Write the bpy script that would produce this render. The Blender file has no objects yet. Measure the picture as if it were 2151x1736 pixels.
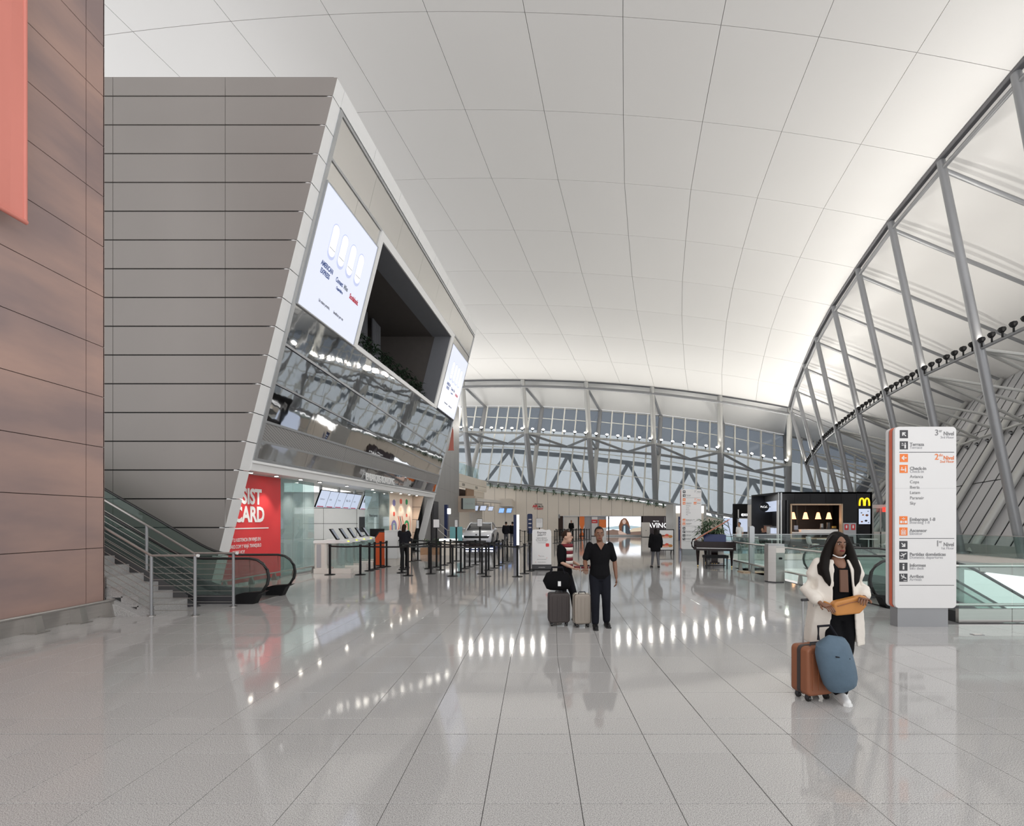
import bpy, bmesh, math, random
from mathutils import Vector, Matrix, Quaternion
random.seed(7)
V = Vector
PI = math.pi
sc = bpy.context.scene
col = sc.collection

# ------------------------------------------------------------------ camera, world, exposure
F, H, VX, VY = 940.0, 1.8, 1125.0, 1093.0        # focal length in px, eye height, principal point of the 2151x1736 frame
cd = bpy.data.cameras.new('camera')
cam = bpy.data.objects.new('camera', cd)
col.objects.link(cam)
cam.location = (0, 0, H)
cam.rotation_euler = (PI / 2, 0, 0)
cd.sensor_fit = 'HORIZONTAL'
cd.sensor_width = 36
cd.lens = F / 2151 * 36
cd.shift_x = -(VX - 1075.5) / 2151
cd.shift_y = (VY - 868) / 2151
cd.clip_end = 300
sc.camera = cam
sc.view_settings.view_transform = 'Standard'
sc.view_settings.look = 'None'
sc.view_settings.gamma = 1
sc.view_settings.use_curve_mapping = False
sc.view_settings.exposure = 0.2
FLOOD_W = 800.0      # each truss uplight bank
DOWN_W = 70.0         # shopfront downlights
w = bpy.data.worlds.new('world')
sc.world = w
w.use_nodes = True
bg = w.node_tree.nodes['Background']
bg.inputs[0].default_value = (0.95, 0.95, 0.96, 1)
bg.inputs[1].default_value = 1.35


def light(name, kind, loc, power, color=(1, 1, 1), target=None, size=0.3, spot=1.2, blend=0.6, size_y=None):
    ld = bpy.data.lights.new(name, kind)
    ld.energy = power
    ld.color = color
    if kind == 'SPOT':
        ld.spot_size = spot
        ld.spot_blend = blend
        ld.shadow_soft_size = size
    elif kind == 'AREA':
        ld.size = size
        if size_y:
            ld.shape = 'RECTANGLE'
            ld.size_y = size_y
    else:
        ld.shadow_soft_size = size
    o = bpy.data.objects.new(name, ld)
    col.objects.link(o)
    o.location = loc
    if target is not None:
        o.rotation_euler = (V(target) - V(loc)).to_track_quat('-Z', 'Y').to_euler()
    return o


# ------------------------------------------------------------------ measuring helpers
def P(px, py, Z):
    return V(((px - VX) / F * Z, Z, H + (VY - py) / F * Z))


def G(px, py):
    Z = F * H / (py - VY)
    return V(((px - VX) / F * Z, Z, 0))


def lerp(a, b, t):
    return a + (b - a) * t


def interp(x, xs, ys):
    if x <= xs[0]:
        i = 0
    elif x >= xs[-1]:
        i = len(xs) - 2
    else:
        i = max(k for k in range(len(xs) - 1) if xs[k] <= x)
    t = (x - xs[i]) / (xs[i + 1] - xs[i])
    return ys[i] + (ys[i + 1] - ys[i]) * t


# ------------------------------------------------------------------ materials
MATS = {}


def M(name, colr, rough=0.5, metal=0.0, var=0.0, scale=4.0, bump=0.0, bscale=40.0, emit=0.0, spec=0.5, coat=0.0, stretch=None, col2=None, aniso=0.0, detail=3.0, pos=False):
    if name in MATS:
        return MATS[name]
    m = bpy.data.materials.new(name)
    m.use_nodes = True
    nt = m.node_tree
    b = nt.nodes['Principled BSDF']
    c = (*colr, 1)
    b.inputs['Base Color'].default_value = c
    b.inputs['Roughness'].default_value = rough
    b.inputs['Metallic'].default_value = metal
    b.inputs['Specular IOR Level'].default_value = spec
    b.inputs['Coat Weight'].default_value = coat
    b.inputs['Coat Roughness'].default_value = 0.08
    tc = nt.nodes.new('ShaderNodeTexCoord')
    src = tc.outputs['Object']
    if pos:
        ge = nt.nodes.new('ShaderNodeNewGeometry')
        src = ge.outputs['Position']
    if stretch:
        mp = nt.nodes.new('ShaderNodeMapping')
        mp.inputs['Scale'].default_value = stretch
        nt.links.new(src, mp.inputs[0])
        src = mp.outputs[0]
    nz = nt.nodes.new('ShaderNodeTexNoise')
    nz.inputs['Scale'].default_value = scale
    nz.inputs['Detail'].default_value = detail
    nt.links.new(src, nz.inputs['Vector'])
    if var > 0 or col2:
        mx = nt.nodes.new('ShaderNodeMix')
        mx.data_type = 'RGBA'
        if col2:
            ramp = nt.nodes.new('ShaderNodeValToRGB')
            ramp.color_ramp.elements[0].position = 0.35
            ramp.color_ramp.elements[1].position = 0.65
            nt.links.new(nz.outputs['Fac'], ramp.inputs[0])
            nt.links.new(ramp.outputs[0], mx.inputs[0])
            mx.inputs[6].default_value = c
            mx.inputs[7].default_value = (*col2, 1)
        else:
            nt.links.new(nz.outputs['Fac'], mx.inputs[0])
            mx.inputs[6].default_value = (*[max(0, x * (1 - var)) for x in colr], 1)
            mx.inputs[7].default_value = (*[min(1, x * (1 + var)) for x in colr], 1)
        nt.links.new(mx.outputs[2], b.inputs['Base Color'])
    if bump > 0:
        n2 = nt.nodes.new('ShaderNodeTexNoise')
        n2.inputs['Scale'].default_value = bscale
        nt.links.new(src, n2.inputs['Vector'])
        bp = nt.nodes.new('ShaderNodeBump')
        bp.inputs['Strength'].default_value = bump
        bp.inputs['Distance'].default_value = 0.02
        nt.links.new(n2.outputs['Fac'], bp.inputs['Height'])
        nt.links.new(bp.outputs[0], b.inputs['Normal'])
    if emit > 0:
        b.inputs['Emission Color'].default_value = c
        b.inputs['Base Color'].default_value = (*[x * 0.25 for x in colr], 1)
        b.inputs['Emission Strength'].default_value = emit
    MATS[name] = m
    return m


def glass(name, tint=(0.8, 0.9, 0.88), refl=0.35, haze=0.0, hazecol=(0.5, 0.55, 0.58), rough=0.03):
    """thin architectural pane: tinted see-through + fresnel reflection (+ frosting)"""
    if name in MATS:
        return MATS[name]
    m = bpy.data.materials.new(name)
    m.use_nodes = True
    nt = m.node_tree
    for n in list(nt.nodes):
        nt.nodes.remove(n)
    out = nt.nodes.new('ShaderNodeOutputMaterial')
    tr = nt.nodes.new('ShaderNodeBsdfTransparent')
    tr.inputs[0].default_value = (*tint, 1)
    gl = nt.nodes.new('ShaderNodeBsdfGlossy')
    gl.inputs[0].default_value = (0.9, 0.93, 0.95, 1)
    gl.inputs['Roughness'].default_value = rough
    df = nt.nodes.new('ShaderNodeBsdfDiffuse')
    df.inputs[0].default_value = (*hazecol, 1)
    lw = nt.nodes.new('ShaderNodeLayerWeight')
    lw.inputs[0].default_value = 0.5
    pw = nt.nodes.new('ShaderNodeMath')
    pw.operation = 'POWER'
    pw.inputs[1].default_value = 4.0
    nt.links.new(lw.outputs['Facing'], pw.inputs[0])
    fr = nt.nodes.new('ShaderNodeMapRange')
    fr.inputs[3].default_value = 0.03 + refl * 0.15
    fr.inputs[4].default_value = 0.75
    nt.links.new(pw.outputs[0], fr.inputs[0])
    m1 = nt.nodes.new('ShaderNodeMixShader')
    tc = nt.nodes.new('ShaderNodeTexCoord')
    nz = nt.nodes.new('ShaderNodeTexNoise')
    nz.inputs['Scale'].default_value = 0.7
    nt.links.new(tc.outputs['Object'], nz.inputs['Vector'])
    mr = nt.nodes.new('ShaderNodeMapRange')
    mr.inputs[3].default_value = haze * 0.9
    mr.inputs[4].default_value = haze * 1.1
    nt.links.new(nz.outputs['Fac'], mr.inputs[0])
    nt.links.new(mr.outputs[0], m1.inputs[0])
    nt.links.new(tr.outputs[0], m1.inputs[1])
    nt.links.new(df.outputs[0], m1.inputs[2])
    m2 = nt.nodes.new('ShaderNodeMixShader')
    nt.links.new(fr.outputs[0], m2.inputs[0])
    nt.links.new(m1.outputs[0], m2.inputs[1])
    nt.links.new(gl.outputs[0], m2.inputs[2])
    nt.links.new(m2.outputs[0], out.inputs[0])
    MATS[name] = m
    return m


def granite(name, base, rough):
    m = bpy.data.materials.new(name)
    m.use_nodes = True
    nt = m.node_tree
    b = nt.nodes['Principled BSDF']
    ge = nt.nodes.new('ShaderNodeNewGeometry')
    oi = nt.nodes.new('ShaderNodeObjectInfo')
    n1 = nt.nodes.new('ShaderNodeTexNoise')
    n1.inputs['Scale'].default_value = 165
    n1.inputs['Detail'].default_value = 2
    n2 = nt.nodes.new('ShaderNodeTexVoronoi')
    n2.inputs['Scale'].default_value = 150
    nt.links.new(ge.outputs['Position'], n1.inputs['Vector'])
    nt.links.new(ge.outputs['Position'], n2.inputs['Vector'])
    r1 = nt.nodes.new('ShaderNodeValToRGB')
    r1.color_ramp.elements[0].position = 0.36
    r1.color_ramp.elements[0].color = (base[0] * 0.52, base[1] * 0.52, base[2] * 0.53, 1)
    r1.color_ramp.elements[1].position = 0.52
    r1.color_ramp.elements[1].color = (*base, 1)
    e = r1.color_ramp.elements.new(0.72)
    e.color = (min(1, base[0] * 1.3), min(1, base[1] * 1.3), min(1, base[2] * 1.3), 1)
    nt.links.new(n1.outputs['Fac'], r1.inputs[0])
    mx = nt.nodes.new('ShaderNodeMix')
    mx.data_type = 'RGBA'
    mx.blend_type = 'MULTIPLY'
    mr = nt.nodes.new('ShaderNodeMapRange')
    mr.inputs[3].default_value = 0.97
    mr.inputs[4].default_value = 1.02
    nt.links.new(oi.outputs['Random'], mr.inputs[0])
    nt.links.new(r1.outputs[0], mx.inputs[6])
    cb = nt.nodes.new('ShaderNodeCombineColor')
    for k in range(3):
        nt.links.new(mr.outputs[0], cb.inputs[k])
    nt.links.new(cb.outputs[0], mx.inputs[7])
    mx.inputs[0].default_value = 1
    nt.links.new(mx.outputs[2], b.inputs['Base Color'])
    b.inputs['Roughness'].default_value = rough
    b.inputs['Specular IOR Level'].default_value = 0.6
    MATS[name] = m
    return m


def mirror_mat(name, colr, rough, wave):
    m = bpy.data.materials.new(name)
    m.use_nodes = True
    nt = m.node_tree
    b = nt.nodes['Principled BSDF']
    b.inputs['Base Color'].default_value = (*colr, 1)
    b.inputs['Metallic'].default_value = 1
    b.inputs['Roughness'].default_value = rough
    ge = nt.nodes.new('ShaderNodeNewGeometry')
    nz = nt.nodes.new('ShaderNodeTexNoise')
    nz.inputs['Scale'].default_value = 1.35
    nz.inputs['Detail'].default_value = 2
    nt.links.new(ge.outputs['Position'], nz.inputs['Vector'])
    bp = nt.nodes.new('ShaderNodeBump')
    bp.inputs['Strength'].default_value = wave
    bp.inputs['Distance'].default_value = 0.03
    nt.links.new(nz.outputs['Fac'], bp.inputs['Height'])
    nt.links.new(bp.outputs[0], b.inputs['Normal'])
    MATS[name] = m
    return m


granite('granite', (0.47, 0.46, 0.445), 0.062)
granite('stair_stone', (0.42, 0.41, 0.40), 0.35)
M('grout', (0.10, 0.10, 0.10), 0.8, var=0.2)
M('ceil', (0.71, 0.70, 0.685), 0.42, var=0.02, scale=0.25, pos=True)
M('ceil_gap', (0.33, 0.33, 0.33), 0.8, var=0.05)
M('copper', (0.33, 0.245, 0.235), 0.42, 0.25, col2=(0.50, 0.335, 0.285), scale=0.8, stretch=(0.6, 0.5, 1.6), detail=4, pos=True)
M('joint', (0.02, 0.02, 0.02), 0.8, var=0.1)
M('joint_brown', (0.05, 0.03, 0.025), 0.8, var=0.1)
M('grey_panel', (0.255, 0.232, 0.216), 0.5, 0.15, var=0.05, scale=0.8, pos=True)
M('grey_panel2', (0.32, 0.31, 0.30), 0.5, 0.1, var=0.05, scale=0.8, pos=True)
M('white_metal', (0.80, 0.80, 0.79), 0.38, 0.0, var=0.03)
M('alu', (0.45, 0.46, 0.47), 0.35, 0.7, var=0.05)
M('steel', (0.42, 0.40, 0.38), 0.30, 0.85, var=0.08, scale=8)
M('brushed', (0.58, 0.56, 0.54), 0.28, 0.95, var=0.1, scale=3, stretch=(0.3, 0.3, 12))
M('tube', (0.30, 0.305, 0.315), 0.36, 0.35, var=0.05, scale=1.5)
M('tube_light', (0.52, 0.52, 0.50), 0.4, 0.2, var=0.04)
M('beam_dark', (0.16, 0.16, 0.17), 0.4, 0.4, var=0.05)
M('black', (0.007, 0.007, 0.008), 0.5, spec=0.25, var=0.2)
M('black_gloss', (0.012, 0.012, 0.014), 0.12, var=0.2)
M('rubber', (0.012, 0.012, 0.012), 0.35, var=0.2)
M('dark', (0.04, 0.04, 0.045), 0.6, var=0.2)
M('charcoal', (0.07, 0.068, 0.07), 0.7, var=0.1)
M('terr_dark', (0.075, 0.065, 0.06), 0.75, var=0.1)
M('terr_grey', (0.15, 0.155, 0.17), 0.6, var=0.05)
M('red', (0.62, 0.045, 0.05), 0.45, var=0.04)
M('salmon', (0.70, 0.24, 0.19), 0.45, var=0.08, scale=2, stretch=(1, 1, 0.25))
M('orange', (0.85, 0.20, 0.03), 0.45, var=0.03)
M('orange_deep', (0.62, 0.09, 0.02), 0.5, var=0.05)
M('stripe', (0.70, 0.15, 0.08), 0.4, var=0.04)
M('white', (0.78, 0.78, 0.77), 0.45, var=0.02)
M('sign_white', (0.74, 0.73, 0.72), 0.35, var=0.015)
M('off_white', (0.72, 0.68, 0.63), 0.5, var=0.04)
M('beige', (0.76, 0.69, 0.60), 0.55, var=0.03, scale=1.0)
M('beige_warm', (0.60, 0.47, 0.37), 0.5, var=0.04)
M('wood', (0.33, 0.20, 0.12), 0.45, var=0.25, scale=2, stretch=(1, 1, 9))
M('wood_light', (0.50, 0.36, 0.24), 0.45, var=0.2, scale=2, stretch=(9, 1, 1))
M('ink', (0.055, 0.055, 0.06), 0.6, var=0.05)
M('ink_grey', (0.24, 0.24, 0.245), 0.6, var=0.05)
M('ink_mid', (0.40, 0.40, 0.42), 0.6, var=0.05)
M('navy', (0.012, 0.025, 0.10), 0.4, var=0.1)
M('lit_white', (0.95, 0.97, 1.0), 0.5, emit=2.2)
M('lit_screen', (0.66, 0.74, 0.92), 0.3, emit=0.7)
M('lit_big', (0.80, 0.84, 1.0), 0.3, emit=0.72)
M('lit_shade', (0.60, 0.66, 0.93), 0.3, emit=0.66)
M('lit_pill', (1.0, 1.0, 1.0), 0.3, emit=0.95)
M('lit_blue', (0.25, 0.45, 0.95), 0.3, emit=1.1)
M('lit_lamp', (1.0, 0.93, 0.82), 0.3, emit=28)
M('lit_cold', (1.0, 0.98, 0.95), 0.3, emit=45)
M('lit_pendant', (1.0, 0.42, 0.20), 0.4, emit=2.6)
M('lit_bulb', (1.0, 0.75, 0.5), 0.4, emit=18)
M('lit_yellow', (1.0, 0.62, 0.02), 0.4, emit=1.3)
M('lit_green', (0.8, 0.95, 0.05), 0.4, emit=1.2)
M('lit_red', (1.0, 0.06, 0.04), 0.4, emit=1.2)
M('lit_text', (0.95, 0.95, 0.95), 0.4, emit=1.2)
M('lit_panel', (1.0, 0.99, 0.97), 0.4, emit=1.6)
M('scr_blue', (0.02, 0.10, 0.42), 0.4, emit=0.25)
M('scr_red', (0.70, 0.01, 0.05), 0.4, emit=0.35)
M('scr_grey', (0.35, 0.40, 0.50), 0.4, emit=0.25)
M('scr_dark', (0.04, 0.05, 0.09), 0.4, emit=0.05)
M('leaf', (0.035, 0.085, 0.03), 0.45, var=0.4, scale=6)
M('leaf_dark', (0.02, 0.045, 0.022), 0.5, var=0.4, scale=6)
M('soil', (0.05, 0.035, 0.025), 0.9, var=0.3)
M('skin_brown', (0.20, 0.095, 0.055), 0.5, var=0.08)
M('skin_tan', (0.36, 0.19, 0.12), 0.5, var=0.08)
M('skin_light', (0.52, 0.32, 0.23), 0.5, var=0.08)
M('hair', (0.008, 0.006, 0.005), 0.55, spec=0.12, var=0.3, scale=30, stretch=(6, 6, 1))
M('hair_brown', (0.03, 0.015, 0.01), 0.55, spec=0.12, var=0.3, scale=30, stretch=(6, 6, 1))
M('cloth_black', (0.007, 0.007, 0.008), 0.9, spec=0.1, var=0.3, bump=0.2, bscale=30)
M('cloth_dark', (0.016, 0.016, 0.02), 0.9, spec=0.12, var=0.25, bump=0.3, bscale=12)
M('denim', (0.012, 0.013, 0.018), 0.9, spec=0.12, var=0.3, bump=0.3, bscale=14)
M('cloth_grey', (0.10, 0.10, 0.11), 0.85, var=0.2, bump=0.2, bscale=20)
M('cloth_white', (0.72, 0.67, 0.60), 0.85, var=0.06, bump=0.3, bscale=14)
M('cloth_brown', (0.14, 0.075, 0.05), 0.85, var=0.1)
M('maroon', (0.16, 0.012, 0.02), 0.8, var=0.15)
M('leather_tan', (0.50, 0.21, 0.05), 0.45, var=0.15, scale=8)
M('duffel_blue', (0.09, 0.14, 0.19), 0.75, var=0.25, scale=5, bump=0.3, bscale=18)
M('case_brown', (0.26, 0.095, 0.045), 0.5, var=0.12)
M('case_dark', (0.045, 0.035, 0.033), 0.55, var=0.15)
M('case_taupe', (0.30, 0.26, 0.22), 0.38, 0.3, var=0.08)
M('case_trim', (0.62, 0.58, 0.50), 0.35, 0.5, var=0.05)
M('car_white', (0.80, 0.81, 0.84), 0.18, 0.1, var=0.01, coat=0.6)
M('car_glass', (0.012, 0.014, 0.018), 0.06, var=0.1)
M('platform_blue', (0.015, 0.035, 0.14), 0.3, var=0.1)
M('piano', (0.012, 0.004, 0.004), 0.12, var=0.2, spec=0.3)
M('piano_red', (0.06, 0.008, 0.008), 0.12, var=0.2, spec=0.3)
M('piano_in', (0.42, 0.10, 0.03), 0.3, var=0.1)
M('gold', (0.75, 0.50, 0.14), 0.3, 0.6, var=0.05)
M('teal', (0.17, 0.42, 0.45), 0.4, var=0.05)
M('pale_teal', (0.50, 0.58, 0.55), 0.4, var=0.03)
M('lower_floor', (0.55, 0.55, 0.54), 0.3, var=0.05)
M('louvre', (0.50, 0.50, 0.51), 0.5, 0.1, var=0.06, scale=0.7, pos=True)
M('frame_cream', (0.78, 0.77, 0.71), 0.45, 0.1, var=0.03)
M('outer_steel', (0.20, 0.22, 0.25), 0.6, var=0.05)
M('mural_base', (0.78, 0.66, 0.55), 0.55, var=0.03)
M('purple', (0.22, 0.20, 0.42), 0.6, var=0.05)
M('green', (0.03, 0.32, 0.11), 0.6, var=0.05)
M('hot_red', (0.70, 0.10, 0.06), 0.6, var=0.05)
M('peach', (0.80, 0.42, 0.30), 0.6, var=0.05)
M('sky_print', (0.55, 0.72, 0.80), 0.4, emit=0.6)
M('sand_print', (0.85, 0.72, 0.55), 0.4, emit=0.6)
M('hair_print', (0.42, 0.16, 0.07), 0.4, emit=0.25)
M('skin_print', (0.85, 0.62, 0.52), 0.4, emit=0.45)
M('jean_print', (0.16, 0.19, 0.24), 0.4, emit=0.15)
M('rock_print', (0.45, 0.30, 0.24), 0.4, emit=0.3)
M('lit_ad', (0.93, 0.95, 1.0), 0.4, emit=1.3)
M('maroon_ad', (0.06, 0.045, 0.05), 0.4, var=0.1)
mirror_mat('mirror', (0.62, 0.62, 0.62), 0.03, 0.10)
mirror_mat('mirror_soft', (0.66, 0.65, 0.63), 0.22, 0.05)
glass('glass_clear', (0.86, 0.93, 0.91), 0.15)
glass('glass_green', (0.62, 0.72, 0.68), 0.12, 0.22, (0.22, 0.29, 0.265))
glass('glass_frost', (0.74, 0.84, 0.83), 0.25, 0.22, (0.62, 0.70, 0.70))
glass('glass_win', (0.14, 0.16, 0.185), 0.1, 0.3, (0.12, 0.14, 0.17), 0.12)
glass('glass_win_low', (0.40, 0.44, 0.47), 0.1, 0.30, (0.40, 0.45, 0.49), 0.12)


# perforated / woven metal band
def perf_mat():
    m = bpy.data.materials.new('perforated')
    m.use_nodes = True
    nt = m.node_tree
    b = nt.nodes['Principled BSDF']
    ge = nt.nodes.new('ShaderNodeNewGeometry')
    wv = nt.nodes.new('ShaderNodeTexVoronoi')
    wv.inputs['Scale'].default_value = 60
    wv.inputs['Randomness'].default_value = 0.0
    nt.links.new(ge.outputs['Position'], wv.inputs['Vector'])
    r = nt.nodes.new('ShaderNodeValToRGB')
    r.color_ramp.elements[0].position = 0.30
    r.color_ramp.elements[0].color = (0.05, 0.05, 0.05, 1)
    r.color_ramp.elements[1].position = 0.42
    r.color_ramp.elements[1].color = (0.42, 0.41, 0.40, 1)
    nt.links.new(wv.outputs['Distance'], r.inputs[0])
    nt.links.new(r.outputs[0], b.inputs['Base Color'])
    b.inputs['Metallic'].default_value = 0.5
    b.inputs['Roughness'].default_value = 0.4
    MATS['perforated'] = m


perf_mat()

# ------------------------------------------------------------------ object helpers
WL = {}


def tag(o, label=None, cat=None, group=None, kind=None):
    if label:
        o['label'] = label
    if cat:
        o['category'] = cat
    if group:
        o['group'] = group
    if kind:
        o['kind'] = kind
    return o


def thing(name, label, cat, loc=(0, 0, 0), group=None, rz=0.0, kind=None):
    o = bpy.data.objects.new(name, None)
    col.objects.link(o)
    o.location = loc
    o.rotation_euler = (0, 0, rz)
    o.empty_display_size = 0.2
    WL[o.name] = V(loc)
    return tag(o, label, cat, group, kind)


def copy_tree(o, parent=None):
    c = o.copy()
    col.objects.link(c)
    c.parent = parent
    for ch in o.children:
        copy_tree(ch, c)
    return c


class MB:
    def __init__(s):
        s.v = []
        s.f = []

    def add(s, vs, fs):
        n = len(s.v)
        s.v += [V(p) for p in vs]
        s.f += [tuple(i + n for i in f) for f in fs]
        return s

    def quad(s, a, b, c, d):
        return s.add([a, b, c, d], [(0, 1, 2, 3)])

    def hexa(s, p):
        return s.add(p, [(0, 3, 2, 1), (4, 5, 6, 7), (0, 1, 5, 4), (1, 2, 6, 5), (2, 3, 7, 6), (3, 0, 4, 7)])

    def box(s, x0, y0, z0, x1, y1, z1):
        return s.hexa([(x0, y0, z0), (x1, y0, z0), (x1, y1, z0), (x0, y1, z0), (x0, y0, z1), (x1, y0, z1), (x1, y1, z1), (x0, y1, z1)])

    def cbox(s, x0, y0, z0, x1, y1, z1, c=0.02):
        """box with chamfered vertical edges"""
        pts = [(x0 + c, y0), (x1 - c, y0), (x1, y0 + c), (x1, y1 - c), (x1 - c, y1), (x0 + c, y1), (x0, y1 - c), (x0, y0 + c)]
        return s.prism([V((a, b, z0)) for a, b in pts], V((0, 0, z1 - z0)))

    def prism(s, pts, ext):
        n = len(pts)
        ext = V(ext)
        vs = [V(p) for p in pts] + [V(p) + ext for p in pts]
        fs = [tuple(range(n - 1, -1, -1)), tuple(range(n, 2 * n))]
        for i in range(n):
            j = (i + 1) % n
            fs.append((i, j, n + j, n + i))
        return s.add(vs, fs)

    def beam(s, p, q, wd, hg, up=(0, 0, 1)):
        p, q = V(p), V(q)
        d = (q - p).normalized()
        up = V(up)
        if abs(d.dot(up)) > 0.98:
            up = V((0, 1, 0)) if abs(d.y) < 0.9 else V((1, 0, 0))
        r = d.cross(up).normalized()
        u = r.cross(d).normalized()
        a, b = r * wd / 2, u * hg / 2
        return s.hexa([p - a - b, p + a - b, p + a + b, p - a + b, q - a - b, q + a - b, q + a + b, q - a + b])

    def ring(s, c, d, r, n, r2=None, up=None):
        d = V(d).normalized()
        if up is None:
            up = V((0, 0, 1)) if abs(d.z) < 0.9 else V((0, 1, 0))
        a = d.cross(up).normalized()
        b = a.cross(d).normalized()
        r2 = r if r2 is None else r2
        return [V(c) + a * (r * math.cos(2 * PI * k / n)) + b * (r2 * math.sin(2 * PI * k / n)) for k in range(n)]

    def loft(s, rings, caps=True):
        n = len(rings[0])
        vs = [p for r in rings for p in r]
        fs = []
        for i in range(len(rings) - 1):
            for k in range(n):
                j = (k + 1) % n
                fs.append((i * n + k, i * n + j, (i + 1) * n + j, (i + 1) * n + k))
        if caps:
            fs.append(tuple(range(n - 1, -1, -1)))
            m = (len(rings) - 1) * n
            fs.append(tuple(range(m, m + n)))
        return s.add(vs, fs)

    def tube(s, p, q, r, n=10, r2=None):
        p, q = V(p), V(q)
        d = q - p
        return s.loft([s.ring(p, d, r, n), s.ring(q, d, r if r2 is None else r2, n)])

    def path(s, pts, r, n=8, r2=None):
        pts = [V(p) for p in pts]
        rings = []
        for i, p in enumerate(pts):
            if i == 0:
                d = pts[1] - p
            elif i == len(pts) - 1:
                d = p - pts[i - 1]
            else:
                d = (pts[i + 1] - p).normalized() + (p - pts[i - 1]).normalized()
            rings.append(s.ring(p, d, r, n, r2))
        return s.loft(rings)

    def ell(s, c, rx, ry, rz, n=12, m=8):
        c = V(c)
        rings = []
        for i in range(m + 1):
            t = -PI / 2 + PI * i / m
            k = max(math.cos(t), 0.02)
            rings.append([c + V((rx * k * math.cos(2 * PI * j / n), ry * k * math.sin(2 * PI * j / n), rz * math.sin(t))) for j in range(n)])
        return s.loft(rings)

    def disc(s, c, r, z0, z1, n=20):
        c = V(c)
        return s.tube(c + V((0, 0, z0)), c + V((0, 0, z1)), r, n)

    def lathe(s, c, prof, n=16):
        c = V(c)
        return s.loft([[c + V((r * math.cos(2 * PI * k / n), r * math.sin(2 * PI * k / n), z)) for k in range(n)] for r, z in prof])

    def build(s, name, mat, parent=None, smooth=False, world=True, recalc=True):
        off = V((0, 0, 0))
        if parent is not None and world:
            off = WL.get(parent.name, V((0, 0, 0)))
        me = bpy.data.meshes.new(name)
        me.from_pydata([tuple(p - off) for p in s.v], [], s.f)
        if recalc:
            bm = bmesh.new()
            bm.from_mesh(me)
            bmesh.ops.recalc_face_normals(bm, faces=bm.faces)
            bm.to_mesh(me)
            bm.free()
        me.materials.append(MATS[mat] if isinstance(mat, str) else mat)
        if smooth:
            me.shade_smooth()
            if smooth != 'all':
                try:
                    me.set_sharp_from_angle(angle=0.7)
                except Exception:
                    pass
        o = bpy.data.objects.new(name, me)
        col.objects.link(o)
        if parent is not None:
            o.parent = parent
            WL[o.name] = WL.get(parent.name, V((0, 0, 0)))
        return o


def text(s, size, origin, xd, yd, mat, parent, align='LEFT', name='lettering', extrude=0.002, bold=0.0, squeeze=1.0, world=True):
    cu = bpy.data.curves.new('lettering_curve', 'FONT')
    cu.body = s
    cu.size = size
    cu.align_x = align
    cu.extrude = extrude
    cu.offset = bold
    cu.resolution_u = 3
    t = bpy.data.objects.new('lettering_tmp', cu)
    me = bpy.data.meshes.new_from_object(t)
    bpy.data.objects.remove(t)
    bpy.data.curves.remove(cu)
    xd, yd = V(xd).normalized(), V(yd).normalized()
    zd = xd.cross(yd).normalized()
    off = WL.get(parent.name, V((0, 0, 0))) if (parent is not None and world) else V((0, 0, 0))
    o0 = V(origin) - off
    for v in me.vertices:
        c = v.co.copy()
        v.co = o0 + xd * (c.x * squeeze) + yd * c.y + zd * c.z
    me.materials.clear()
    me.materials.append(MATS[mat])
    me.name = name
    o = bpy.data.objects.new(name, me)
    col.objects.link(o)
    if parent is not None:
        o.parent = parent
        WL[o.name] = WL.get(parent.name, V((0, 0, 0)))
    return o


XD, ZD = V((1, 0, 0)), V((0, 0, 1))


def leafset(mb, c, n, length, width, spread=1.0, up=0.5, droop=0.4, seed=0):
    rnd = random.Random(seed)
    for k in range(n):
        a = 2 * PI * k / n + rnd.uniform(-0.4, 0.4)
        el = rnd.uniform(up - 0.5, up + 0.5)
        L = length * rnd.uniform(0.7, 1.15)
        d = V((math.cos(a) * math.cos(el) * spread, math.sin(a) * math.cos(el) * spread, math.sin(el)))
        s = V((-math.sin(a), math.cos(a), 0)) * width / 2
        p0 = V(c)
        p1 = p0 + d * L * 0.5
        p2 = p0 + d * L + V((0, 0, -droop * L))
        mb.add([p0, p1 - s, p2, p1 + s, p1 + V((0, 0, 0.01))], [(0, 1, 4), (1, 2, 4), (2, 3, 4), (3, 0, 4)])

# ================================================================== FLOOR
TW, TR = 0.612, 0.609
X0T, Z0T, ZK = -0.325, 2.841, 5.886
SH = 0.04
VX0, VX1, VY0, VY1 = 7.45, 22.0, 7.87, 23.5         # void with the escalators


def rows():
    z = Z0T - 8 * TR
    out = []
    while z < 52:
        out.append((z, z + TR))
        z += TR
    return out


def in_void(x, y, m=0.31):
    return (VX0 if y < 17.0 else 9.0) - m < x < VX1 + m and VY0 - m < y < VY1 + m


fl = MB()
for (a, b, c, d) in ((-14, -3, 26, VY0), (-14, VY0, VX0, VY1), (VX0, 17.0, 9.0, VY1), (VX1, VY0, 26, VY1), (-14, VY1, 30, 54)):
    fl.box(a, b, -0.30, c, d, -0.012)
floor = fl.build('floor', 'grout')
tag(floor, kind='structure')
tiles = []
for (za, zb) in rows():
    zm = (za + zb) / 2
    kink = zm > ZK - 0.05
    sh = SH * (za - ZK) if kink else 0.0
    i0 = int(math.floor((-14 - X0T) / TW))
    for i in range(i0, i0 + 66):
        xa = X0T + i * TW + sh
        xm = xa + TW / 2 + (SH * TR / 2 if kink else 0)
        if xm > 25.6 or xm < -13.5 or in_void(xm, zm, 0.04):
            continue
        vis = -1125 / F * zb - 0.4 < xm < 1026 / F * zb + 0.4 and zb > 2.7 and (xm > -7.9 or zm > 8.5) and zm > 0
        tiles.append((zm, vis, xa, za, kink, i))
vis_t = sorted([t for t in tiles if t[1]])[:300]
near = set(id(t) for t in vis_t)


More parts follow.
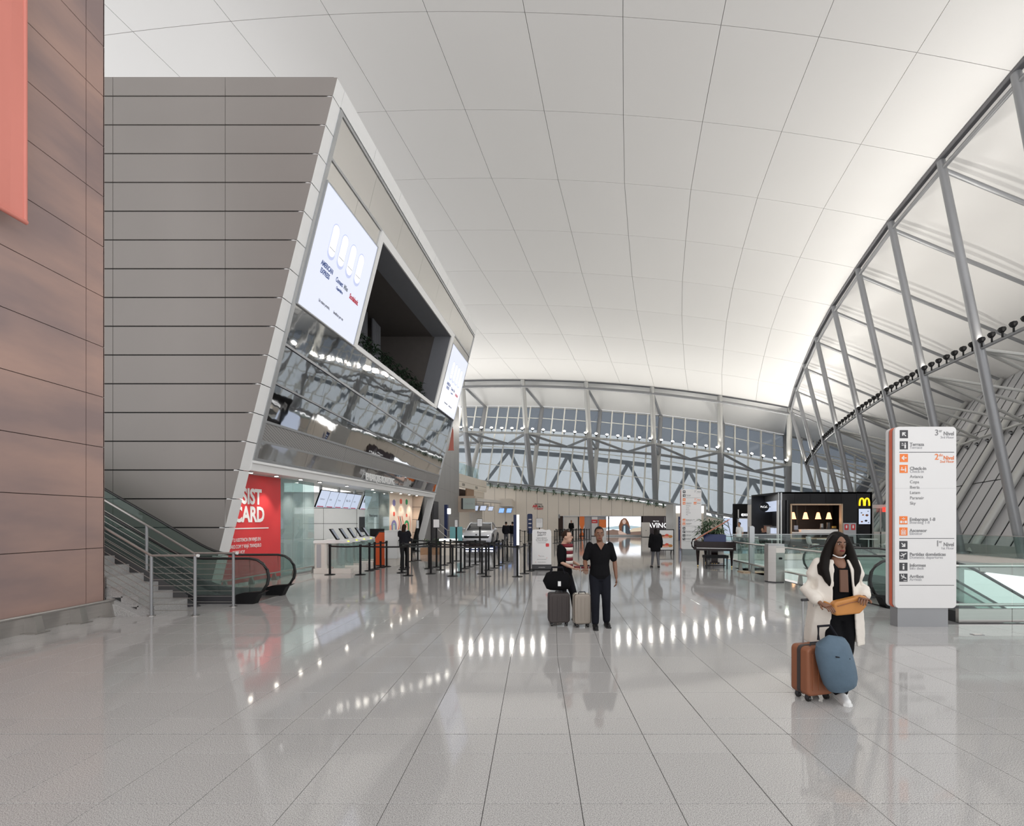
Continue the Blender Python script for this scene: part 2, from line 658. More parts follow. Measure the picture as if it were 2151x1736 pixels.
def tile_mesh(kind):
    g = 0.0022
    gx0 = g * (2.2 if kind == 'wideL' else 1)
    mb = MB()
    s = SH * TR if kind == 'shear' else 0.0
    y0, y1 = g, TR - g
    if kind == 'cutA':
        y1 = 3.757 - 3.45
    if kind == 'cutB':
        y0 = 3.767 - 3.45
    c = 0.0015
    t0 = [(gx0, y0), (TW - g, y0), (TW - g + s, y1), (gx0 + s, y1)]
    t1 = [(gx0 + c, y0 + c), (TW - g - c, y0 + c), (TW - g + s - c, y1 - c), (gx0 + s + c, y1 - c)]
    vs = [(x, y, -0.012) for x, y in t0] + [(x, y, -c) for x, y in t0] + [(x, y, 0) for x, y in t1]
    fs = [(8, 9, 10, 11)]
    for k in range(4):
        j = (k + 1) % 4
        fs += [(k, j, 4 + j, 4 + k), (4 + k, 4 + j, 8 + j, 8 + k)]
    mb.add(vs, fs)
    me = bpy.data.meshes.new('floor_tile_' + kind)
    me.from_pydata([tuple(p) for p in mb.v], [], mb.f)
    me.materials.append(MATS['granite'])
    return me


TM = {k: tile_mesh(k) for k in ('plain', 'shear', 'cutA', 'cutB', 'wideL')}
far = MB()
for t in tiles:
    zm, vis, xa, za, kink, i = t
    cut = abs(za - 3.45) < 0.02
    if id(t) in near:
        kinds = ['cutA', 'cutB'] if cut else ['shear' if kink else ('wideL' if i == 3 else 'plain')]
        for kd in kinds:
            o = bpy.data.objects.new('floor_tile', TM[kd])
            col.objects.link(o)
            o.parent = floor
            o.location = (xa, za, 0)
    else:
        s = SH * TR if kink else 0
        g = 0.003
        far.add([(xa + g, za + g, 0), (xa + TW - g, za + g, 0), (xa + TW - g + s, za + TR - g, 0), (xa + g + s, za + TR - g, 0)], [(0, 1, 2, 3)])
fo = far.build('floor_tile_field', 'granite', floor, recalc=False)
tag(fo, kind='stuff')

# lower level seen through the void
lo = MB()
lo.box(VX0 - 2, VY0 - 2, -4.8, VX1 + 6, VY1 + 4, -4.6)
tag(lo.build('floor_lower', 'lower_floor'), kind='structure')
fa = MB()
fa.box(VX0 - 0.02, VY0 - 0.05, -4.6, VX0, VY1, -0.02)
fa.box(VX0, 17.0, -0.75, 9.0, 17.05, -0.02)
fa.box(9.0, 17.0, -0.75, 8.98, VY1, -0.02)
fa.box(9.0, VY1, -0.75, VX1, VY1 + 0.05, -0.02)
fa.box(VX1, VY0, -0.75, VX1 + 0.05, VY1, -0.02)
fa.box(VX0, VY1 + 2.6, -4.6, VX1 + 3, VY1 + 2.7, -0.3)
tag(fa.build('trim_1', 'white'), kind='structure')
kb = MB()
kb.box(VX1 - 0.25, VY0, -0.28, VX1 + 0.35, VY1 + 0.3, 0.012)
kb.box(9.0, VY1 - 0.05, -0.28, VX1 - 0.25, VY1 + 0.35, 0.012)
tag(kb.build('trim_2', 'off_white'), kind='structure')

# ================================================================== CEILING SHELL
RZ = [16.8 + 4 * k for k in range(9)]
RX = [18.0, 18.8, 19.65, 20.7, 21.8, 23.06, 24.5, 26.0, 27.7]


def XR(Z):
    if Z < 16.8:
        return 18.0 - 0.19 * (16.8 - Z)
    return interp(Z, RZ, RX)


def CZ(X, Z):
    k = 0.0049 - (Z - 20.8) / 28 * 0.0017
    A = 19.1 - 0.00434 * max(0, Z - 19) ** 2 - k * (X + 3) ** 2
    return A + H


CW = 3.68
zrows = [16.8 + 4 * k for k in range(-4, 9)]
ceil = MB()
ncol = 15
for r in range(len(zrows) - 1):
    for j in range(ncol):
        q = []
        for (zz, jj) in ((zrows[r], j), (zrows[r], j + 1), (zrows[r + 1], j + 1), (zrows[r + 1], j)):
            x = XR(zz) - CW * jj
            q.append((x, zz, CZ(x, zz) + 0.10))
        ceil.add(q, [(0, 1, 2, 3)])
ceiling = ceil.build('ceiling', 'ceil_gap', recalc=False)
tag(ceiling, kind='structure')
rest = MB()


def cpanel(mb, z0, z1, j, n=4, g=0.010):
    """one curved ceiling panel with a lapped edge"""
    vs = []
    for a in range(n + 1):
        for b in range(n + 1):
            u = (g + (1 - 2 * 0) * 0 + a / n * (4 - 2 * g)) / 4.0 if False else a / n
            zz = z0 + g + (z1 - z0 - 2 * g) * a / n
            x = XR(zz) - CW * j - g - (CW - 2 * g) * b / n
            # panels are slightly pillowed between their seams
            pil = 0.018 * math.sin(PI * a / n) * math.sin(PI * b / n)
            vs.append((x, zz, CZ(x, zz) - pil))
    fs = []
    m = n + 1
    for a in range(n):
        for b in range(n):
            fs.append((a * m + b, (a + 1) * m + b, (a + 1) * m + b + 1, a * m + b + 1))
    k = len(vs)
    rim = [b for b in range(m)] + [a * m + n for a in range(1, m)] + [n * m + b for b in range(n - 1, -1, -1)] + [a * m for a in range(n - 1, 0, -1)]
    for i in rim:
        x, y, z = vs[i]
        vs.append((x, y, z + 0.06))
    for i in range(len(rim)):
        j2 = (i + 1) % len(rim)
        fs.append((rim[i], rim[j2], k + j2, k + i))
    mb.add(vs, fs)


for r in range(len(zrows) - 1):
    for j in range(ncol):
        if zrows[r] >= 12.7 and j < 13:
            mb = MB()
            cpanel(mb, zrows[r], zrows[r + 1], j)
            mb.build('ceiling_panel', 'ceil', ceiling, smooth=True)
        else:
            cpanel(rest, zrows[r], zrows[r + 1], j, n=2)
tag(rest.build('ceiling_field', 'ceil', ceiling, smooth=True), kind='stuff')

# ================================================================== LEFT COPPER WALL
wl = MB()
wl.box(-9.0, 0.5, 0.0, -8.09, 8.36, 13.6)
wall_left = wl.build('wall_left', 'joint_brown')
tag(wall_left, kind='structure')
PH = 0.9365
zs = [0.272] + [1.283 + PH * k for k in range(0, 14)]
for k in range(len(zs) - 1):
    for (ya, yb) in ((0.6, 4.4), (4.4, 8.035), (8.035, 8.375)):
        MB().box(-8.095, ya + 0.005, zs[k] + 0.006, -8.07, yb - 0.005, zs[k + 1] - 0.006).build('copper_panel', 'copper', wall_left)
    MB().box(-9.0, 8.355, zs[k] + 0.006, -8.07, 8.375, zs[k + 1] - 0.006).build('copper_panel', 'copper', wall_left)
MB().box(-8.11, 0.6, 0.0, -8.075, 8.37, 0.262).build('steel_skirting', 'brushed', wall_left)
# bumper rail
br = thing('bumper_rail', 'low steel bumper rail along the foot of the copper wall', 'rail', (-7.95, 6.0, 0))
MB().tube((-7.93, 0.8, 0.30), (-7.93, 8.42, 0.30), 0.028, 12).build('rail_tube', 'brushed', br, smooth=True)
for y in (5.6, 6.4, 7.08, 7.78, 8.34):
    MB().prism([V((-8.075, y - 0.015, 0.01)), V((-7.86, y - 0.015, 0.01)), V((-7.92, y - 0.015, 0.28)), V((-8.075, y - 0.015, 0.28))], (0, 0.11, 0)).build('bracket', 'steel', br)
    MB().box(-8.07, y - 0.07, 0.0, -7.84, y + 0.15, 0.012).build('foot_plate', 'steel', br)

# hanging banner in front of it
bn = thing('fabric_banner', 'salmon red fabric banner hanging in front of the copper wall', 'banner', (-7.78, 6.1, 6.3))
mb = MB()
NB = 10
pts = []
for a in range(NB + 1):
    y = 5.2 + (6.80 - 5.2) * a / NB
    for b in range(9):
        z = 6.36 + (12.4 - 6.36) * b / 8
        pts.append((-7.80 + 0.015 * math.sin(a * 1.3 + b * 0.5) + 0.03 * (a / NB) ** 6, y, z))
for a in range(NB):
    for b in range(8):
        mb.add([pts[a * 9 + b], pts[(a + 1) * 9 + b], pts[(a + 1) * 9 + b + 1], pts[a * 9 + b + 1]], [(0, 1, 2, 3)])
mb.build('cloth', 'salmon', bn, smooth='all', recalc=False)
MB().tube((-7.79, 5.18, 6.34), (-7.77, 6.83, 6.34), 0.035, 10).build('bottom_pole', 'salmon', bn, smooth=True)
MB().tube((-7.77, 6.81, 6.34), (-7.77, 6.81, 12.4), 0.028, 10).build('side_hem', 'salmon', bn, smooth=True)

# ================================================================== GREY SIDE WALL OF THE LEANING BLOCK
ZG = 11.3
B0, LEAN, DIR = -8.243, 0.2496, 0.107


def FX(Y, z):
    return B0 + LEAN * z + DIR * (Y - ZG)


def FQ(Y, z, off=0.0):
    """point on the leaning facade plane, pushed off along its outward normal"""
    n = V((1, -DIR, -LEAN)).normalized()
    return V((FX(Y, z), Y, z)) + n * off


TOPZ = 12.98
wg = MB()
wg.prism([V((-13, ZG + 0.03, 0)), V((FX(ZG, 0), ZG + 0.03, 0)), V((FX(ZG, TOPZ), ZG + 0.03, TOPZ)), V((-13, ZG + 0.03, TOPZ))], (0, 0.12, 0))
wall_grey = wg.build('wall_left_rear', 'joint')
tag(wall_grey, kind='structure')
pitch = 60.45 / F * ZG
zj = [H + (VY - (202 + 60.45 * k)) / F * ZG for k in range(17)]
zj = [TOPZ] + zj + [0.0]
xj = [-13.0, (237 - VX) / F * ZG, (473 - VX) / F * ZG, None]
for k in range(len(zj) - 1):
    zt, zb = zj[k], zj[k + 1]
    zt2 = zt - (0.0 if k == 0 else 0.016)
    zb2 = max(zb + 0.016, 0.0)
    if zt2 - zb2 < 0.05:
        continue
    for c in range(3):
        xa = xj[c] + 0.006
        if c < 2:
            xb_t = xb_b = xj[c + 1] - 0.006
        else:
            xb_t, xb_b = FX(ZG, zt2), FX(ZG, zb2)
        if xb_b <= xa and xb_t <= xa:
            continue
        if c == 2 and xb_b < xa:
            # the leaning edge crosses this column
            zx = (xa - FX(ZG, 0)) / LEAN
            poly = [V((xa, ZG, zx)), V((xb_t, ZG, zt2)), V((xa, ZG, zt2))]
        else:
            poly = [V((xa, ZG, zb2)), V((xb_b, ZG, zb2)), V((xb_t, ZG, zt2)), V((xa, ZG, zt2))]
        if c == 1 and xb_b > FX(ZG, zb2):
            xb_b2, xb_t2 = min(xb_b, FX(ZG, zb2)), min(xb_t, FX(ZG, zt2))
            poly = [V((xa, ZG, zb2)), V((xb_b2, ZG, zb2)), V((xb_t2, ZG, zt2)), V((xa, ZG, zt2))]
        MB().prism(poly, (0, 0.03, 0)).build('grey_panel', 'grey_panel', wall_grey)

# ================================================================== LEANING MIRROR FACADE
Y0, Y1 = ZG, 26.1
fc = MB()


def fquad(mb, y0, y1, z0, z1, off=0.0, th=0.05, z0b=None, z1b=None):
    """slab on the facade; z0b,z1b give its z at the far end"""
    z0b = z0 if z0b is None else z0b
    z1b = z1 if z1b is None else z1b
    a = [FQ(y0, z0, off), FQ(y1, z0b, off), FQ(y1, z1b, off), FQ(y0, z1, off)]
    b = [FQ(y0, z0, off - th), FQ(y1, z0b, off - th), FQ(y1, z1b, off - th), FQ(y0, z1, off - th)]
    return mb.hexa(b + a)


facade = thing('wall_facade', None, None, (FX(18, 0), 18, 0), kind='structure')
body = MB()
body.prism([FQ(Y0, TOPZ, -0.1), FQ(Y0, TOPZ, -0.1) + V((-7.8, 0, 0)), FQ(Y1, TOPZ, -0.1) + V((-9, 0, 0)), FQ(Y1, TOPZ, -0.1)], (0, 0, -0.3))
body.build('roof_slab', 'grey_panel', facade)
# backing behind mirrors (around the opening)
OY0, OY1, OZ0, OZ1 = 14.85, 22.55, 7.62, 11.05
bk = MB()
for (ya, yb, za, zb) in ((Y0, OY0, 3.1, TOPZ - 0.3), (OY1, Y1, 3.1, TOPZ - 0.3), (OY0, OY1, 3.1, OZ0), (OY0, OY1, OZ1, TOPZ - 0.3)):
    fquad(bk, ya, yb, za, zb, -0.12, 0.1)
bk.build('backing', 'charcoal', facade)
# white outer frame: near edge cut into panels, head, far edge
for k in range(len(zj) - 1):
    zt, zb = zj[k], max(0.0, zj[k + 1])
    if zt - zb < 0.1:
        continue
    m1 = MB()
    fquad(m1, Y0, Y0 + 0.34, zb + 0.01, zt - 0.01, 0.0, 0.15)
    m1.build('edge_panel', 'white_metal', facade)
nh = 8
for k in range(nh):
    ya, yb = lerp(Y0 + 0.34, Y1, k / nh), lerp(Y0 + 0.34, Y1, (k + 1) / nh)
    m1 = MB()
    fquad(m1, ya + 0.008, yb - 0.008, 12.56, TOPZ, 0.0, 0.15)
    m1.build('head_panel', 'white_metal', facade)
m1 = MB()
fquad(m1, Y1 - 0.12, Y1, 0.0, 12.56, 0.0, 0.35)
m1.build('edge_panel', 'white_metal', facade)
m1 = MB()
fquad(m1, Y0 + 0.4, Y1 - 0.05, 12.47, 12.56, -0.06, 0.1)
m1.build('shadow_gap', 'dark', facade)
# aluminium inner frame
m1 = MB()
fquad(m1, Y0 + 0.34, Y0 + 0.46, 3.36, 12.5, 0.03, 0.1)
fquad(m1, Y1 - 0.17, Y1 - 0.12, 3.36, 12.5, 0.03, 0.1)
fquad(m1, Y0 + 0.46, Y1 - 0.17, 12.42, 12.49, 0.03, 0.1)
fquad(m1, Y0 + 0.46, Y1 - 0.17, 11.27, 11.34, 0.03, 0.1)
fquad(m1, Y0 + 0.46, Y1 - 0.17, 6.40, 6.46, 0.03, 0.1, 5.66, 5.72)
fquad(m1, Y0 + 0.46, Y1 - 0.17, 5.38, 5.43, 0.03, 0.1, 4.77, 4.82)
fquad(m1, Y0 + 0.46, Y1 - 0.17, 4.36, 4.42, 0.03, 0.1)
fquad(m1, Y0 + 0.46, Y1 - 0.17, 3.85, 3.91, 0.03, 0.1)
fquad(m1, Y0 + 0.46, Y1 - 0.17, 3.36, 3.43, 0.03, 0.1)
m1.build('inner_frame', 'alu', facade)
# top mirror strip, cut into sheets
ys = [Y0 + 0.46 + (Y1 - Y0 - 0.63) * k / 7 for k in range(8)]
for k in range(7):
    m1 = MB()
    fquad(m1, ys[k] + 0.003, ys[k + 1] - 0.003, 11.34, 12.42, 0.0, 0.05)
    m1.build('mirror_sheet', 'mirror_soft', facade)
# sheets round the screens
SY0, SY1 = 11.78, 14.62
for (ya, yb, za, zb) in ((SY0, 13.2, 10.74, 11.27), (13.2, 14.66, 10.74, 11.27), (22.95, 24.4, 10.9, 11.27), (24.4, 25.9, 10.9, 11.27)):
    m1 = MB()
    fquad(m1, ya + 0.003, yb - 0.003, za, zb, 0.0, 0.05)
    m1.build('mirror_sheet', 'mirror_soft', facade)


def zl1(y):
    return lerp(6.40, 5.66, (y - Y0) / (Y1 - Y0))


def zl2(y):
    return lerp(5.38, 4.77, (y - Y0) / (Y1 - Y0))


for k in range(7):
    ya, yb = ys[k] + 0.003, ys[k + 1] - 0.003
    m1 = MB()
    fquad(m1, ya, yb, zl1(ya) + 0.06, 7.5, 0.0, 0.05, zl1(yb) + 0.06, 7.5)
    m1.build('mirror_sheet', 'mirror', facade)
    m1 = MB()
    fquad(m1, ya, yb, zl2(ya) + 0.05, zl1(ya), 0.0, 0.05, zl2(yb) + 0.05, zl1(yb))
    m1.build('mirror_sheet', 'mirror', facade)
    m1 = MB()
    fquad(m1, ya, yb, 4.42, zl2(ya), 0.0, 0.05, 4.42, zl2(yb))
    m1.build('mirror_sheet', 'mirror', facade)
    m1 = MB()
    fquad(m1, ya, yb, 3.91, 4.36, 0.0, 0.05)
    m1.build('perforated_sheet', 'perforated', facade)
    m1 = MB()
    fquad(m1, ya, yb, 3.43, 3.85, 0.0, 0.05)
    m1.build('mirror_sheet', 'mirror', facade)
# fascia and soffit over the shops
m1 = MB()
m1.prism([FQ(Y0 + 0.34, 3.36, 0.06), FQ(Y1 - 0.12, 3.36, 0.06), FQ(Y1 - 0.12, 3.36, -0.2), FQ(Y0 + 0.34, 3.36, -0.2)], (0, 0, -0.06))
m1.build('ledge', 'white_metal', facade)
m1 = MB()
fquad(m1, Y0 + 0.34, Y1 - 0.12, 3.10, 3.30, 0.02, 0.1)
m1.build('fascia', 'white_metal', facade)
SOF = 3.12
m1 = MB()
m1.prism([V((FX(Y0, SOF), Y0 + 0.05, SOF)), V((FX(Y1, SOF), Y1, SOF)), V((-13, Y1, SOF)), V((-13, Y0 + 0.15, SOF))], (0, 0, 0.08))
m1.build('soffit', 'white_metal', facade)
# window frame of the terrace opening
m1 = MB()
fquad(m1, OY0 - 0.19, OY0, OZ0 - 0.1, OZ1 + 0.25, 0.06, 0.25)
fquad(m1, OY1, OY1 + 0.36, OZ0 - 0.1, OZ1 + 0.25, 0.06, 0.25)
fquad(m1, OY0, OY1, OZ1, OZ1 + 0.25, 0.06, 0.25)
fquad(m1, OY0, OY1, OZ0 - 0.12, OZ0 + 0.02, 0.06, 0.25)
m1.build('opening_frame', 'white_metal', facade)
# recess behind the opening
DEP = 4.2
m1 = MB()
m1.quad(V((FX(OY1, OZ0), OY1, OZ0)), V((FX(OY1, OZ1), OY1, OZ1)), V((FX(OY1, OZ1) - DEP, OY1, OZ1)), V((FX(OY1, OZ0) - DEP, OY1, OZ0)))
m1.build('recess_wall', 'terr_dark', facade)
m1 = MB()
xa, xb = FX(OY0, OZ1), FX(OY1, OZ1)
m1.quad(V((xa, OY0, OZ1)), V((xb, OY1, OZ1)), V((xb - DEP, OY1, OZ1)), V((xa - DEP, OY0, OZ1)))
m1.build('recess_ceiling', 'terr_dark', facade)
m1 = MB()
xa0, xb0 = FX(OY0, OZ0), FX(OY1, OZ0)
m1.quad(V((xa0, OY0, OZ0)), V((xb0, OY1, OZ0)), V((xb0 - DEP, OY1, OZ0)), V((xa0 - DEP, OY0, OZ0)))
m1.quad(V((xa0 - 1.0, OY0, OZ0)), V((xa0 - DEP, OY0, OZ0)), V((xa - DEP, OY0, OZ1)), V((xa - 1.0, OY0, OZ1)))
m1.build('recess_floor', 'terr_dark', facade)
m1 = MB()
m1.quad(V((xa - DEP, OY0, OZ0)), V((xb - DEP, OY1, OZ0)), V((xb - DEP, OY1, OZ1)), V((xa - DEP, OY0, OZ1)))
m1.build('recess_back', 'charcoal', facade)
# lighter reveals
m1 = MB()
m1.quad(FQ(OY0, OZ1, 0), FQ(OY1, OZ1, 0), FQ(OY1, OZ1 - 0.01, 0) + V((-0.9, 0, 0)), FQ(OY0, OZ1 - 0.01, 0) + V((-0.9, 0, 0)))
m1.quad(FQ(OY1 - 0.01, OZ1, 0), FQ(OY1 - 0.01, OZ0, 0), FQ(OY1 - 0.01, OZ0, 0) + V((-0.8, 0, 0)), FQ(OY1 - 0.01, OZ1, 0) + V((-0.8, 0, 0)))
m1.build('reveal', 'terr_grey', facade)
# slatted screens on the terrace
for (yc, xo) in ((16.4, 2.8), (17.6, 3.0), (19.4, 3.0), (20.9, 3.1)):
    sp = thing('slat_screen', 'dark vertical slat screen at the back of the upper terrace', 'screen', (FX(yc, OZ0) - xo + 1.0, yc, OZ0), 'slat screens on the terrace')
    x = FX(yc, OZ0) - xo + 1.0
    for k in range(8):
        MB().box(x - 0.03, yc - 0.5 + k * 0.125, OZ0 + 0.02, x + 0.03, yc - 0.45 + k * 0.125, OZ1 - 0.05).build('slat', 'terr_grey', sp)
    MB().box(x - 0.05, yc - 0.55, OZ0, x - 0.03, yc + 0.5, OZ1 - 0.04).build('back_plate', 'dark', sp)
# terrace plants
for k in range(11):
    y = 15.3 + k * 0.66
    c = V((FX(y, OZ0) - 0.45, y, OZ0))
    t = thing('terrace_plant', 'leafy green plant in a trough on the terrace ledge', 'plant', c, 'plants along the terrace ledge')
    m1 = MB()
    for q in range(7):
        leafset(m1, c + V((random.uniform(-.1, .1), random.uniform(-.3, .3), 0.25 + 0.1 * q)), 9, 0.34, 0.07, seed=k * 9 + q)
    m1.build('leaves', 'leaf_dark', t, recalc=False)
    m1 = MB()
    m1.box(c.x - 0.18, y - 0.31, OZ0, c.x + 0.18, y + 0.31, OZ0 + 0.28)
    m1.build('trough', 'terr_grey', t)


# big LED screens ----------------------------------------------------
def led(y0, y1, z0, z1, label):
    t = thing('video_screen', label, 'screen', FQ((y0 + y1) / 2, z0))
    m1 = MB()
    fquad(m1, y0, y1, z0, z1, 0.05, 0.1)
    p = m1.build('display', 'lit_big', t)
    m1 = MB()
    for a in ((y0 - 0.03, y0, z0 - 0.03, z1 + 0.03), (y1, y1 + 0.03, z0 - 0.03, z1 + 0.03), (y0, y1, z1, z1 + 0.03), (y0, y1, z0 - 0.03, z0)):
        fquad(m1, *a, 0.07, 0.12)
    m1.build('bezel', 'alu', t)
    ud = (FQ(y0, z1) - FQ(y0, z0)).normalized()
    yd = (FQ(y1, z0) - FQ(y0, z0)).normalized()
    W, HH = y1 - y0, z1 - z0
    for k in range(4):
        u = 0.27 + 0.165 * k
        cy, cz = y0 + W * u, z0 + HH * 0.66
        m1 = MB()
        pts = []
        for q in range(24):
            a = 2 * PI * q / 24
            r = W * 0.052
            yy = cy + r * math.cos(a)
            zz = cz + r * math.sin(a) * 1.05 + (HH * 0.085 if math.sin(a) > 0 else -HH * 0.085)
            pts.append(FQ(yy, zz, 0.052))
        n = V((1, -DIR, -LEAN)).normalized()
        cc = sum(pts, V()) / len(pts)
        m1.prism([cc + (p_ - cc) * 1.14 - V((0, 0, 0.03)) + n * 0.001 for p_ in pts], n * 0.003)
        m1.build('pill_shadow', 'lit_shade', t)
        m1 = MB()
        m1.prism([p_ + n * 0.012 for p_ in pts], n * 0.004)
        m1.build('pill_graphic', 'lit_pill', t)
        m1 = MB()
        m1.prism([FQ(cy - 0.13 * W / 2.9, cz - HH * 0.07, 0.072), FQ(cy + 0.13 * W / 2.9, cz - HH * 0.07, 0.072), FQ(cy + 0.13 * W / 2.9, cz - HH * 0.075, 0.072), FQ(cy - 0.13 * W / 2.9, cz - HH * 0.075, 0.072)], n * 0.002)
        m1.build('pill_line', 'scr_grey', t)
    k = W / 2.85
    T = lambda s, u, v_, size, m_, sq=1.0, bold=0.006: text(s, size * k, FQ(y0 + W * u, z0 + HH * v_, 0.06), yd, ud, m_, t, squeeze=sq, bold=bold * k, extrude=0.001)
    T('AMERICAN', 0.17, 0.41, 0.19, 'scr_blue', 0.6, 0.006)
    T('EXPRESS', 0.185, 0.35, 0.19, 'scr_blue', 0.6, 0.006)
    T('Connect', 0.435, 0.39, 0.19, 'scr_blue', 0.55)
    T('Miles', 0.585, 0.39, 0.19, 'scr_grey', 0.55)
    T('CopaAirlines', 0.47, 0.335, 0.11, 'scr_blue', 0.6)
    T('Scotiabank.', 0.715, 0.36, 0.21, 'scr_red', 0.55, 0.010)
    T('Un mismo premio,', 0.26, 0.13, 0.12, 'scr_dark', 0.6, 0.002)
    T('beneficios por vos', 0.52, 0.13, 0.12, 'scr_dark', 0.6, 0.002)
    return t


led(SY0, SY1, 7.53, 10.72, 'large white video screen beside the terrace opening, nearest the grey panelled wall')
led(22.97, 25.9, 7.62, 10.88, 'large white video screen at the far end of the mirror facade')

# lettering standing on the ledge
t = thing('boarding_lettering', 'pale metal letters reading embarque boarding on the shopfront ledge', 'sign', FQ(17.6, 3.36))
text('EMBARQUE-BOARDING', 0.40, FQ(17.5, 3.40, 0.10), (FQ(20, 3.4) - FQ(17, 3.4)), (0, 0, 1), 'white_metal', t, extrude=0.02, squeeze=0.62, bold=0.008)
MB().tube(FQ(17.4, 3.385, 0.10), FQ(20.6, 3.385, 0.10), 0.015, 6).build('mounting_rail', 'alu', t)

# ================================================================== SHOPS UNDER THE FACADE
SX = lambda y: -8.30 + 0.125 * (y - ZG)
shop = thing('wall_shopfront', None, None, (SX(16), 16, 0), kind='structure')


def swall(y0, y1, z0, z1, mat, name, th=0.06, off=0.0):
    m_ = MB()
    m_.hexa([V((SX(y0) - th + off, y0, z0)), V((SX(y1) - th + off, y1, z0)), V((SX(y1) + off, y1, z0)), V((SX(y0) + off, y0, z0)),
             V((SX(y0) - th + off, y0, z1)), V((SX(y1) - th + off, y1, z1)), V((SX(y1) + off, y1, z1)), V((SX(y0) + off, y0, z1))])
    return m_


SDIR = V((0.125, 1, 0)).normalized()
ad = thing('poster_panel', 'red advertising panel with white lettering under the facade', 'poster', (SX(12.6), 12.6, 0))
swall(11.5, 13.98, 0.06, 3.10, 0, 0).build('panel', 'red', ad)
NR = V((1, -0.125, 0)).normalized()


def stext(s, y, z, size, mat, parent, **k):
    return text(s, size, V((SX(y), y, z)) + NR * 0.006, SDIR, (0, 0, 1), mat, parent, **k)


stext('ASSIST', 13.16, 2.27, 0.60, 'white', ad, bold=0.022, squeeze=0.70, align='RIGHT')
stext('CARD', 13.28, 1.76, 0.60, 'white', ad, bold=0.022, squeeze=0.70, align='RIGHT')
swall(11.9, 13.45, 1.55, 1.58, 0, 0, 0.01, 0.008).build('rule', 'white', ad)
stext('COMPRÁ AHORA TU ASISTENCIA EN VIAJES EN', 11.45, 1.20, 0.145, 'white', ad, squeeze=0.55)
stext('ASSISTCARD.COM Y VIAJÁ TRANQUILO', 11.75, 1.02, 0.145, 'white', ad, squeeze=0.55)
stext('DESDE HOY', 12.1, 0.86, 0.145, 'white', ad, squeeze=0.55)
# glazed shop panes
for (ya, yb) in ((13.98, 14.55), (14.55, 15.15), (15.15, 15.67)):
    swall(ya + 0.005, yb - 0.005, 0.06, 3.10, 0, 0, 0.012).build('glass_pane', 'glass_frost', shop)
swall(13.98, 15.67, 0.0, 0.06, 0, 0, 0.05).build('sill', 'alu', shop)
for (ya, yb) in ((19.2, 20.3), (20.3, 21.5)):
    swall(ya + 0.005, yb - 0.005, 0.06, 3.10, 0, 0, 0.012).build('glass_pane', 'glass_frost', shop)
stext('Photo Express', 19.55, 1.95, 0.16, 'ink', shop, squeeze=0.8)
# inner walls of the boarding lobby
m1 = MB()
m1.box(-12.4, 14.0, 0, -12.3, 24.3, 3.2)
m1.build('lobby_wall', 'white', shop)
# frontal light grey panel wall with dark joints
for (za, zb) in ((0.0, 0.85), (0.87, 1.62), (1.64, 2.36), (2.38, 3.1)):
    for (xa, xb) in ((-12.3, -10.2), (-10.18, -8.6), (-8.58, -7.55)):
        MB().box(xa, 21.5, za, xb, 21.56, zb).build('lobby_panel', 'white_metal', shop)
MB().box(-12.3, 21.56, 0, -7.5, 21.6, 3.1).build('lobby_backing', 'joint', shop)
MB().box(-9.7, 15.66, 0.06, -8.15, 15.68, 3.10).build('glass_pane', 'glass_frost', shop)
MB().box(-8.9, 15.60, 0.06, -8.80, 15.66, 3.10).build('door_stile', 'alu', shop)
MB().tube((-8.45, 15.6, 1.0), (-8.45, 15.6, 1.9), 0.018, 8).build('door_handle', 'steel', shop, smooth=True)
# mural
mu = thing('mural_wall', 'cream mural wall painted with coloured arches and squiggles', 'mural', (SX(22.8), 22.8, 0))
swall(21.5, 24.25, 0.0, 3.12, 0, 0).build('panel', 'mural_base', mu)


def sshape(pts, mat, name, parent, lift=0.004):
    q = [V((SX(y), y, z)) + NR * lift for y, z in pts]
    MB().prism(q, NR * 0.004).build(name, mat, parent)


def arch(yc, z0, r, hgt, wd, mat, nm='arch_print'):
    out = [(yc - r, z0)] + [(yc - r * math.cos(PI * k / 10), z0 + hgt + r * math.sin(PI * k / 10)) for k in range(11)] + [(yc + r, z0)]
    r2 = r - wd
    inn = [(yc + r2, z0)] + [(yc + r2 * math.cos(PI * k / 10), z0 + hgt + r2 * math.sin(PI * k / 10)) for k in range(11)] + [(yc - r2, z0)]
    sshape(out + inn, mat, nm, mu)


arch(22.0, 1.05, 0.30, 0.45, 0.13, 'purple')
arch(22.0, 1.05, 0.14, 0.45, 0.06, 'teal')
arch(23.5, 1.05, 0.32, 0.42, 0.13, 'green')
arch(23.5, 1.05, 0.15, 0.42, 0.06, 'hot_red')
arch(21.62, 1.0, 0.11, 0.45, 0.10, 'peach')
for (yc, mt) in ((22.55, 'hot_red'), (23.0, 'hot_red'), (22.75, 'charcoal'), (23.95, 'peach')):
    pts = [(yc + 0.07 * math.sin(k * 1.1), 0.7 + k * 0.13) for k in range(11)]
    sshape([(a - 0.035, b) for a, b in pts] + [(a + 0.035, b) for a, b in reversed(pts)], mt, 'squiggle_print', mu)
for (yc, zc, r, mt) in ((22.0, 2.65, 0.18, 'purple'), (23.5, 2.75, 0.16, 'green'), (22.8, 2.75, 0.15, 'hot_red'), (22.0, 2.1, 0.12, 'hot_red'), (23.5, 2.05, 0.1, 'hot_red'), (22.8, 2.35, 0.12, 'peach'), (21.9, 0.6, 0.15, 'hot_red'), (22.6, 0.45, 0.15, 'purple')):
    sshape([(yc + r * math.cos(a), zc + r * math.sin(a)) for a in (0.5, 1.6, 2.6, 3.7, 4.7, 5.7)], mt, 'blob_print', mu)
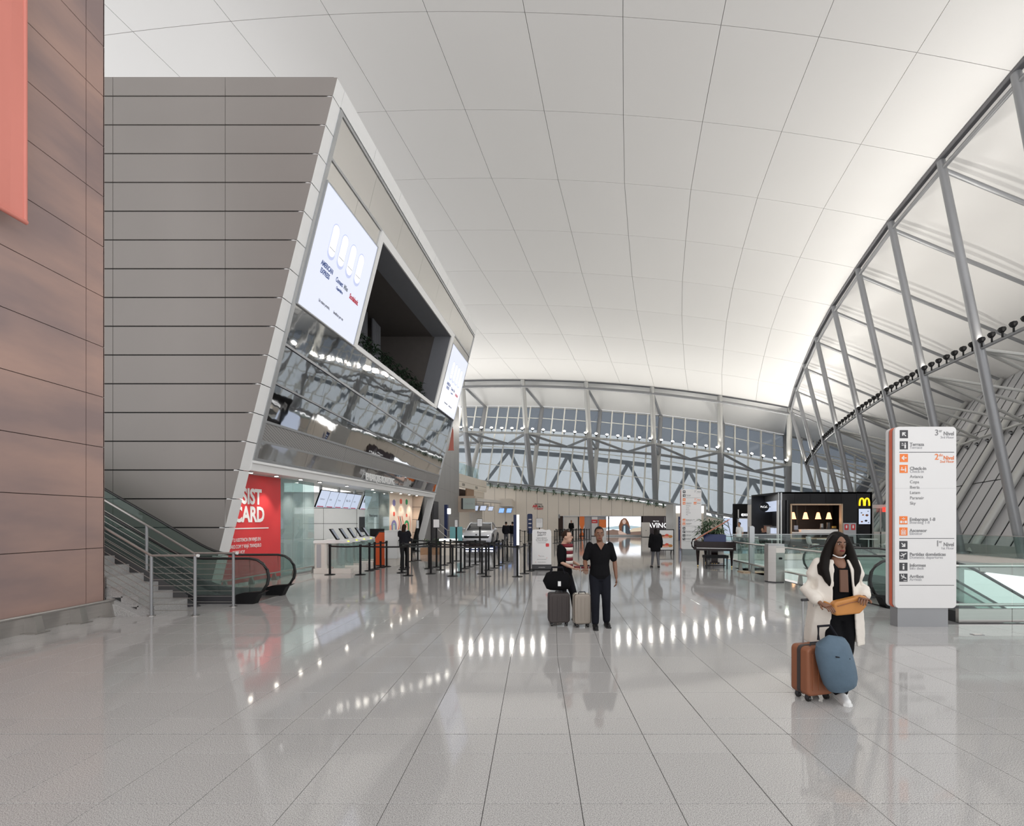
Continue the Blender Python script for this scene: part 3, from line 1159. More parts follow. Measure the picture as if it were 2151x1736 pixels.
# warm panelled end wall of the portal
we = MB()
we.box(-9.5, 24.33, 0, FX(24.33, 0) + 0.02, 24.4, 3.1)
wend = we.build('wall_portal_end', 'joint_brown')
tag(wend, kind='structure')
for (za, zb) in ((0.0, 0.42), (0.44, 1.12), (1.14, 1.82), (1.84, 2.5), (2.52, 3.1)):
    MB().prism([V((-9.5, 24.30, za)), V((FX(24.3, za), 24.30, za)), V((FX(24.3, zb), 24.30, zb)), V((-9.5, 24.30, zb))], (0, 0.03, 0)).build('warm_panel', 'beige_warm', wend)
# downlights in the soffit
for k, y in enumerate((12.2, 13.2, 14.3, 15.3, 17.0, 19.0, 20.8, 21.8, 22.8, 23.8)):
    x = SX(y) + 0.42
    t = thing('downlight', 'small recessed round downlight in the white shopfront soffit', 'light', (x, y, SOF - 0.02), 'downlights in the soffit')
    MB().disc((x, y, 0), 0.07, SOF - 0.035, SOF + 0.01, 16).build('rim', 'alu', t)
    MB().disc((x, y, 0), 0.05, SOF - 0.04, SOF - 0.03, 12).build('lens', 'lit_lamp', t)
    light('downlight_lamp', 'SPOT', (x, y, SOF - 0.06), DOWN_W, (1.0, 0.93, 0.85) if y < 20 else (1.0, 0.86, 0.72), (SX(y) + 0.1, y, 0), 0.04, 1.3, 0.7)
MB().box(-11.6, 16.0, 3.10, -8.6, 20.8, 3.118).build('light_panel', 'lit_panel', shop)
# low bumper rail along the shops
br = thing('bumper_rail', 'low steel bumper rail along the shop glass under the facade', 'rail', (SX(13.5) + 0.2, 13.5, 0))
MB().tube((SX(11.5) + 0.2, 11.5, 0.22), (SX(15.5) + 0.2, 15.5, 0.22), 0.022, 10).build('rail_tube', 'brushed', br, smooth=True)
for y in (11.6, 12.5, 13.4, 14.3, 15.3):
    MB().prism([V((SX(y) + 0.12, y, 0)), V((SX(y) + 0.28, y, 0)), V((SX(y) + 0.22, y, 0.2)), V((SX(y) + 0.16, y, 0.2))], (0, 0.06, 0)).build('bracket', 'steel', br)

# ================================================================== STEEL FRAME: RIGHT SIDE
def RT(k):           # column heads along the right edge beam (k may be fractional)
    Z = 16.8 + 4 * k
    x = XR(Z)
    return V((x, Z, CZ(x, Z)))


NPX = {1: (2057.6, 734), 2: (1939.5, 789), 3: (1862, 832), 4: (1804, 870), 5: (1758, 904), 6: (1731, 927), 7: (1709, 956), 8: (1695, 979)}


def RN(k):           # uplight node on the column
    ks = sorted(NPX)
    if k < 1:
        a, b = RN(1), RN(2)
        return a + (a - b) * (1 - k)
    k0 = min(int(math.floor(k)), 7)
    p = P(*NPX[k0], 16.8 + 4 * k0)
    q = P(*NPX[k0 + 1], 16.8 + 4 * (k0 + 1))
    return p.lerp(q, k - k0)


def RB(k):           # column foot
    t, n = RT(k), RN(k)
    s = t.z / max(0.1, (t.z - n.z))
    return t + (n - t) * s


def OT(k):           # head of the outer louvred wall
    t = RT(k)
    return V((t.x + 12.3, t.y, t.z - 5.4))


def OB(k):
    b = RB(k)
    return V((b.x + 0.5, b.y, 0))


GR = 'raking steel columns along the right-hand roof edge'
nodes_r = {}
for k in range(-1, 9):
    t_, n_, b_ = RT(k), RN(k), RB(k)
    lab = 'raking grey tubular steel column of the right-hand roof edge with outer strut'
    th = thing('raking_column', lab, 'column', (b_.x, b_.y, 0), GR)
    R = 0.20
    MB().tube(b_, n_, R * 0.95, 14).build('lower_shaft', 'tube', th, smooth=True)
    MB().tube(n_, t_ + V((0, 0, 0.12)), R * 0.95, 14, R * 0.8).build('upper_shaft', 'tube', th, smooth=True)
    MB().disc((b_.x, b_.y, 0), R * 1.5, 0.0, 0.06, 18).build('foot_plate', 'tube', th)
    ob, ot = OB(k), OT(k)
    MB().tube(ob, ot, 0.19, 12).build('outer_strut', 'tube_light', th, smooth=True)
    MB().tube(t_ + V((0.1, 0, -0.45)), ot + V((0, 0, -0.05)), 0.10, 10).build('rafter', 'tube', th, smooth=True)
    om = ob.lerp(ot, 0.60)
    MB().tube(n_, om, 0.085, 8).build('tie', 'tube_light', th, smooth=True)
    if k > -1:
        om2 = OB(k - 1).lerp(OT(k - 1), 0.60)
        mid = om.lerp(om2, 0.5)
        MB().tube(n_, mid, 0.08, 8).build('tie', 'tube_light', th, smooth=True)
        MB().tube(RN(k - 1), mid, 0.08, 8).build('tie', 'tube_light', th, smooth=True)
        MB().tube(om, om2, 0.09, 8).build('outer_chord', 'tube_light', th, smooth=True)
        MB().tube(n_, RN(k - 1), 0.085, 8).build('node_chord', 'tube', th, smooth=True)
    nodes_r[k] = n_
# edge beam: dark flat girder with round chord below
eb = thing('edge_beam', 'dark grey roof edge girder rising over the raking columns', 'beam', RT(-1))
for k in range(-1, 8):
    a, b = RT(k), RT(k + 1)
    MB().beam(a + V((0, 0, 0.02)), b + V((0, 0, 0.02)), 0.30, 0.16).build('girder', 'beam_dark', eb)
    MB().tube(a + V((0.12, 0, -0.42)), b + V((0.12, 0, -0.42)), 0.10, 10).build('lower_chord', 'tube', eb, smooth=True)
# soffit panels outside the beam
for k in range(-1, 8):
    for h in range(2):
        m1 = MB()
        n = 4
        vs = []
        for a in range(n + 1):
            kk = k + a / n
            for b in range(n + 1):
                u = h * 0.5 + (0.5 if h == 0 else 0.56) * b / n
                p = RT(kk).lerp(OT(kk), u) + V((0, 0, 0.35 * math.sin(PI * u) + 0.12))
                vs.append(p)
        g = 0.006
        fs = [(a * (n + 1) + b, (a + 1) * (n + 1) + b, (a + 1) * (n + 1) + b + 1, a * (n + 1) + b + 1) for a in range(n) for b in range(n)]
        m1.add(vs, fs)
        m1.build('soffit_panel', 'ceil', ceiling, smooth='all', recalc=False)
# louvred outer wall
wr = MB()
ks = [-1 + 0.5 * i for i in range(20)]
for i in range(len(ks) - 1):
    a, b = ks[i], min(ks[i + 1], 8)
    o_ = V((0.35, 0, -0.1))
    wr.quad(OB(a) + o_, OB(b) + o_, OT(b) + V((1.0, 0, 0.5)), OT(a) + V((1.0, 0, 0.5)))
cA, cB, cC, cD = OB(8) + V((0.35, 0, 0)), V((OB(8).x + 4.2, 58.5, 0)), V((OT(8).x + 4, 58.5, OT(8).z + 0.4)), OT(8) + V((1.0, 0, 0.5))
wr.quad(cA, cB, cC, cD)
wall_right = wr.build('wall_right', 'charcoal', recalc=False)
tag(wall_right, kind='structure')
kk = -1.0
while kk < 7.95:
    a, b = kk + 0.012, min(kk + 0.242, 8.0)
    p = [OB(a), OB(b), OT(b), OT(a)]
    nrm = (p[1] - p[0]).cross(p[3] - p[0]).normalized()
    if nrm.x > 0:
        nrm = -nrm
    for (u, v_) in ((0.0, 0.33), (0.335, 0.66), (0.665, 1.0)):
        q = [p[0].lerp(p[3], u), p[1].lerp(p[2], u), p[1].lerp(p[2], v_), p[0].lerp(p[3], v_)]
        sk = nrm * 0.12
        q2 = [q[0] + V((0.22, 0, -0.06)), q[1] + V((0.25, 0, -0.07)), q[2] + V((0.25, 0, -0.07)), q[3] + V((0.22, 0, -0.06))]
        MB().hexa([x - nrm * 0.03 for x in q2] + q2).build('louvre_board', 'louvre', wall_right)
    kk += 0.25
for q in range(9):
    u0, u1 = q / 9 + 0.004, (q + 1) / 9 - 0.004
    b4 = [cA.lerp(cB, u0), cA.lerp(cB, u1), cD.lerp(cC, u1), cD.lerp(cC, u0)]
    MB().hexa([x + V((-0.10, -0.02, 0)) for x in b4] + [x + V((-0.06, -0.01, 0)) for x in b4]).build('louvre_board', 'louvre', wall_right)
# edge rail of the louvre foot
for i in range(18):
    a = -1 + i * 0.5
    MB().beam(OB(a) + V((0, 0, 0.25)), OB(a + 0.5) + V((0, 0, 0.25)), 0.08, 0.5).build('kerb', 'tube_light', wall_right)

# ================================================================== STEEL FRAME: BACK GLASS WALL
ZB = 48.8
FT = [(845, 803), (971, 802), (1097.7, 801), (1231, 806), (1369.7, 817), (1512, 835), (1659, 857)]       # heads on the beam
FN = [(845, 906), (978, 908), (1105.5, 910.4), (1237.7, 920), (1373, 932.5), (1513, 951), (1657, 978.5)]   # uplight nodes
FB = [(858, 985), (988, 1000), (1117, 1022), (1246, 1036), (1377, 1054), (1513, 1080), (1655, 1098)]       # feet
BT = [(890, 855), (1020, 855.6), (1139, 856.5), (1261, 863.5), (1388, 874), (1518.6, 890.6), (1649, 916)]
BM = [(872, 930), (1005.7, 931), (1128, 934), (1253.6, 944), (1383.7, 955.5), (1516, 975), (1652, 1005)]
ft = [P(x, y, ZB) for x, y in FT]
ft = [V((p.x, p.y, CZ(p.x, p.y))) for p in ft]
ft[-1] = RT(8)
fn = [P(x, y, 50.6) for x, y in FN]
fb = [P(x, y, 52.6) for x, y in FB]
bt = [P(x, y, 57.0) for x, y in BT]
bm_ = [P(x, y, 54.6) for x, y in BM]
for i in range(7):
    lab = 'forked grey steel column in front of the rear glass wall'
    th = thing('forked_column', lab, 'column', (fb[i].x, fb[i].y, 0), 'forked columns of the rear glass wall')
    MB().tube(V((fb[i].x, fb[i].y, 0)), fb[i], 0.34, 14).build('stub', 'tube', th, smooth=True)
    MB().tube(fb[i], fn[i], 0.34, 14, 0.30).build('front_arm_lower', 'tube', th, smooth=True)
    MB().tube(fn[i], ft[i] + V((0, 0, 0.1)), 0.30, 14, 0.26).build('front_arm_upper', 'tube_light', th, smooth=True)
    MB().tube(fb[i], bm_[i], 0.26, 12).build('back_arm_lower', 'tube_light', th, smooth=True)
    MB().tube(bm_[i], bt[i], 0.26, 12).build('back_arm_upper', 'tube', th, smooth=True)
    MB().tube(ft[i] + V((0, 0, -0.4)), bt[i], 0.15, 8).build('rafter', 'tube', th, smooth=True)
    MB().tube(fn[i], bm_[i], 0.15, 8).build('link', 'tube', th, smooth=True)
    if i < 6:
        MB().tube(fn[i], fn[i + 1], 0.13, 8).build('upper_chord', 'tube_light', th, smooth=True)
        MB().tube(bm_[i], bm_[i + 1], 0.16, 8).build('lower_chord', 'tube', th, smooth=True)
        mid = bm_[i].lerp(bm_[i + 1], 0.5)
        MB().tube(fn[i], mid, 0.15, 8).build('brace', 'tube', th, smooth=True)
        MB().tube(mid, fn[i + 1], 0.15, 8).build('brace', 'tube', th, smooth=True)
eb = thing('edge_beam', 'grey roof edge girder above the rear glass wall', 'beam', ft[0])
for i in range(6):
    n = 4
    pts = []
    for q in range(n + 1):
        x = lerp(ft[i].x, ft[i + 1].x, q / n)
        pts.append(V((x, ZB, CZ(x, ZB))))
    for q in range(n):
        MB().beam(pts[q] + V((0, 0, 0.06)), pts[q + 1] + V((0, 0, 0.06)), 0.3, 0.16).build('girder', 'beam_dark', eb)
        MB().tube(pts[q] + V((0, 0.1, -0.62)), pts[q + 1] + V((0, 0.1, -0.62)), 0.17, 8).build('lower_chord', 'tube', eb, smooth=True)
# soffit between beam and glass head
for i in range(6):
    for h in range(2):
        m1 = MB()
        n = 4
        vs = []
        for a in range(n + 1):
            u = h * 0.5 + 0.5 * a / n
            x = lerp(ft[i].x, ft[i + 1].x, u)
            p0 = V((x, ZB, CZ(x, ZB)))
            p1 = bt[i].lerp(bt[i + 1], u)
            for b in range(n + 1):
                v_ = b / n
                vs.append(p0.lerp(p1, v_) + V((0, 0, 0.55 * math.sin(PI * v_) + 0.15)))
        fs = [(a * (n + 1) + b, (a + 1) * (n + 1) + b, (a + 1) * (n + 1) + b + 1, a * (n + 1) + b + 1) for a in range(n) for b in range(n)]
        m1.add(vs, fs)
        m1.build('soffit_panel', 'ceil', ceiling, smooth='all', recalc=False)
m1 = MB()
vs = []
for a in range(9):
    u = 1.06 * a / 8
    p0 = RT(8).lerp(OT(8), u) + V((0, 0, 0.35 * math.sin(PI * min(u, 1)) + 0.12))
    p1 = bt[-1].lerp(V((OT(8).x + 4, 58.8, OT(8).z + 0.3)), u) + V((0, 0, 0.15 + 0.3 * math.sin(PI * min(u, 1))))
    for b in range(4):
        vs.append(p0.lerp(p1, b / 3))
m1.add(vs, [(a * 4 + b, (a + 1) * 4 + b, (a + 1) * 4 + b + 1, a * 4 + b + 1) for a in range(8) for b in range(3)])
m1.build('soffit_panel', 'ceil', ceiling, smooth='all', recalc=False)

# glazing: panes, mullions and transoms
win = thing('window_1', None, None, (5, 54, 3), kind='structure')
MUL = [1024, 1046, 1070, 1094, 1144, 1169, 1195, 1220, 1273, 1299, 1326, 1351, 1405.6, 1433, 1460, 1487, 1541.6, 1570, 1597, 1625, 1682, 1710, 1738, 1766, 1794, 1822, 1850]
ALLM = sorted(MUL + [1000, 975, 945, 1119, 1247, 1378, 1514, 1655])


def glz(x, v_):
    """point on the glass: base px x, v_ 0 at the sill .. 1 at the head"""
    dx = max(0, 24 - (x - 1022) * 0.045)
    yb = interp(x, [940, 1022, 1340, 1430, 1540, 1660, 1760], [1008, 1016, 1047, 1063, 1086, 1104, 1112])
    xt = x + dx
    yt = interp(xt, [p[0] for p in BT] + [1760], [p[1] for p in BT] + [938])
    a, b = P(x, yb, 53.6), P(xt, yt, 57.0)
    return a.lerp(b, v_)


TRV = [0.0, 0.24, 0.47, 0.70, 0.86, 1.0]
for i in range(len(ALLM) - 1):
    xa, xb = ALLM[i], ALLM[i + 1]
    for j in range(len(TRV) - 1):
        p = [glz(xa, TRV[j]), glz(xb, TRV[j]), glz(xb, TRV[j + 1]), glz(xa, TRV[j + 1])]
        nrm = V((0, -1, 0))
        c = (p[0] + p[1] + p[2] + p[3]) / 4
        q = [c + (x - c) * 0.995 for x in p]
        m1 = MB()
        m1.add(q, [(0, 1, 2, 3)])
        m1.build('pane', 'glass_win_low' if j < 3 else 'glass_win', win, recalc=False)
    for j in (1, 2, 4):
        MB().beam(glz(xa, TRV[j]), glz(xb, TRV[j] - 0.004), 0.10, 0.09).build('transom', 'frame_cream', win)
for x in ALLM:
    MB().beam(glz(x, 0) + V((0, -0.15, 0)), glz(x, 1) + V((0, -0.15, 0)), 0.15, 0.22, (0, 1, 0)).build('mullion', 'frame_cream', win)
xs_ = [940, 1000, 1060, 1120, 1180, 1247, 1310, 1378, 1440, 1514, 1590, 1655, 1740, 1850]
for i in range(len(xs_) - 1):
    MB().beam(glz(xs_[i], 1), glz(xs_[i + 1], 1), 0.2, 0.2).build('head_rail', 'alu', win)
    MB().beam(glz(xs_[i], 0), glz(xs_[i + 1], 0), 0.3, 0.35).build('sill_rail', 'tube', win)
# outside steel seen through the panes
ou = thing('outer_truss', 'blurred grey steel truss outside behind the rear glazing', 'truss', (5, 60, 0))
OUT = [(905, 946), (1070, 948), (1193, 958), (1320, 973), (1447, 988), (1580, 1010), (1720, 1035)]
oo = [P(x, y, 61) for x, y in OUT]
for i in range(6):
    MB().beam(oo[i], oo[i + 1], 0.4, 0.55).build('chord', 'outer_steel', ou)
    lowm = V(((oo[i].x + oo[i + 1].x) / 2, 60, min(oo[i].z, oo[i + 1].z) - 7.2))
    MB().beam(oo[i], lowm, 0.35, 0.42).build('diagonal', 'outer_steel', ou)
    MB().beam(lowm, oo[i + 1], 0.35, 0.42).build('diagonal', 'outer_steel', ou)
    MB().beam(lowm + V((0, 0, 0.4)), lowm + V((7.8, 0, -0.5)), 0.35, 0.4).build('chord', 'outer_steel', ou)
m1 = MB()
for (za, zb) in ((1, 8), (8, 18)):
    pass
# ================================================================== REAR BEIGE WALL
ZW = 50.0


def wtop(x):
    return interp(x, [940, 1022, 1340, 1430, 1481, 1540, 1660], [1013, 1021, 1054, 1072, 1082, 1100, 1112])


wb = MB()
poly = [P(940, 0, ZW), P(1700, 0, ZW)]
wpts = [V((P(x, 0, ZW + 0.12).x, ZW + 0.12, 0)) for x in (940, 1700)]
top = [P(x, wtop(x), ZW + 0.12) for x in (1700, 1660, 1540, 1481, 1430, 1340, 1022, 940)]
wb.prism(wpts + top, (0, 0.2, 0))
wall_back = wb.build('wall_back', 'joint_brown')
tag(wall_back, kind='structure')
DOORX = [(1183, 1272)]
for i in range(34):
    xa, xb = 950 + 22.3 * i, 950 + 22.3 * (i + 1)
    base = 0.0
    if xb > 1184 and xa < 1413:
        base = 2.25
    a, b = P(xa, wtop(xa), ZW), P(xb, wtop(xb), ZW)
    g = 0.012
    z1, z2 = max(a.z, base + .02), max(b.z, base + .02)
    MB().prism([V((a.x + g, ZW, base)), V((b.x - g, ZW, base)), V((b.x - g, ZW, z2)), V((a.x + g, ZW, z1))], (0, 0.1, 0)).build('beige_panel', 'beige', wall_back)
# sloped planter ledge on top of the wall
for i in range(len(xs_) - 3):
    xa, xb = xs_[i], xs_[i + 1]
    a, b = P(xa, wtop(xa), ZW - 0.1), P(xb, wtop(xb), ZW - 0.1)
    MB().hexa([a, b, b + V((0, 3.4, 0.1)), a + V((0, 3.4, 0.1)), a + V((0, 0, 0.14)), b + V((0, 0, 0.14)), b + V((0, 3.4, 0.3)), a + V((0, 3.4, 0.3))]).build('ledge', 'pale_teal', wall_back)
    MB().tube(a + V((0, 0.4, 0.55)), b + V((0, 0.4, 0.55)), 0.09, 8).build('ledge_rail', 'tube', wall_back, smooth=True)
for k in range(25):
    x = 1030 + k * 16.5 + random.uniform(-3, 3)
    if x > 1412:
        x += 45
    if x > 1545:
        continue
    c = P(x, wtop(x), ZW - 0.25)
    t = thing('ledge_plant', 'small trailing green plant on the sloping ledge of the rear beige wall', 'plant', c, 'plants on the rear wall ledge')
    m1 = MB()
    leafset(m1, c + V((0, 0, 0.2)), 9, random.uniform(0.38, 0.5), 0.12, up=0.4, droop=0.5, seed=k)
    leafset(m1, c + V((0.05, 0, 0.05)), 6, 0.4, 0.12, up=-0.2, droop=0.5, seed=k + 90)
    m1.build('leaves', 'leaf', t, recalc=False)
    MB().tube(c + V((0, 0, -0.02)), c + V((0, 0, 0.25)), 0.05, 6).build('stem', 'leaf_dark', t)

# ================================================================== TRUSS UPLIGHTS
proto = None


def floodlight(c, aim, warm, grp, lab, r=0.10, lit=True):
    t = thing('floodlight', lab, 'light', c, grp)
    d = V(aim).normalized()
    c = V(c)
    m_ = MB()
    m_.loft([m_.ring(c, d, r * 0.55, 8), m_.ring(c + d * r * 0.8, d, r * 1.1, 8), m_.ring(c + d * r * 1.7, d, r * 1.25, 8)])
    m_.build('housing', 'black', t)
    m_ = MB()
    m_.tube(c + d * r * 1.7, c + d * (r * 1.74), r * 1.1, 8)
    m_.build('lens', 'lit_lamp' if lit else 'alu', t)
    m_ = MB()
    s = V((0, 1, 0)).cross(d).normalized() if abs(d.y) < 0.8 else V((1, 0, 0))
    m_.beam(c - V((0, 0, 0.22)), c, 0.05, 0.05)
    m_.build('bracket', 'black', t)
    return t


for i in range(0, 6):
    for q in range(6):
        u = (q + 0.6) / 6.0
        c = fn[i].lerp(fn[i + 1], u) + V((0, -0.25, 0.28))
        floodlight(c, (0, -0.75, 0.7), True, 'uplights on the rear truss', 'black uplight on the truss before the rear glass wall', 0.15)
        light('uplight_lamp', 'SPOT', c + V((0, -0.4, 0.38)), FLOOD_W * 1.15 / 6, (1.0, 0.965, 0.90), (c.x + 0.5, c.y - 9, 16), 0.07, 2.4, 0.9)
    m_ = fn[i].lerp(fn[i + 1], 0.5)
    light('uplight_lamp', 'SPOT', m_ + V((0, 0.6, 0.55)), FLOOD_W * 0.7, (1.0, 0.965, 0.90), (m_.x, m_.y + 3.5, 15), 0.12, 2.0, 0.9)
for k in range(-1, 8):
    nf = 7
    for q in range(nf):
        u = (q + 0.5) / nf
        c = RN(k).lerp(RN(k + 1), u) + V((-0.12, 0, 0.22))
        if k >= 0:
            floodlight(c, (0.25, 0.35, 0.9), True, 'uplights on the right-hand truss', 'black uplight on the chord tube across the right-hand raking columns', 0.115, True)
    m_ = RN(k).lerp(RN(k + 1), 0.5)
    light('uplight_lamp', 'SPOT', m_ + V((-0.6, 0, 0.5)), FLOOD_W * 1.0, (1.0, 0.965, 0.91), (m_.x - 9, m_.y, 18), 0.12, 2.4, 0.9)
    light('uplight_lamp', 'SPOT', m_ + V((0.6, 0, 0.5)), FLOOD_W * 0.5, (1.0, 0.965, 0.91), (m_.x + 3, m_.y, 15), 0.12, 2.0, 0.9)
# spots aimed back into the hall on the outer chord
for k in range(0, 5):
    for q in range(3):
        a, b = OB(k).lerp(OT(k), 0.6), OB(k + 1).lerp(OT(k + 1), 0.6)
        c = a.lerp(b, 0.25 + 0.25 * q) + V((-0.1, 0, -0.3))
        floodlight(c, (-0.6, -0.2, -0.7), False, 'spots on the outer chord', 'small black spotlight under the outer chord before the louvres', 0.08, False)

# ================================================================== GREY BLOCK AND CHECK-IN CORNER BEYOND THE FACADE
gb = MB()
GA, GBp = V((-6.55, 26.3, 0)), V((-6.6, 38.6, 0))
gb.prism([GA + V((-0.1, 0, 0)), GBp + V((-0.1, 0, 0)), GBp + V((-6, 0, 0)), GA + V((-6, 0, 0))], (0, 0, 11.5))
wgb = gb.build('wall_left_far', 'joint')
tag(wgb, kind='structure')
zz = [0, 2.1, 4.0, 5.9, 7.8, 9.7, 11.5]
for i in range(6):
    for j in range(6):
        a, b = GA.lerp(GBp, j / 6), GA.lerp(GBp, (j + 1) / 6)
        MB().hexa([V((a.x - .1, a.y + .008, zz[i] + .008)), V((b.x - .1, b.y - .008, zz[i] + .008)), V((b.x, b.y - .008, zz[i] + .008)), V((a.x, a.y + .008, zz[i] + .008)),
                   V((a.x - .1, a.y + .008, zz[i + 1])), V((b.x - .1, b.y - .008, zz[i + 1])), V((b.x, b.y - .008, zz[i + 1])), V((a.x, a.y + .008, zz[i + 1]))]).build('grey_panel', 'grey_panel2', wgb)
MB().box(-12.6, 38.55, 0, -6.6, 38.62, 11.5).build('end_panel', 'grey_panel2', wgb)
# small banner hanging on it
t = thing('hanging_banner', 'small salmon hanging banner beyond the mirror facade', 'banner', P(947, 945, 29))
a, b, c_, d_ = P(942, 946, 29), P(953, 946, 29), P(952.5, 905, 29), P(950.5, 897, 29)
MB().prism([a, b, c_, d_], (0, 0.02, 0)).build('cloth', 'salmon', t)
MB().tube(P(941, 946, 29), P(954, 946, 29), 0.03, 6).build('bottom_pole', 'salmon', t)
MB().tube(P(952, 898, 29), V((-6.6, 29, P(952, 898, 29).z)), 0.03, 6).build('bracket', 'alu', t)
# balcony block
bal = thing('wall_balcony', None, None, P(990, 1040, 42), kind='structure')
BA, BB = P(963, 1093, 38.7), P(1022, 1093, 47.0)
BA.z = BB.z = 0


def bwall(u0, u1, z0, z1, mat, name, th=0.15, off=0.0):
    a, b = BA.lerp(BB, u0), BA.lerp(BB, u1)
    d = (BB - BA).normalized()
    nrm = V((d.y, -d.x, 0))
    m_ = MB()
    m_.hexa([V((a.x, a.y, z0)) + nrm * off, V((b.x, b.y, z0)) + nrm * off, V((b.x, b.y, z0)) + nrm * (off - th), V((a.x, a.y, z0)) + nrm * (off - th),
             V((a.x, a.y, z1)) + nrm * off, V((b.x, b.y, z1)) + nrm * off, V((b.x, b.y, z1)) + nrm * (off - th), V((a.x, a.y, z1)) + nrm * (off - th)])
    return m_.build(name, mat, bal)


for (za, zb) in ((4.72, 5.18), (5.2, 5.86)):
    bwall(0, 1, za, zb, 'beige', 'balcony_panel')
for (za, zb) in ((3.5, 4.08), (4.1, 4.7)):
    bwall(0.52, 1, za, zb, 'beige', 'balcony_panel', 0.15, -0.3)
bwall(0, 1, 0, 4.7, 'joint_brown', 'backing', 0.1, -0.9)
for u in (0.12, 0.15, 0.18, 0.56, 0.59, 0.62):
    bwall(u, u + 0.012, 4.84, 5.08, 'black', 'vent_slot', 0.02, 0.01)
bwall(0, 0.75, 5.86, 6.9, 'glass_clear', 'balustrade_pane', 0.02, -0.2)
bwall(0.28, 0.54, 3.2, 4.7, 'wood', 'timber_panel', 0.1, -0.1)
bwall(0.0, 0.5, 0.0, 3.1, 'beige', 'wall_panel', 0.08, -0.45)
bwall(0.5, 1.0, 0.0, 3.1, 'off_white', 'wall_panel', 0.08, -0.45)
bwall(0.5, 0.98, 3.1, 3.45, 'off_white', 'canopy', 1.2, 0.3)
t = thing('shop_sign', 'pale green backlit shop sign box hung below the balcony', 'sign', P(985, 1068, 38.0))
a = P(972.5, 1070, 38.0)
b = P(997.5, 1047, 38.0)
MB().box(a.x, 38.0, a.z, b.x, 38.25, b.z).build('box', 'pale_teal', t)
MB().box(a.x - 0.14, 38.02, a.z, a.x, 38.25, b.z).build('side', 'dark', t)
MB().box(a.x - 0.62, 38.15, a.z - 0.25, b.x, 38.3, b.z + 0.2).build('mount_board', 'beige_warm', t)
text('CHECK-IN', 0.2, V((a.x + 0.12, 37.99, (a.z + b.z) / 2 - 0.07)), XD, ZD, 'ink_mid', t, extrude=0.001, squeeze=0.8)

# ================================================================== STAIR, ESCALATOR AND RAILS ON THE LEFT
st = thing('staircase', 'pale stone staircase rising behind the copper wall', 'staircase', (-7.2, 8.9, 0))
SY_A, SY_B = 8.44, 9.24
for k in range(12):
    x1 = -7.19 - 0.30 * k
    z1 = 0.178 * (k + 1)
    MB().box(x1 - 0.33, SY_A, z1 - 0.178 - (0.0 if k == 0 else 0.02), x1, SY_B, z1).build('step', 'stair_stone', st)
MB().prism([V((-7.0, SY_B + 0.01, 0.0)), V((-10.6, SY_B + 0.01, 2.1)), V((-10.6, SY_B + 0.01, 1.6)), V((-7.4, SY_B + 0.01, 0.0))], (0, 0.12, 0)).build('dark_stringer', 'dark', st)
MB().prism([V((-7.19, SY_B, 0)), V((-7.19, SY_B, 0.24)), V((-10.7, SY_B, 2.36)), V((-10.7, SY_B, 0))], (0, 0.02, 0)).build('skirt', 'charcoal', st)
MB().prism([V((-8.06, 8.40, 0)), V((-7.30, 8.40, 0)), V((-8.06, 8.40, 0.36))], (0, 0.06, 0)).build('stone_curb', 'stair_stone', st)
MB().prism([V((-8.0, 8.36, 0)), V((-7.42, 8.36, 0)), V((-8.0, 8.36, 0.27))], (0, 0.04, 0)).build('stone_wedge', 'granite', st)


def stair_rail(y, xb, xe, label, zt, posts, slope_to):
    """wire rail: flat from xe to xb, then rising to the left"""
    t = thing('stair_railing', label, 'railing', (xb, y, 0))
    sl = 0.178 / 0.30
    xl = slope_to
    MB().path([(xe, y, zt), (xb, y, zt), (xl, y, zt + (xb - xl) * sl)], 0.024, 10).build('handrail', 'steel', t, smooth=True)
    MB().tube((xe, y, zt), (xe + 0.03, y, zt), 0.03, 10).build('end_cap', 'white_metal', t)
    for k in range(8):
        z = 0.10 + k * (zt - 0.2) / 8
        MB().path([(xe - 0.03, y, z), (xb, y, z)], 0.006, 5).build('wire', 'steel', t)
        MB().path([(xb, y, z), (xl, y, z + (xb - xl) * sl)], 0.006, 5).build('wire', 'steel', t)
    for (x, zb) in posts:
        ztop = zt + max(0, xb - x) * sl
        MB().tube((x, y, zb), (x, y, ztop), 0.026, 10).build('post', 'tube', t, smooth=True)
        if zb < 0.01:
            MB().disc((x, y, 0), 0.07, 0, 0.012, 14).build('foot_flange', 'steel', t)
    return t


stair_rail(8.41, -7.22, -6.36, 'near wire railing of the staircase beside the copper wall', 1.13, [(-7.22, 0), (-6.40, 0)], -10.3)
stair_rail(9.30, -7.10, -6.22, 'far wire railing between staircase and escalator', 1.11, [(-7.08, 0), (-6.28, 0), (-8.08, 0.5)], -11.5)


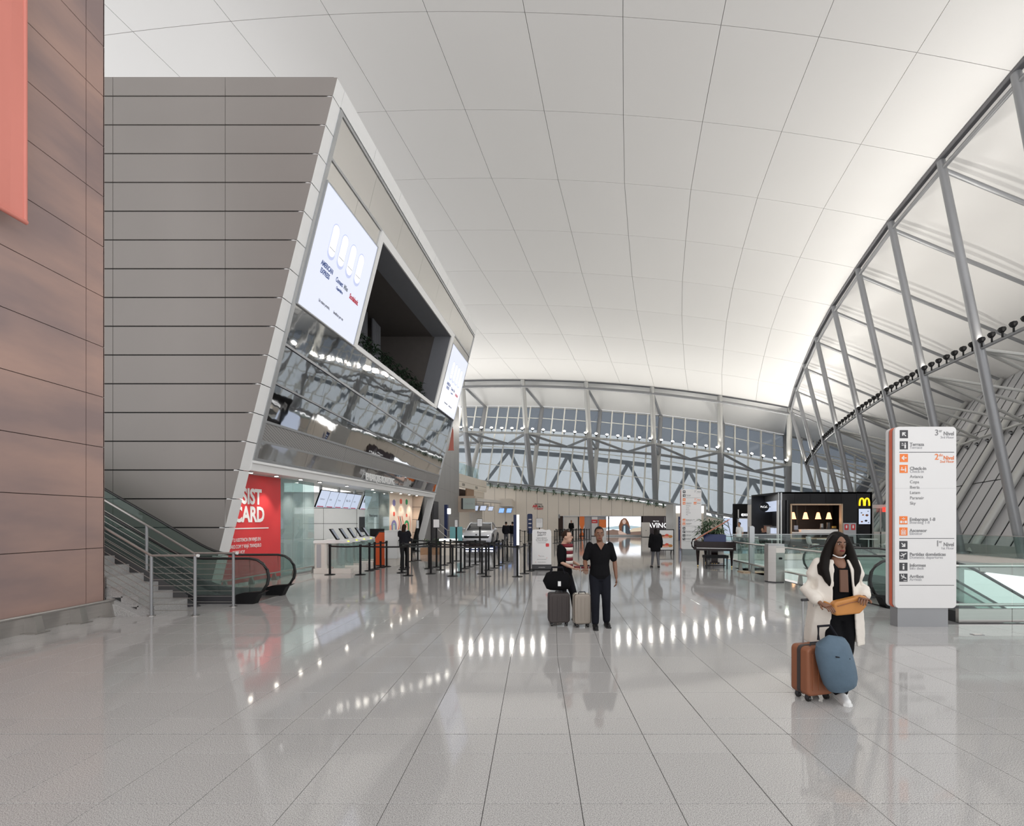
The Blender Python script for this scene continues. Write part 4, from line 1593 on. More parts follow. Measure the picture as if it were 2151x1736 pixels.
def escalator(x_end, ya, yb, up, label, zbase=0.0, run=9.0, dirx=-1):
    """escalator whose bottom (up) or top (down) landing is at x_end; runs along dirx"""
    t = thing('escalator', label, 'escalator', (x_end, (ya + yb) / 2, zbase))
    sl = 0.577 * (1 if up else -1)
    flat = 1.35

    def prof(h, ext=0.0):
        pts = []
        x = x_end + dirx * 0.36
        pts.append((x, zbase + h))
        pts.append((x_end + dirx * flat, zbase + h))
        for q in range(1, 6):
            u = q / 5
            xx = flat + 0.9 * u
            pts.append((x_end + dirx * xx, zbase + h + sl * 0.9 * u * u / 2))
        xe = flat + 0.9
        pts.append((x_end + dirx * (xe + run), zbase + h + sl * (0.45 + run)))
        return pts
    for y in (ya, yb):
        top = prof(0.97)
        bot = prof(0.16)
        m1 = MB()
        n = len(top)
        arc = []
        for q in range(9):
            a = PI / 2 - PI * q / 8
            arc.append((x_end + dirx * 0.36 - dirx * 0.40 * math.cos(a), zbase + 0.565 + 0.405 * math.sin(a)))
        hr = [(x, y, z) for x, z in reversed(top)] + [(x, y, z) for x, z in arc[1:]]
        m1 = MB()
        m1.path(hr, 0.036, 8, 0.028)
        m1.build('handrail', 'rubber', t, smooth=True)
        m1 = MB()
        for q in range(n - 1):
            m1.quad((top[q][0], y, top[q][1] - 0.03), (top[q + 1][0], y, top[q + 1][1] - 0.03), (bot[q + 1][0], y, bot[q + 1][1]), (bot[q][0], y, bot[q][1]))
        vs = [(x_end + dirx * 0.36, y, zbase + 0.565)] + [(x + dirx * 0.03 * 1, y, z) for x, z in arc]
        m1.add(vs, [tuple(range(len(vs)))])
        m1.build('glass_panel', 'glass_green', t)
        m1 = MB()
        for q in range(n - 1):
            a, b = bot[q], bot[q + 1]
            m1.hexa([V((a[0], y - 0.07, a[1] - 0.16)), V((b[0], y - 0.07, b[1] - 0.16)), V((b[0], y + 0.07, b[1] - 0.16)), V((a[0], y + 0.07, a[1] - 0.16)),
                     V((a[0], y - 0.07, a[1] + 0.02)), V((b[0], y - 0.07, b[1] + 0.02)), V((b[0], y + 0.07, b[1] + 0.02)), V((a[0], y + 0.07, a[1] + 0.02))])
        m1.build('skirt_board', 'dark', t)
        m1 = MB()
        xx = x_end + dirx * 0.36
        m1.prism([V((xx + dirx * 0.25, y - 0.09, zbase)), V((xx - dirx * 0.12, y - 0.09, zbase)), V((xx - dirx * 0.22, y - 0.09, zbase + 0.20)), V((xx - dirx * 0.36, y - 0.09, zbase + 0.27)), V((xx + dirx * 0.1, y - 0.09, zbase + 0.24)), V((xx + dirx * 0.25, y - 0.09, zbase + 0.2))], (0, 0.18, 0))
        m1.build('handrail_inlet', 'black', t)
    bot = prof(0.0)
    MB().box(min(x_end + dirx * 0.3, x_end + dirx * flat), ya + 0.08, zbase + 0.002, max(x_end + dirx * 0.3, x_end + dirx * flat), yb - 0.08, zbase + 0.012).build('comb_plate', 'steel', t)
    if up:
        for k in range(14):
            x = x_end + dirx * (flat + 0.55 + 0.38 * k)
            z = zbase + 0.21 * (k)
            m1 = MB()
            m1.box(min(x, x + dirx * 0.4), ya + 0.08, max(zbase, z - 0.21), max(x, x + dirx * 0.4), yb - 0.08, z + 0.015)
            m1.build('tread', 'charcoal', t)
    else:
        for k in range(14):
            x = x_end + dirx * (flat + 0.6 + 0.38 * k)
            z = zbase - 0.21 * (k + 0.6)
            m1 = MB()
            m1.box(min(x, x + dirx * 0.4), ya + 0.08, z - 0.25, max(x, x + dirx * 0.4), yb - 0.08, z)
            m1.build('tread', 'charcoal', t)
    m1 = MB()
    for q in range(len(bot) - 1):
        a, b = bot[q], bot[q + 1]
        if not up:
            m1.hexa([V((a[0], ya - 0.08, a[1] - 0.75)), V((b[0], ya - 0.08, b[1] - 0.75)), V((b[0], yb + 0.08, b[1] - 0.75)), V((a[0], yb + 0.08, a[1] - 0.75)),
                     V((a[0], ya - 0.08, a[1] - 0.5)), V((b[0], ya - 0.08, b[1] - 0.5)), V((b[0], yb + 0.08, b[1] - 0.5)), V((a[0], yb + 0.08, a[1] - 0.5))])
        else:
            m1.hexa([V((a[0], ya + 0.05, max(0, a[1] - 0.6))), V((b[0], ya + 0.05, max(0, b[1] - 0.6))), V((b[0], yb - 0.05, max(0, b[1] - 0.6))), V((a[0], yb - 0.05, max(0, a[1] - 0.6))),
                     V((a[0], ya + 0.05, a[1] + 0.001)), V((b[0], ya + 0.05, b[1] + 0.001)), V((b[0], yb - 0.05, b[1] + 0.001)), V((a[0], yb - 0.05, a[1] + 0.001))])
    m1.build('truss_casing', 'charcoal', t)
    return t


escalator(-5.80, 9.66, 10.72, True, 'green glass escalator climbing left beside the stone staircase', run=5.0)

# ================================================================== RIGHT VOID: ESCALATOR AND GLASS BALUSTRADES
escalator(6.95, 9.25, 10.35, False, 'green glass escalator going down behind the signage totem', run=6.6, dirx=1)
escalator(8.6, 13.2, 14.3, False, 'green glass escalator going down farther back in the void', run=6.6, dirx=1)


def balustrade(a, b, label, n, skirt=0.25, outer=0.0, grab=True, feet=False, h=1.05):
    a, b = V(a), V(b)
    t = thing('glass_balustrade', label, 'balustrade', a)
    d = (b - a).normalized()
    nr = V((d.y, -d.x, 0))
    for k in range(n):
        p, q = a.lerp(b, k / n) + d * 0.01, a.lerp(b, (k + 1) / n) - d * 0.01
        m1 = MB()
        m1.hexa([p + V((0, 0, 0.05)) - nr * .006, q + V((0, 0, 0.05)) - nr * .006, q + V((0, 0, 0.05)) + nr * .006, p + V((0, 0, 0.05)) + nr * .006,
                 p + V((0, 0, h)) - nr * .006, q + V((0, 0, h)) - nr * .006, q + V((0, 0, h)) + nr * .006, p + V((0, 0, h)) + nr * .006])
        m1.build('glass_panel', 'glass_clear', t)
    if skirt:
        for k in range(n):
            p, q = a.lerp(b, k / n) + d * 0.004, a.lerp(b, (k + 1) / n) - d * 0.004
            MB().hexa([p + nr * .0 + V((0, 0, 0.0)), q + V((0, 0, 0.0)), q + nr * 0.06, p + nr * 0.06,
                       p + V((0, 0, skirt)), q + V((0, 0, skirt)), q + nr * 0.06 + V((0, 0, skirt)), p + nr * 0.06 + V((0, 0, skirt))]).build('steel_skirting', 'brushed', t)
    if grab:
        o_ = nr * 0.12
        MB().tube(a + o_ + V((0, 0, 0.98)), b + o_ + V((0, 0, 0.98)), 0.028, 10).build('handrail', 'brushed', t, smooth=True)
        MB().tube(a + o_ + V((0, 0, 0.29)), b + o_ + V((0, 0, 0.29)), 0.028, 10).build('bumper_tube', 'brushed', t, smooth=True)
        for k in range(n):
            p = a.lerp(b, (k + 0.5) / n)
            MB().path([p + V((0, 0, 0.88)), p + nr * 0.09 + V((0, 0, 0.88)), p + nr * 0.12 + V((0, 0, 0.97))], 0.012, 6).build('bracket', 'steel', t)
            if feet:
                MB().prism([p + nr * 0.05, p + nr * 0.19, p + nr * 0.15 + V((0, 0, 0.28)), p + nr * 0.08 + V((0, 0, 0.28))], d * 0.05).build('foot', 'steel', t)
    else:
        MB().beam(a + V((0, 0, h)), b + V((0, 0, h)), 0.05, 0.03).build('cap_rail', 'alu', t)
    return t


balustrade((9.3, 7.85, 0), (7.42, 7.85, 0), 'glass balustrade with steel handrail right of the signage totem', 2, 0.24)
balustrade((12.0, 7.85, 0), (9.32, 7.85, 0), 'glass balustrade continuing past the totem along the void', 2, 0.24)


def bal_left():
    a, b = V((7.42, 11.0, 0)), V((7.50, 16.6, 0))
    return balustrade(b, a, 'glass balustrade with steel tubes behind litter bin and piano', 6, 0.0, feet=True)


bal_left()
balustrade((8.95, 23.5, 0), (8.95, 17.2, 0), 'glass balustrade beside the potted palm', 4, 0.0, grab=False)
balustrade((9.0, 23.55, 0), (17.8, 23.55, 0), 'glass balustrade in front of the food stalls across the void', 7, 0.0, grab=False)
balustrade((17.8, 23.55, 0), (22.05, 23.55, 0), 'glass balustrade across the void beyond the food stalls', 3, 0.0, grab=False)
balustrade((22.05, 23.5, 0), (22.05, 9.0, 0), 'glass balustrade at the feet of the raking columns', 9, 0.0, grab=False)


# ================================================================== SIGNAGE TOTEMS
def rrect(x0, z0, x1, z1, r, n=5):
    pts = []
    for (cx, cz, a0) in ((x1 - r, z0 + r, -PI / 2), (x1 - r, z1 - r, 0), (x0 + r, z1 - r, PI / 2), (x0 + r, z0 + r, PI)):
        for k in range(n + 1):
            a = a0 + PI / 2 * k / n
            pts.append((cx + r * math.cos(a), cz + r * math.sin(a)))
    return pts


def totem(x0, Y, label, k=1.0, extra=None):
    """1.03 m wide double-sided directory; (x0, Y) is its front-left foot"""
    t = thing('signage_totem', label, 'sign', (x0, Y, 0))
    W, Zb, Zt, D = 1.03, 0.32, 3.37, 0.20
    MB().box(x0 + 0.06, Y + 0.02, 0, x0 + W - 0.12, Y + D - 0.02, Zb + 0.03).build('plinth', 'tube', t)
    pts = rrect(x0, Zb, x0 + W, Zt, 0.07)
    for (ya, yb, mt, nm, ins) in ((0, 0.045, 'sign_white', 'front_leaf', 0), (0.045, 0.075, 'alu', 'core', 0.01), (0.075, 0.125, 'stripe', 'red_band', 0.0), (0.125, 0.155, 'alu', 'core', 0.01), (0.155, 0.2, 'sign_white', 'rear_leaf', 0)):
        q = rrect(x0 + ins, Zb + ins, x0 + W - ins, Zt - ins, 0.07)
        MB().prism([V((a, Y + ya, b)) for a, b in q], (0, yb - ya, 0)).build(nm, mt, t)
    S = 7.52 / F      # metres per photo pixel on this face
    X = lambda px: x0 + (px - 1880) * S
    Zz = lambda py: Zb + (1278 - py) * S
    yf = Y - 0.003

    def tx(s, px, py, h, mat='ink_grey', al='LEFT', bold=0.0, sq=1.0):
        text(s, h * S * 1.36, (X(px), yf, Zz(py)), XD, ZD, mat, t, al, extrude=0.0008, bold=bold, squeeze=sq)

    def rule(py, mat='ink'):
        MB().box(X(1889), yf, Zz(py) - 0.004, X(2004), Y, Zz(py) + 0.004).build('rule', mat, t)

    def icon(px, py, mat, kind):
        a, b = X(px), Zz(py)
        s = 17 * S
        ic = MB().box(a, yf, b, a + s, Y, b + s).build('icon', mat, t)
        y2 = yf - 0.0015

        def poly(pp):
            MB().prism([V((a + u * s, y2, b + v_ * s)) for u, v_ in pp], (0, 0.0012, 0)).build('pictogram', 'sign_white', ic)
        if kind in ('nw', 'se', 'w'):
            rot = {'w': 0, 'nw': -PI / 4, 'se': PI * 0.75}[kind]
            base = [(-0.32, 0), (-0.02, 0.30), (0.08, 0.20), (-0.06, 0.06), (0.34, 0.06), (0.34, -0.06), (-0.06, -0.06), (0.08, -0.20), (-0.02, -0.30)]
            poly([(0.5 + u * math.cos(rot) - v_ * math.sin(rot), 0.5 + u * math.sin(rot) + v_ * math.cos(rot)) for u, v_ in base])
        elif kind == 'person':
            poly([(0.55, 0.12), (0.75, 0.12), (0.75, 0.62), (0.55, 0.62)])
            poly([(0.58, 0.68), (0.72, 0.68), (0.72, 0.82), (0.58, 0.82)])
            poly([(0.2, 0.48), (0.5, 0.48), (0.5, 0.56), (0.2, 0.56)])
            poly([(0.2, 0.72), (0.4, 0.66), (0.42, 0.74), (0.24, 0.8)])
        elif kind == 'desk':
            poly([(0.12, 0.32), (0.58, 0.32), (0.58, 0.46), (0.12, 0.46)])
            poly([(0.64, 0.15), (0.8, 0.15), (0.8, 0.6), (0.64, 0.6)])
            poly([(0.2, 0.52), (0.34, 0.52), (0.34, 0.7), (0.2, 0.7)])
            poly([(0.66, 0.66), (0.78, 0.66), (0.78, 0.78), (0.66, 0.78)])
        elif kind == 'gate':
            poly([(0.08, 0.15), (0.36, 0.15), (0.36, 0.45), (0.08, 0.45)])
            poly([(0.64, 0.15), (0.92, 0.15), (0.92, 0.45), (0.64, 0.45)])
            poly([(0.45, 0.15), (0.55, 0.15), (0.55, 0.42), (0.45, 0.42)])
            poly([(0.3, 0.66), (0.7, 0.66), (0.7, 0.73), (0.3, 0.73)])
            poly([(0.47, 0.56), (0.53, 0.56), (0.53, 0.86), (0.47, 0.86)])
        elif kind == 'lift':
            poly([(0.2, 0.12), (0.8, 0.12), (0.8, 0.18), (0.2, 0.18)])
            poly([(0.2, 0.62), (0.8, 0.62), (0.8, 0.68), (0.2, 0.68)])
            poly([(0.2, 0.18), (0.26, 0.18), (0.26, 0.62), (0.2, 0.62)])
            poly([(0.74, 0.18), (0.8, 0.18), (0.8, 0.62), (0.74, 0.62)])
            poly([(0.34, 0.22), (0.46, 0.22), (0.46, 0.55), (0.34, 0.55)])
            poly([(0.54, 0.22), (0.66, 0.22), (0.66, 0.55), (0.54, 0.55)])
            poly([(0.35, 0.76), (0.45, 0.76), (0.4, 0.88)])
            poly([(0.55, 0.88), (0.65, 0.88), (0.6, 0.76)])
        elif kind == 'i':
            poly([(0.4, 0.15), (0.6, 0.15), (0.6, 0.6), (0.4, 0.6)])
            poly([(0.4, 0.7), (0.6, 0.7), (0.6, 0.85), (0.4, 0.85)])
        elif kind in ('dep', 'arr'):
            s1 = 1 if kind == 'dep' else -1
            f = lambda u, v_: (0.5 + u * math.cos(0.5 * s1) - v_ * math.sin(0.5 * s1), 0.58 + u * math.sin(0.5 * s1) + v_ * math.cos(0.5 * s1))
            poly([f(-0.36, -0.05), f(0.36, -0.05), f(0.42, 0.02), f(0.3, 0.07), f(-0.36, 0.07)])
            poly([f(-0.02, 0.05), f(0.1, 0.05), f(-0.12, 0.3), f(-0.2, 0.3)])
            poly([f(-0.02, -0.03), f(0.1, -0.03), f(-0.1, -0.28), f(-0.18, -0.28)])
            poly([f(-0.36, 0.05), f(-0.26, 0.05), f(-0.4, 0.2), f(-0.46, 0.2)])
            poly([(0.1, 0.1), (0.5, 0.1), (0.5, 0.17), (0.1, 0.17)] if kind == 'dep' else [(0.5, 0.1), (0.9, 0.1), (0.9, 0.17), (0.5, 0.17)])

    icon(1890, 921, 'ink', 'nw')
    icon(1890, 944.5, 'ink', 'person')
    tx('Terraza', 1911, 937, 7, bold=0.0016)
    tx('Terrace', 1911, 943, 6, 'ink_mid')
    tx('3', 1963, 915, 13, al='LEFT', bold=0.001)
    tx('er', 1972, 908, 6)
    tx('Nivel', 2004, 915, 8.4, al='RIGHT', bold=0.0014, sq=0.92)
    tx('3rd Floor', 2004, 921.5, 5.5, 'ink_mid', 'RIGHT')
    rule(950.5)
    icon(1890, 971, 'orange', 'w')
    tx('2', 1963, 966, 13, 'orange', bold=0.001)
    tx('do', 1972, 959, 6, 'orange')
    tx('Nivel', 2004, 966, 8.4, 'orange', 'RIGHT', 0.0014, 0.92)
    tx('2nd Floor', 2004, 972.5, 5.5, 'orange', 'RIGHT')
    icon(1889.5, 994, 'orange', 'desk')
    tx('Check-in', 1911, 987.5, 7, bold=0.0016)
    tx('Check-in', 1911, 993.5, 6, 'ink_mid')
    for q, s in enumerate(('Avianca', 'Copa', 'Iberia', 'Latam', 'Paranair', 'Sky')):
        tx(s, 1911, 1004.5 + 11.2 * q, 6.6, 'ink_grey')
    MB().box(X(1880), yf + 0.002, Zz(1026.5), X(2009.5), Y, Zz(1026.2)).build('seam', 'ink_mid', t)
    icon(1889, 1102, 'orange', 'gate')
    tx('Embarque 1-8', 1910.5, 1094.5, 7, bold=0.0016)
    tx('Boarding 1-8', 1910.5, 1100.5, 6, 'ink_mid')
    icon(1889, 1125.5, 'orange', 'lift')
    tx('Ascensor', 1910.5, 1118, 7, bold=0.0016)
    tx('Elevator', 1910.5, 1124, 6, 'ink_mid')
    rule(1131.5)
    icon(1889, 1154, 'ink', 'se')
    tx('1', 1965, 1148, 13, bold=0.001)
    tx('er', 1972, 1141, 6)
    tx('Nivel', 2004, 1148, 8.4, al='RIGHT', bold=0.0014, sq=0.92)
    tx('1st Floor', 2004, 1154.5, 5.5, 'ink_mid', 'RIGHT')
    icon(1889, 1176, 'ink', 'dep')
    tx('Partidas domésticas', 1910.5, 1168, 7, bold=0.0016)
    tx('Domestic departures', 1910.5, 1174, 6, 'ink_mid')
    icon(1889, 1199.5, 'ink', 'i')
    tx('Informes', 1910.5, 1191, 7, bold=0.0016)
    tx('Info desk', 1910.5, 1197, 6, 'ink_mid')
    icon(1889, 1222.5, 'ink', 'arr')
    tx('Arribos', 1910.5, 1214.5, 7, bold=0.0016)
    tx('Arrivals', 1910.5, 1220.5, 6, 'ink_mid')
    rule(1230)
    if extra:
        icon(1960, 994, 'orange', 'gate')
        tx('Embarque', 1980, 987.5, 6, bold=0.001, sq=0.7)
    return t


totem(6.04, 7.52, 'tall white directory totem with orange edge beside the escalator void')
g = G(1431, 1167)
totem(g.x, g.y, 'tall white directory totem standing behind the grand piano', extra=True)

# ================================================================== E-GATES, MONITORS, COUNTER
GY = [15.15 + 0.86 * k for k in range(5)]


def egate(x, y, label):
    t = thing('boarding_gate', label, 'gate', (x, y, 0), 'boarding gates under the facade')
    MB().box(x, y - 0.12, 0, x + 1.25, y + 0.12, 0.16).build('base', 'off_white', t)
    MB().cbox(x, y - 0.11, 0.16, x + 0.42, y + 0.11, 1.02, 0.05).build('pedestal', 'off_white', t)
    MB().box(x + 0.1, y - 0.122, 0.2, x + 0.25, y - 0.108, 0.98).build('dark_inlay', 'ink_mid', t)
    pts = [(x + 0.45, 0.18), (x + 0.95, 0.18), (x + 0.95, 0.3)] + [(x + 0.95 - 0.35 * math.sin(a), 0.3 + 0.55 * (1 - math.cos(a))) for a in (0.3, 0.7, 1.1, 1.5)] + [(x + 0.45, 1.0)]
    MB().prism([V((a, y - 0.008, b)) for a, b in [(x + .45, .18), (x + 1.0, .18), (x + 1.0, .95), (x + .92, 1.0), (x + .45, 1.0)]], (0, 0.016, 0)).build('glass_wing', 'glass_frost', t)
    MB().path([(x + 0.44, y - 0.015, 0.98), (x + 0.44, y - 0.015, 0.32), (x + 0.5, y - 0.015, 0.22), (x + 0.62, y - 0.015, 0.18)], 0.03, 8).build('tube_frame', 'steel', t, smooth=True)
    MB().prism([V((x + 0.0, y - 0.13, 1.02)), V((x + 1.2, y - 0.13, 1.02)), V((x + 1.2, y - 0.13, 1.06)), V((x + 0.7, y - 0.13, 1.14)), V((x, y - 0.13, 1.10))], (0, 0.26, 0)).build('top_cover', 'white_metal', t)
    sp = MB().prism([V((x + 0.50, y - 0.1, 1.50)), V((x + 0.56, y - 0.1, 1.50)), V((x + 0.80, y - 0.1, 1.14)), V((x + 0.74, y - 0.1, 1.14))], (0, 0.2, 0)).build('screen', 'black', t)
    d = V((0.36, 0, 0.24)).normalized()
    MB().hexa([V((x + 0.572, y - 0.085, 1.475)), V((x + 0.572, y + 0.085, 1.475)), V((x + 0.785, y + 0.085, 1.165)), V((x + 0.785, y - 0.085, 1.165)), V((x + 0.574, y - 0.085, 1.48)), V((x + 0.574, y + 0.085, 1.48)), V((x + 0.79, y + 0.085, 1.17)), V((x + 0.79, y - 0.085, 1.17))]).build('display', 'scr_grey', sp)
    MB().disc((x + 1.12, y, 0), 0.035, 1.06, 1.10, 10).build('reader_light', 'lit_green', t)
    return t


for k, y in enumerate(GY):
    egate(SX(y) + 0.36 - 0.17 * k, y, ['boarding gate beside the frosted shop glass, first of the row', 'boarding gate second in the row from the frosted shop glass', 'boarding gate in the middle of the row of five', 'boarding gate fourth in the row from the frosted shop glass', 'boarding gate at the orange cabinet, last of the row'][k])

# hanging monitors
mx = thing('monitor_row', 'row of five hanging white display monitors over the boarding gates', 'monitor', (-7.9, 18.4, 2.9))
YA, YB = 16.75, 20.15


def mon(parent, ya, yb, name='monitor'):
    xa, xb = -8.0 + (ya - 16.9) * 0.055, -8.0 + (yb - 16.9) * 0.055
    top, bot, back = 2.93, 2.28, 0.24
    p = [V((xa - back, ya, bot)), V((xb - back, yb, bot)), V((xb, yb, top)), V((xa, ya, top))]
    n = (p[1] - p[0]).cross(p[3] - p[0]).normalized()
    if n.x < 0:
        n = -n
    o = MB().hexa([x - n * 0.05 for x in p] + p).build(name, 'black', parent)
    c = (p[0] + p[1] + p[2] + p[3]) / 4
    q = [c + (x - c) * 0.955 + n * 0.004 for x in p]
    MB().hexa([x - n * 0.003 for x in q] + q).build('display', 'lit_screen', o)
    r = [q[0].lerp(q[3], 0.02).lerp(q[1].lerp(q[2], 0.02), 0.1), q[0].lerp(q[3], 0.02).lerp(q[1].lerp(q[2], 0.02), 0.8), q[0].lerp(q[3], 0.07).lerp(q[1].lerp(q[2], 0.07), 0.8), q[0].lerp(q[3], 0.07).lerp(q[1].lerp(q[2], 0.07), 0.1)]
    MB().hexa([x + n * 0.001 for x in r] + [x + n * 0.003 for x in r]).build('red_bar', 'scr_red', o)
    ud, rd = (p[3] - p[0]).normalized(), (p[1] - p[0]).normalized()
    return o, q, ud, rd, n


for k in range(5):
    ya, yb = lerp(YA, YB, k / 5), lerp(YA, YB, (k + 1) / 5)
    o, q, ud, rd, n = mon(mx, ya, yb)
    s = ['Embarque', 'Salida', 'Puerta', 'No. 5-6', 'Vuelo'][k]
    text(s, 0.10 if k != 3 else 0.15, q[0] + ud * 0.30 + rd * 0.10 + n * 0.003, rd, ud, 'scr_grey' if k != 3 else 'scr_dark', o, extrude=0.0005, squeeze=0.8)
for y in (17.0, 18.4, 19.8):
    x = -8.05 + (y - 16.9) * 0.055
    MB().tube((x - 0.12, y, 2.6), (x - 0.12, y, SOF), 0.06, 8).build('hanger', 'alu', mx, smooth=True)
mx2 = thing('monitor', 'single hanging white display monitor beside the frosted photo shop', 'monitor', (-7.75, 21.0, 2.9))
mon(mx2, 20.45, 21.25, 'case')
MB().tube((-7.9, 20.6, 2.6), (-7.9, 20.6, SOF), 0.05, 8).build('hanger', 'alu', mx2, smooth=True)

# info kiosk inside the lobby and screens on the counter
t = thing('info_kiosk', 'slim white kiosk with dark screen inside the boarding lobby', 'kiosk', (-7.9, 20.6, 0))
MB().cbox(-8.15, 20.5, 0, -7.75, 20.7, 2.05, 0.03).build('body', 'white', t)
MB().box(-8.08, 20.49, 1.25, -7.82, 20.502, 1.95).build('screen', 'dark', t)
MB().box(-8.08, 20.49, 0.7, -7.82, 20.502, 1.1).build('lower_screen', 'black', t)
t = thing('desk_monitor', 'black desk monitor on a stand behind the boarding gates', 'monitor', (-6.95, 19.6, 0))
MB().box(-7.25, 19.58, 1.0, -6.62, 19.62, 1.42).build('panel', 'black', t)
MB().tube((-6.93, 19.62, 0.0), (-6.93, 19.62, 1.1), 0.03, 8).build('stand', 'dark', t)
MB().disc((-6.93, 19.62, 0), 0.2, 0, 0.02).build('foot', 'dark', t)

# orange cabinet and white counter
g = G(788, 1193)
t = thing('orange_cabinet', 'orange cabinet with a chamfered top beside the white counter', 'cabinet', (-6.1, 17.5, 0))
x0, x1, y0 = -6.27, -5.90, 17.5
MB().prism([V((x0, y0, 0.04)), V((x1, y0, 0.04)), V((x1, y0, 1.32)), V((x0 + 0.16, y0, 1.32)), V((x0, y0, 1.08))], (0, 0.5, 0)).build('body', 'orange_deep', t)
MB().box(x0 + 0.02, y0 + 0.02, 0, x1 - 0.02, y0 + 0.48, 0.05).build('plinth', 'dark', t)
MB().prism([V((x0 - 0.01, y0 - 0.01, 1.08)), V((x0 + 0.15, y0 - 0.01, 1.33)), V((x1 + 0.005, y0 - 0.01, 1.33)), V((x1 + 0.005, y0 - 0.01, 1.35)), V((x0 + 0.14, y0 - 0.01, 1.35)), V((x0 - 0.03, y0 - 0.01, 1.09))], (0, 0.52, 0)).build('edge_trim', 'dark', t)
t = thing('service_counter', 'white service counter standing against the orange cabinet', 'counter', (-5.6, 17.5, 0))
MB().box(-5.89, 17.45, 0.30, -5.40, 18.9, 1.36).build('body', 'white', t)
MB().box(-5.89, 17.48, 0.0, -5.45, 18.85, 0.30).build('plinth', 'off_white', t)
MB().box(-5.89, 17.43, 1.36, -5.38, 18.92, 1.39).build('worktop', 'white_metal', t)
MB().box(-5.41, 17.6, 0.98, -5.18, 18.5, 1.01).build('bag_shelf', 'dark', t)
MB().box(-5.41, 18.0, 0.80, -5.2, 18.06, 0.98).build('bracket', 'dark', t)

# ================================================================== QUEUE STANCHIONS
ST = {}
PROTO = {}


def stanchion_proto(h, sign):
    o = thing('queue_stanchion', 'x', 'stanchion')
    MB().tube((0, 0, 0.02), (0, 0, h), 0.036, 12).build('post', 'black', o, smooth=True)
    MB().lathe((0, 0, 0), [(0.17, 0.0), (0.17, 0.012), (0.13, 0.022), (0.04, 0.03)], 18).build('base', 'black', o, smooth=True)
    MB().tube((0, 0, 0.93), (0, 0, 1.0) if h > 0.95 else (0, 0, 0.965), 0.046, 10).build('belt_head', 'black', o, smooth=True)
    return o


def stanchion(px, py, h=0.96, label=None):
    key = 'tall' if h > 1.1 else 'std'
    g = G(px, py)
    if key == 'tall':
        o = stanchion_proto(h, False)
    elif key not in PROTO:
        PROTO[key] = stanchion_proto(h, False)
        o = PROTO[key]
    else:
        o = copy_tree(PROTO[key])
    o.location = g
    WL[o.name] = g.copy()
    o['label'] = label or 'black belt barrier post in the queue lanes before the boarding gates'
    o['category'] = 'stanchion'
    if label:
        if 'group' in o:
            del o['group']
    else:
        o['group'] = 'belt barrier posts by the boarding gates'
    ST[(px, py)] = o
    return o


def belt(a, b, z=0.94):
    o = ST[a]
    p, q = G(*a), G(*b)
    m1 = MB()
    n = 4
    pts = []
    for k in range(n + 1):
        u = k / n
        r = p.lerp(q, u)
        pts.append(V((r.x, r.y, z - 0.02 * math.sin(PI * u))))
    for k in range(n):
        m1.beam(pts[k], pts[k + 1], 0.006, 0.05)
    # parts are local to the post
    for i in range(len(m1.v)):
        m1.v[i] = m1.v[i] - p
    m1.build('belt', 'rubber', o, world=False)


A = [(693, 1208), (757, 1208), (776, 1199.7), (787, 1196.5), (799.5, 1193), (812, 1191), (844, 1204), (857, 1210), (847, 1197), (864.6, 1180), (901, 1195), (905, 1206), (925.5, 1198), (934, 1187.6), (946, 1183.4), (950.5, 1211),
     (968, 1202.7), (976, 1195), (986.5, 1191), (998.6, 1187), (1012.5, 1206), (1021, 1211.5), (1026.5, 1198.4), (1038.6, 1193.8), (1048, 1188.7), (1056, 1185), (1065.5, 1180), (1087, 1212), (1101.8, 1205.5), (1113, 1200)]
for a in A:
    stanchion(*a)
# far queue lanes in front of the rear wall
FA = [(1092, 1138), (1102.4, 1143), (1110, 1137.6)] + [(1165 + 5.6 * k, 1142 - 0.62 * k) for k in range(14)] + [(1168 + 8.5 * k, 1135 - 0.4 * k) for k in range(8)] + [(1073, 1140), (1081, 1136)]
for a in FA:
    o = stanchion(*a)
    o['label'] = 'black belt barrier post in the far queue lanes before the rear wall'
    o['group'] = 'belt barrier posts before the rear wall'
for ch in ([(693, 1208), (757, 1208), (857, 1210), (905, 1206), (950.5, 1211), (1021, 1211.5)], [(757, 1208), (776, 1199.7), (787, 1196.5), (799.5, 1193), (812, 1191)], [(844, 1204), (857, 1210)], [(844, 1204), (901, 1195), (925.5, 1198), (968, 1202.7), (1012.5, 1206)],
           [(847, 1197), (901, 1195)], [(864.6, 1180), (934, 1187.6), (986.5, 1191), (1026.5, 1198.4)], [(946, 1183.4), (998.6, 1187), (1038.6, 1193.8)], [(1038.6, 1193.8), (1048, 1188.7), (1056, 1185), (1065.5, 1180)], [(1087, 1212), (1101.8, 1205.5), (1113, 1200)], [(976, 1195), (1026.5, 1198.4), (1087, 1212)]):
    for i in range(len(ch) - 1):
        belt(ch[i], ch[i + 1])
for ch in (FA[3:17], FA[17:25], FA[0:3]):
    for i in range(len(ch) - 1):
        belt(ch[i], ch[i + 1])


def sign_stanchion(px, py, top, w_, h_, label, mat='sign_white', lines=True):
    o = stanchion(px, py, 1.5, label)
    g = G(px, py)
    fr = MB().box(-w_ / 2 - 0.015, -0.03, top - h_ - 0.015, w_ / 2 + 0.015, 0.0, top + 0.015).build('sign_frame', 'ink', o, world=False)
    MB().box(-w_ / 2, -0.036, top - h_, w_ / 2, -0.029, top).build('sign_sheet', mat, fr, world=False)
    if lines:
        for k in range(4):
            MB().box(-w_ / 2 + 0.04, -0.039, top - 0.08 - 0.06 * k, w_ / 2 - 0.04 - 0.03 * (k % 2), -0.036, top - 0.065 - 0.06 * k).build('text_line', 'ink_mid', fr, world=False)
    return o


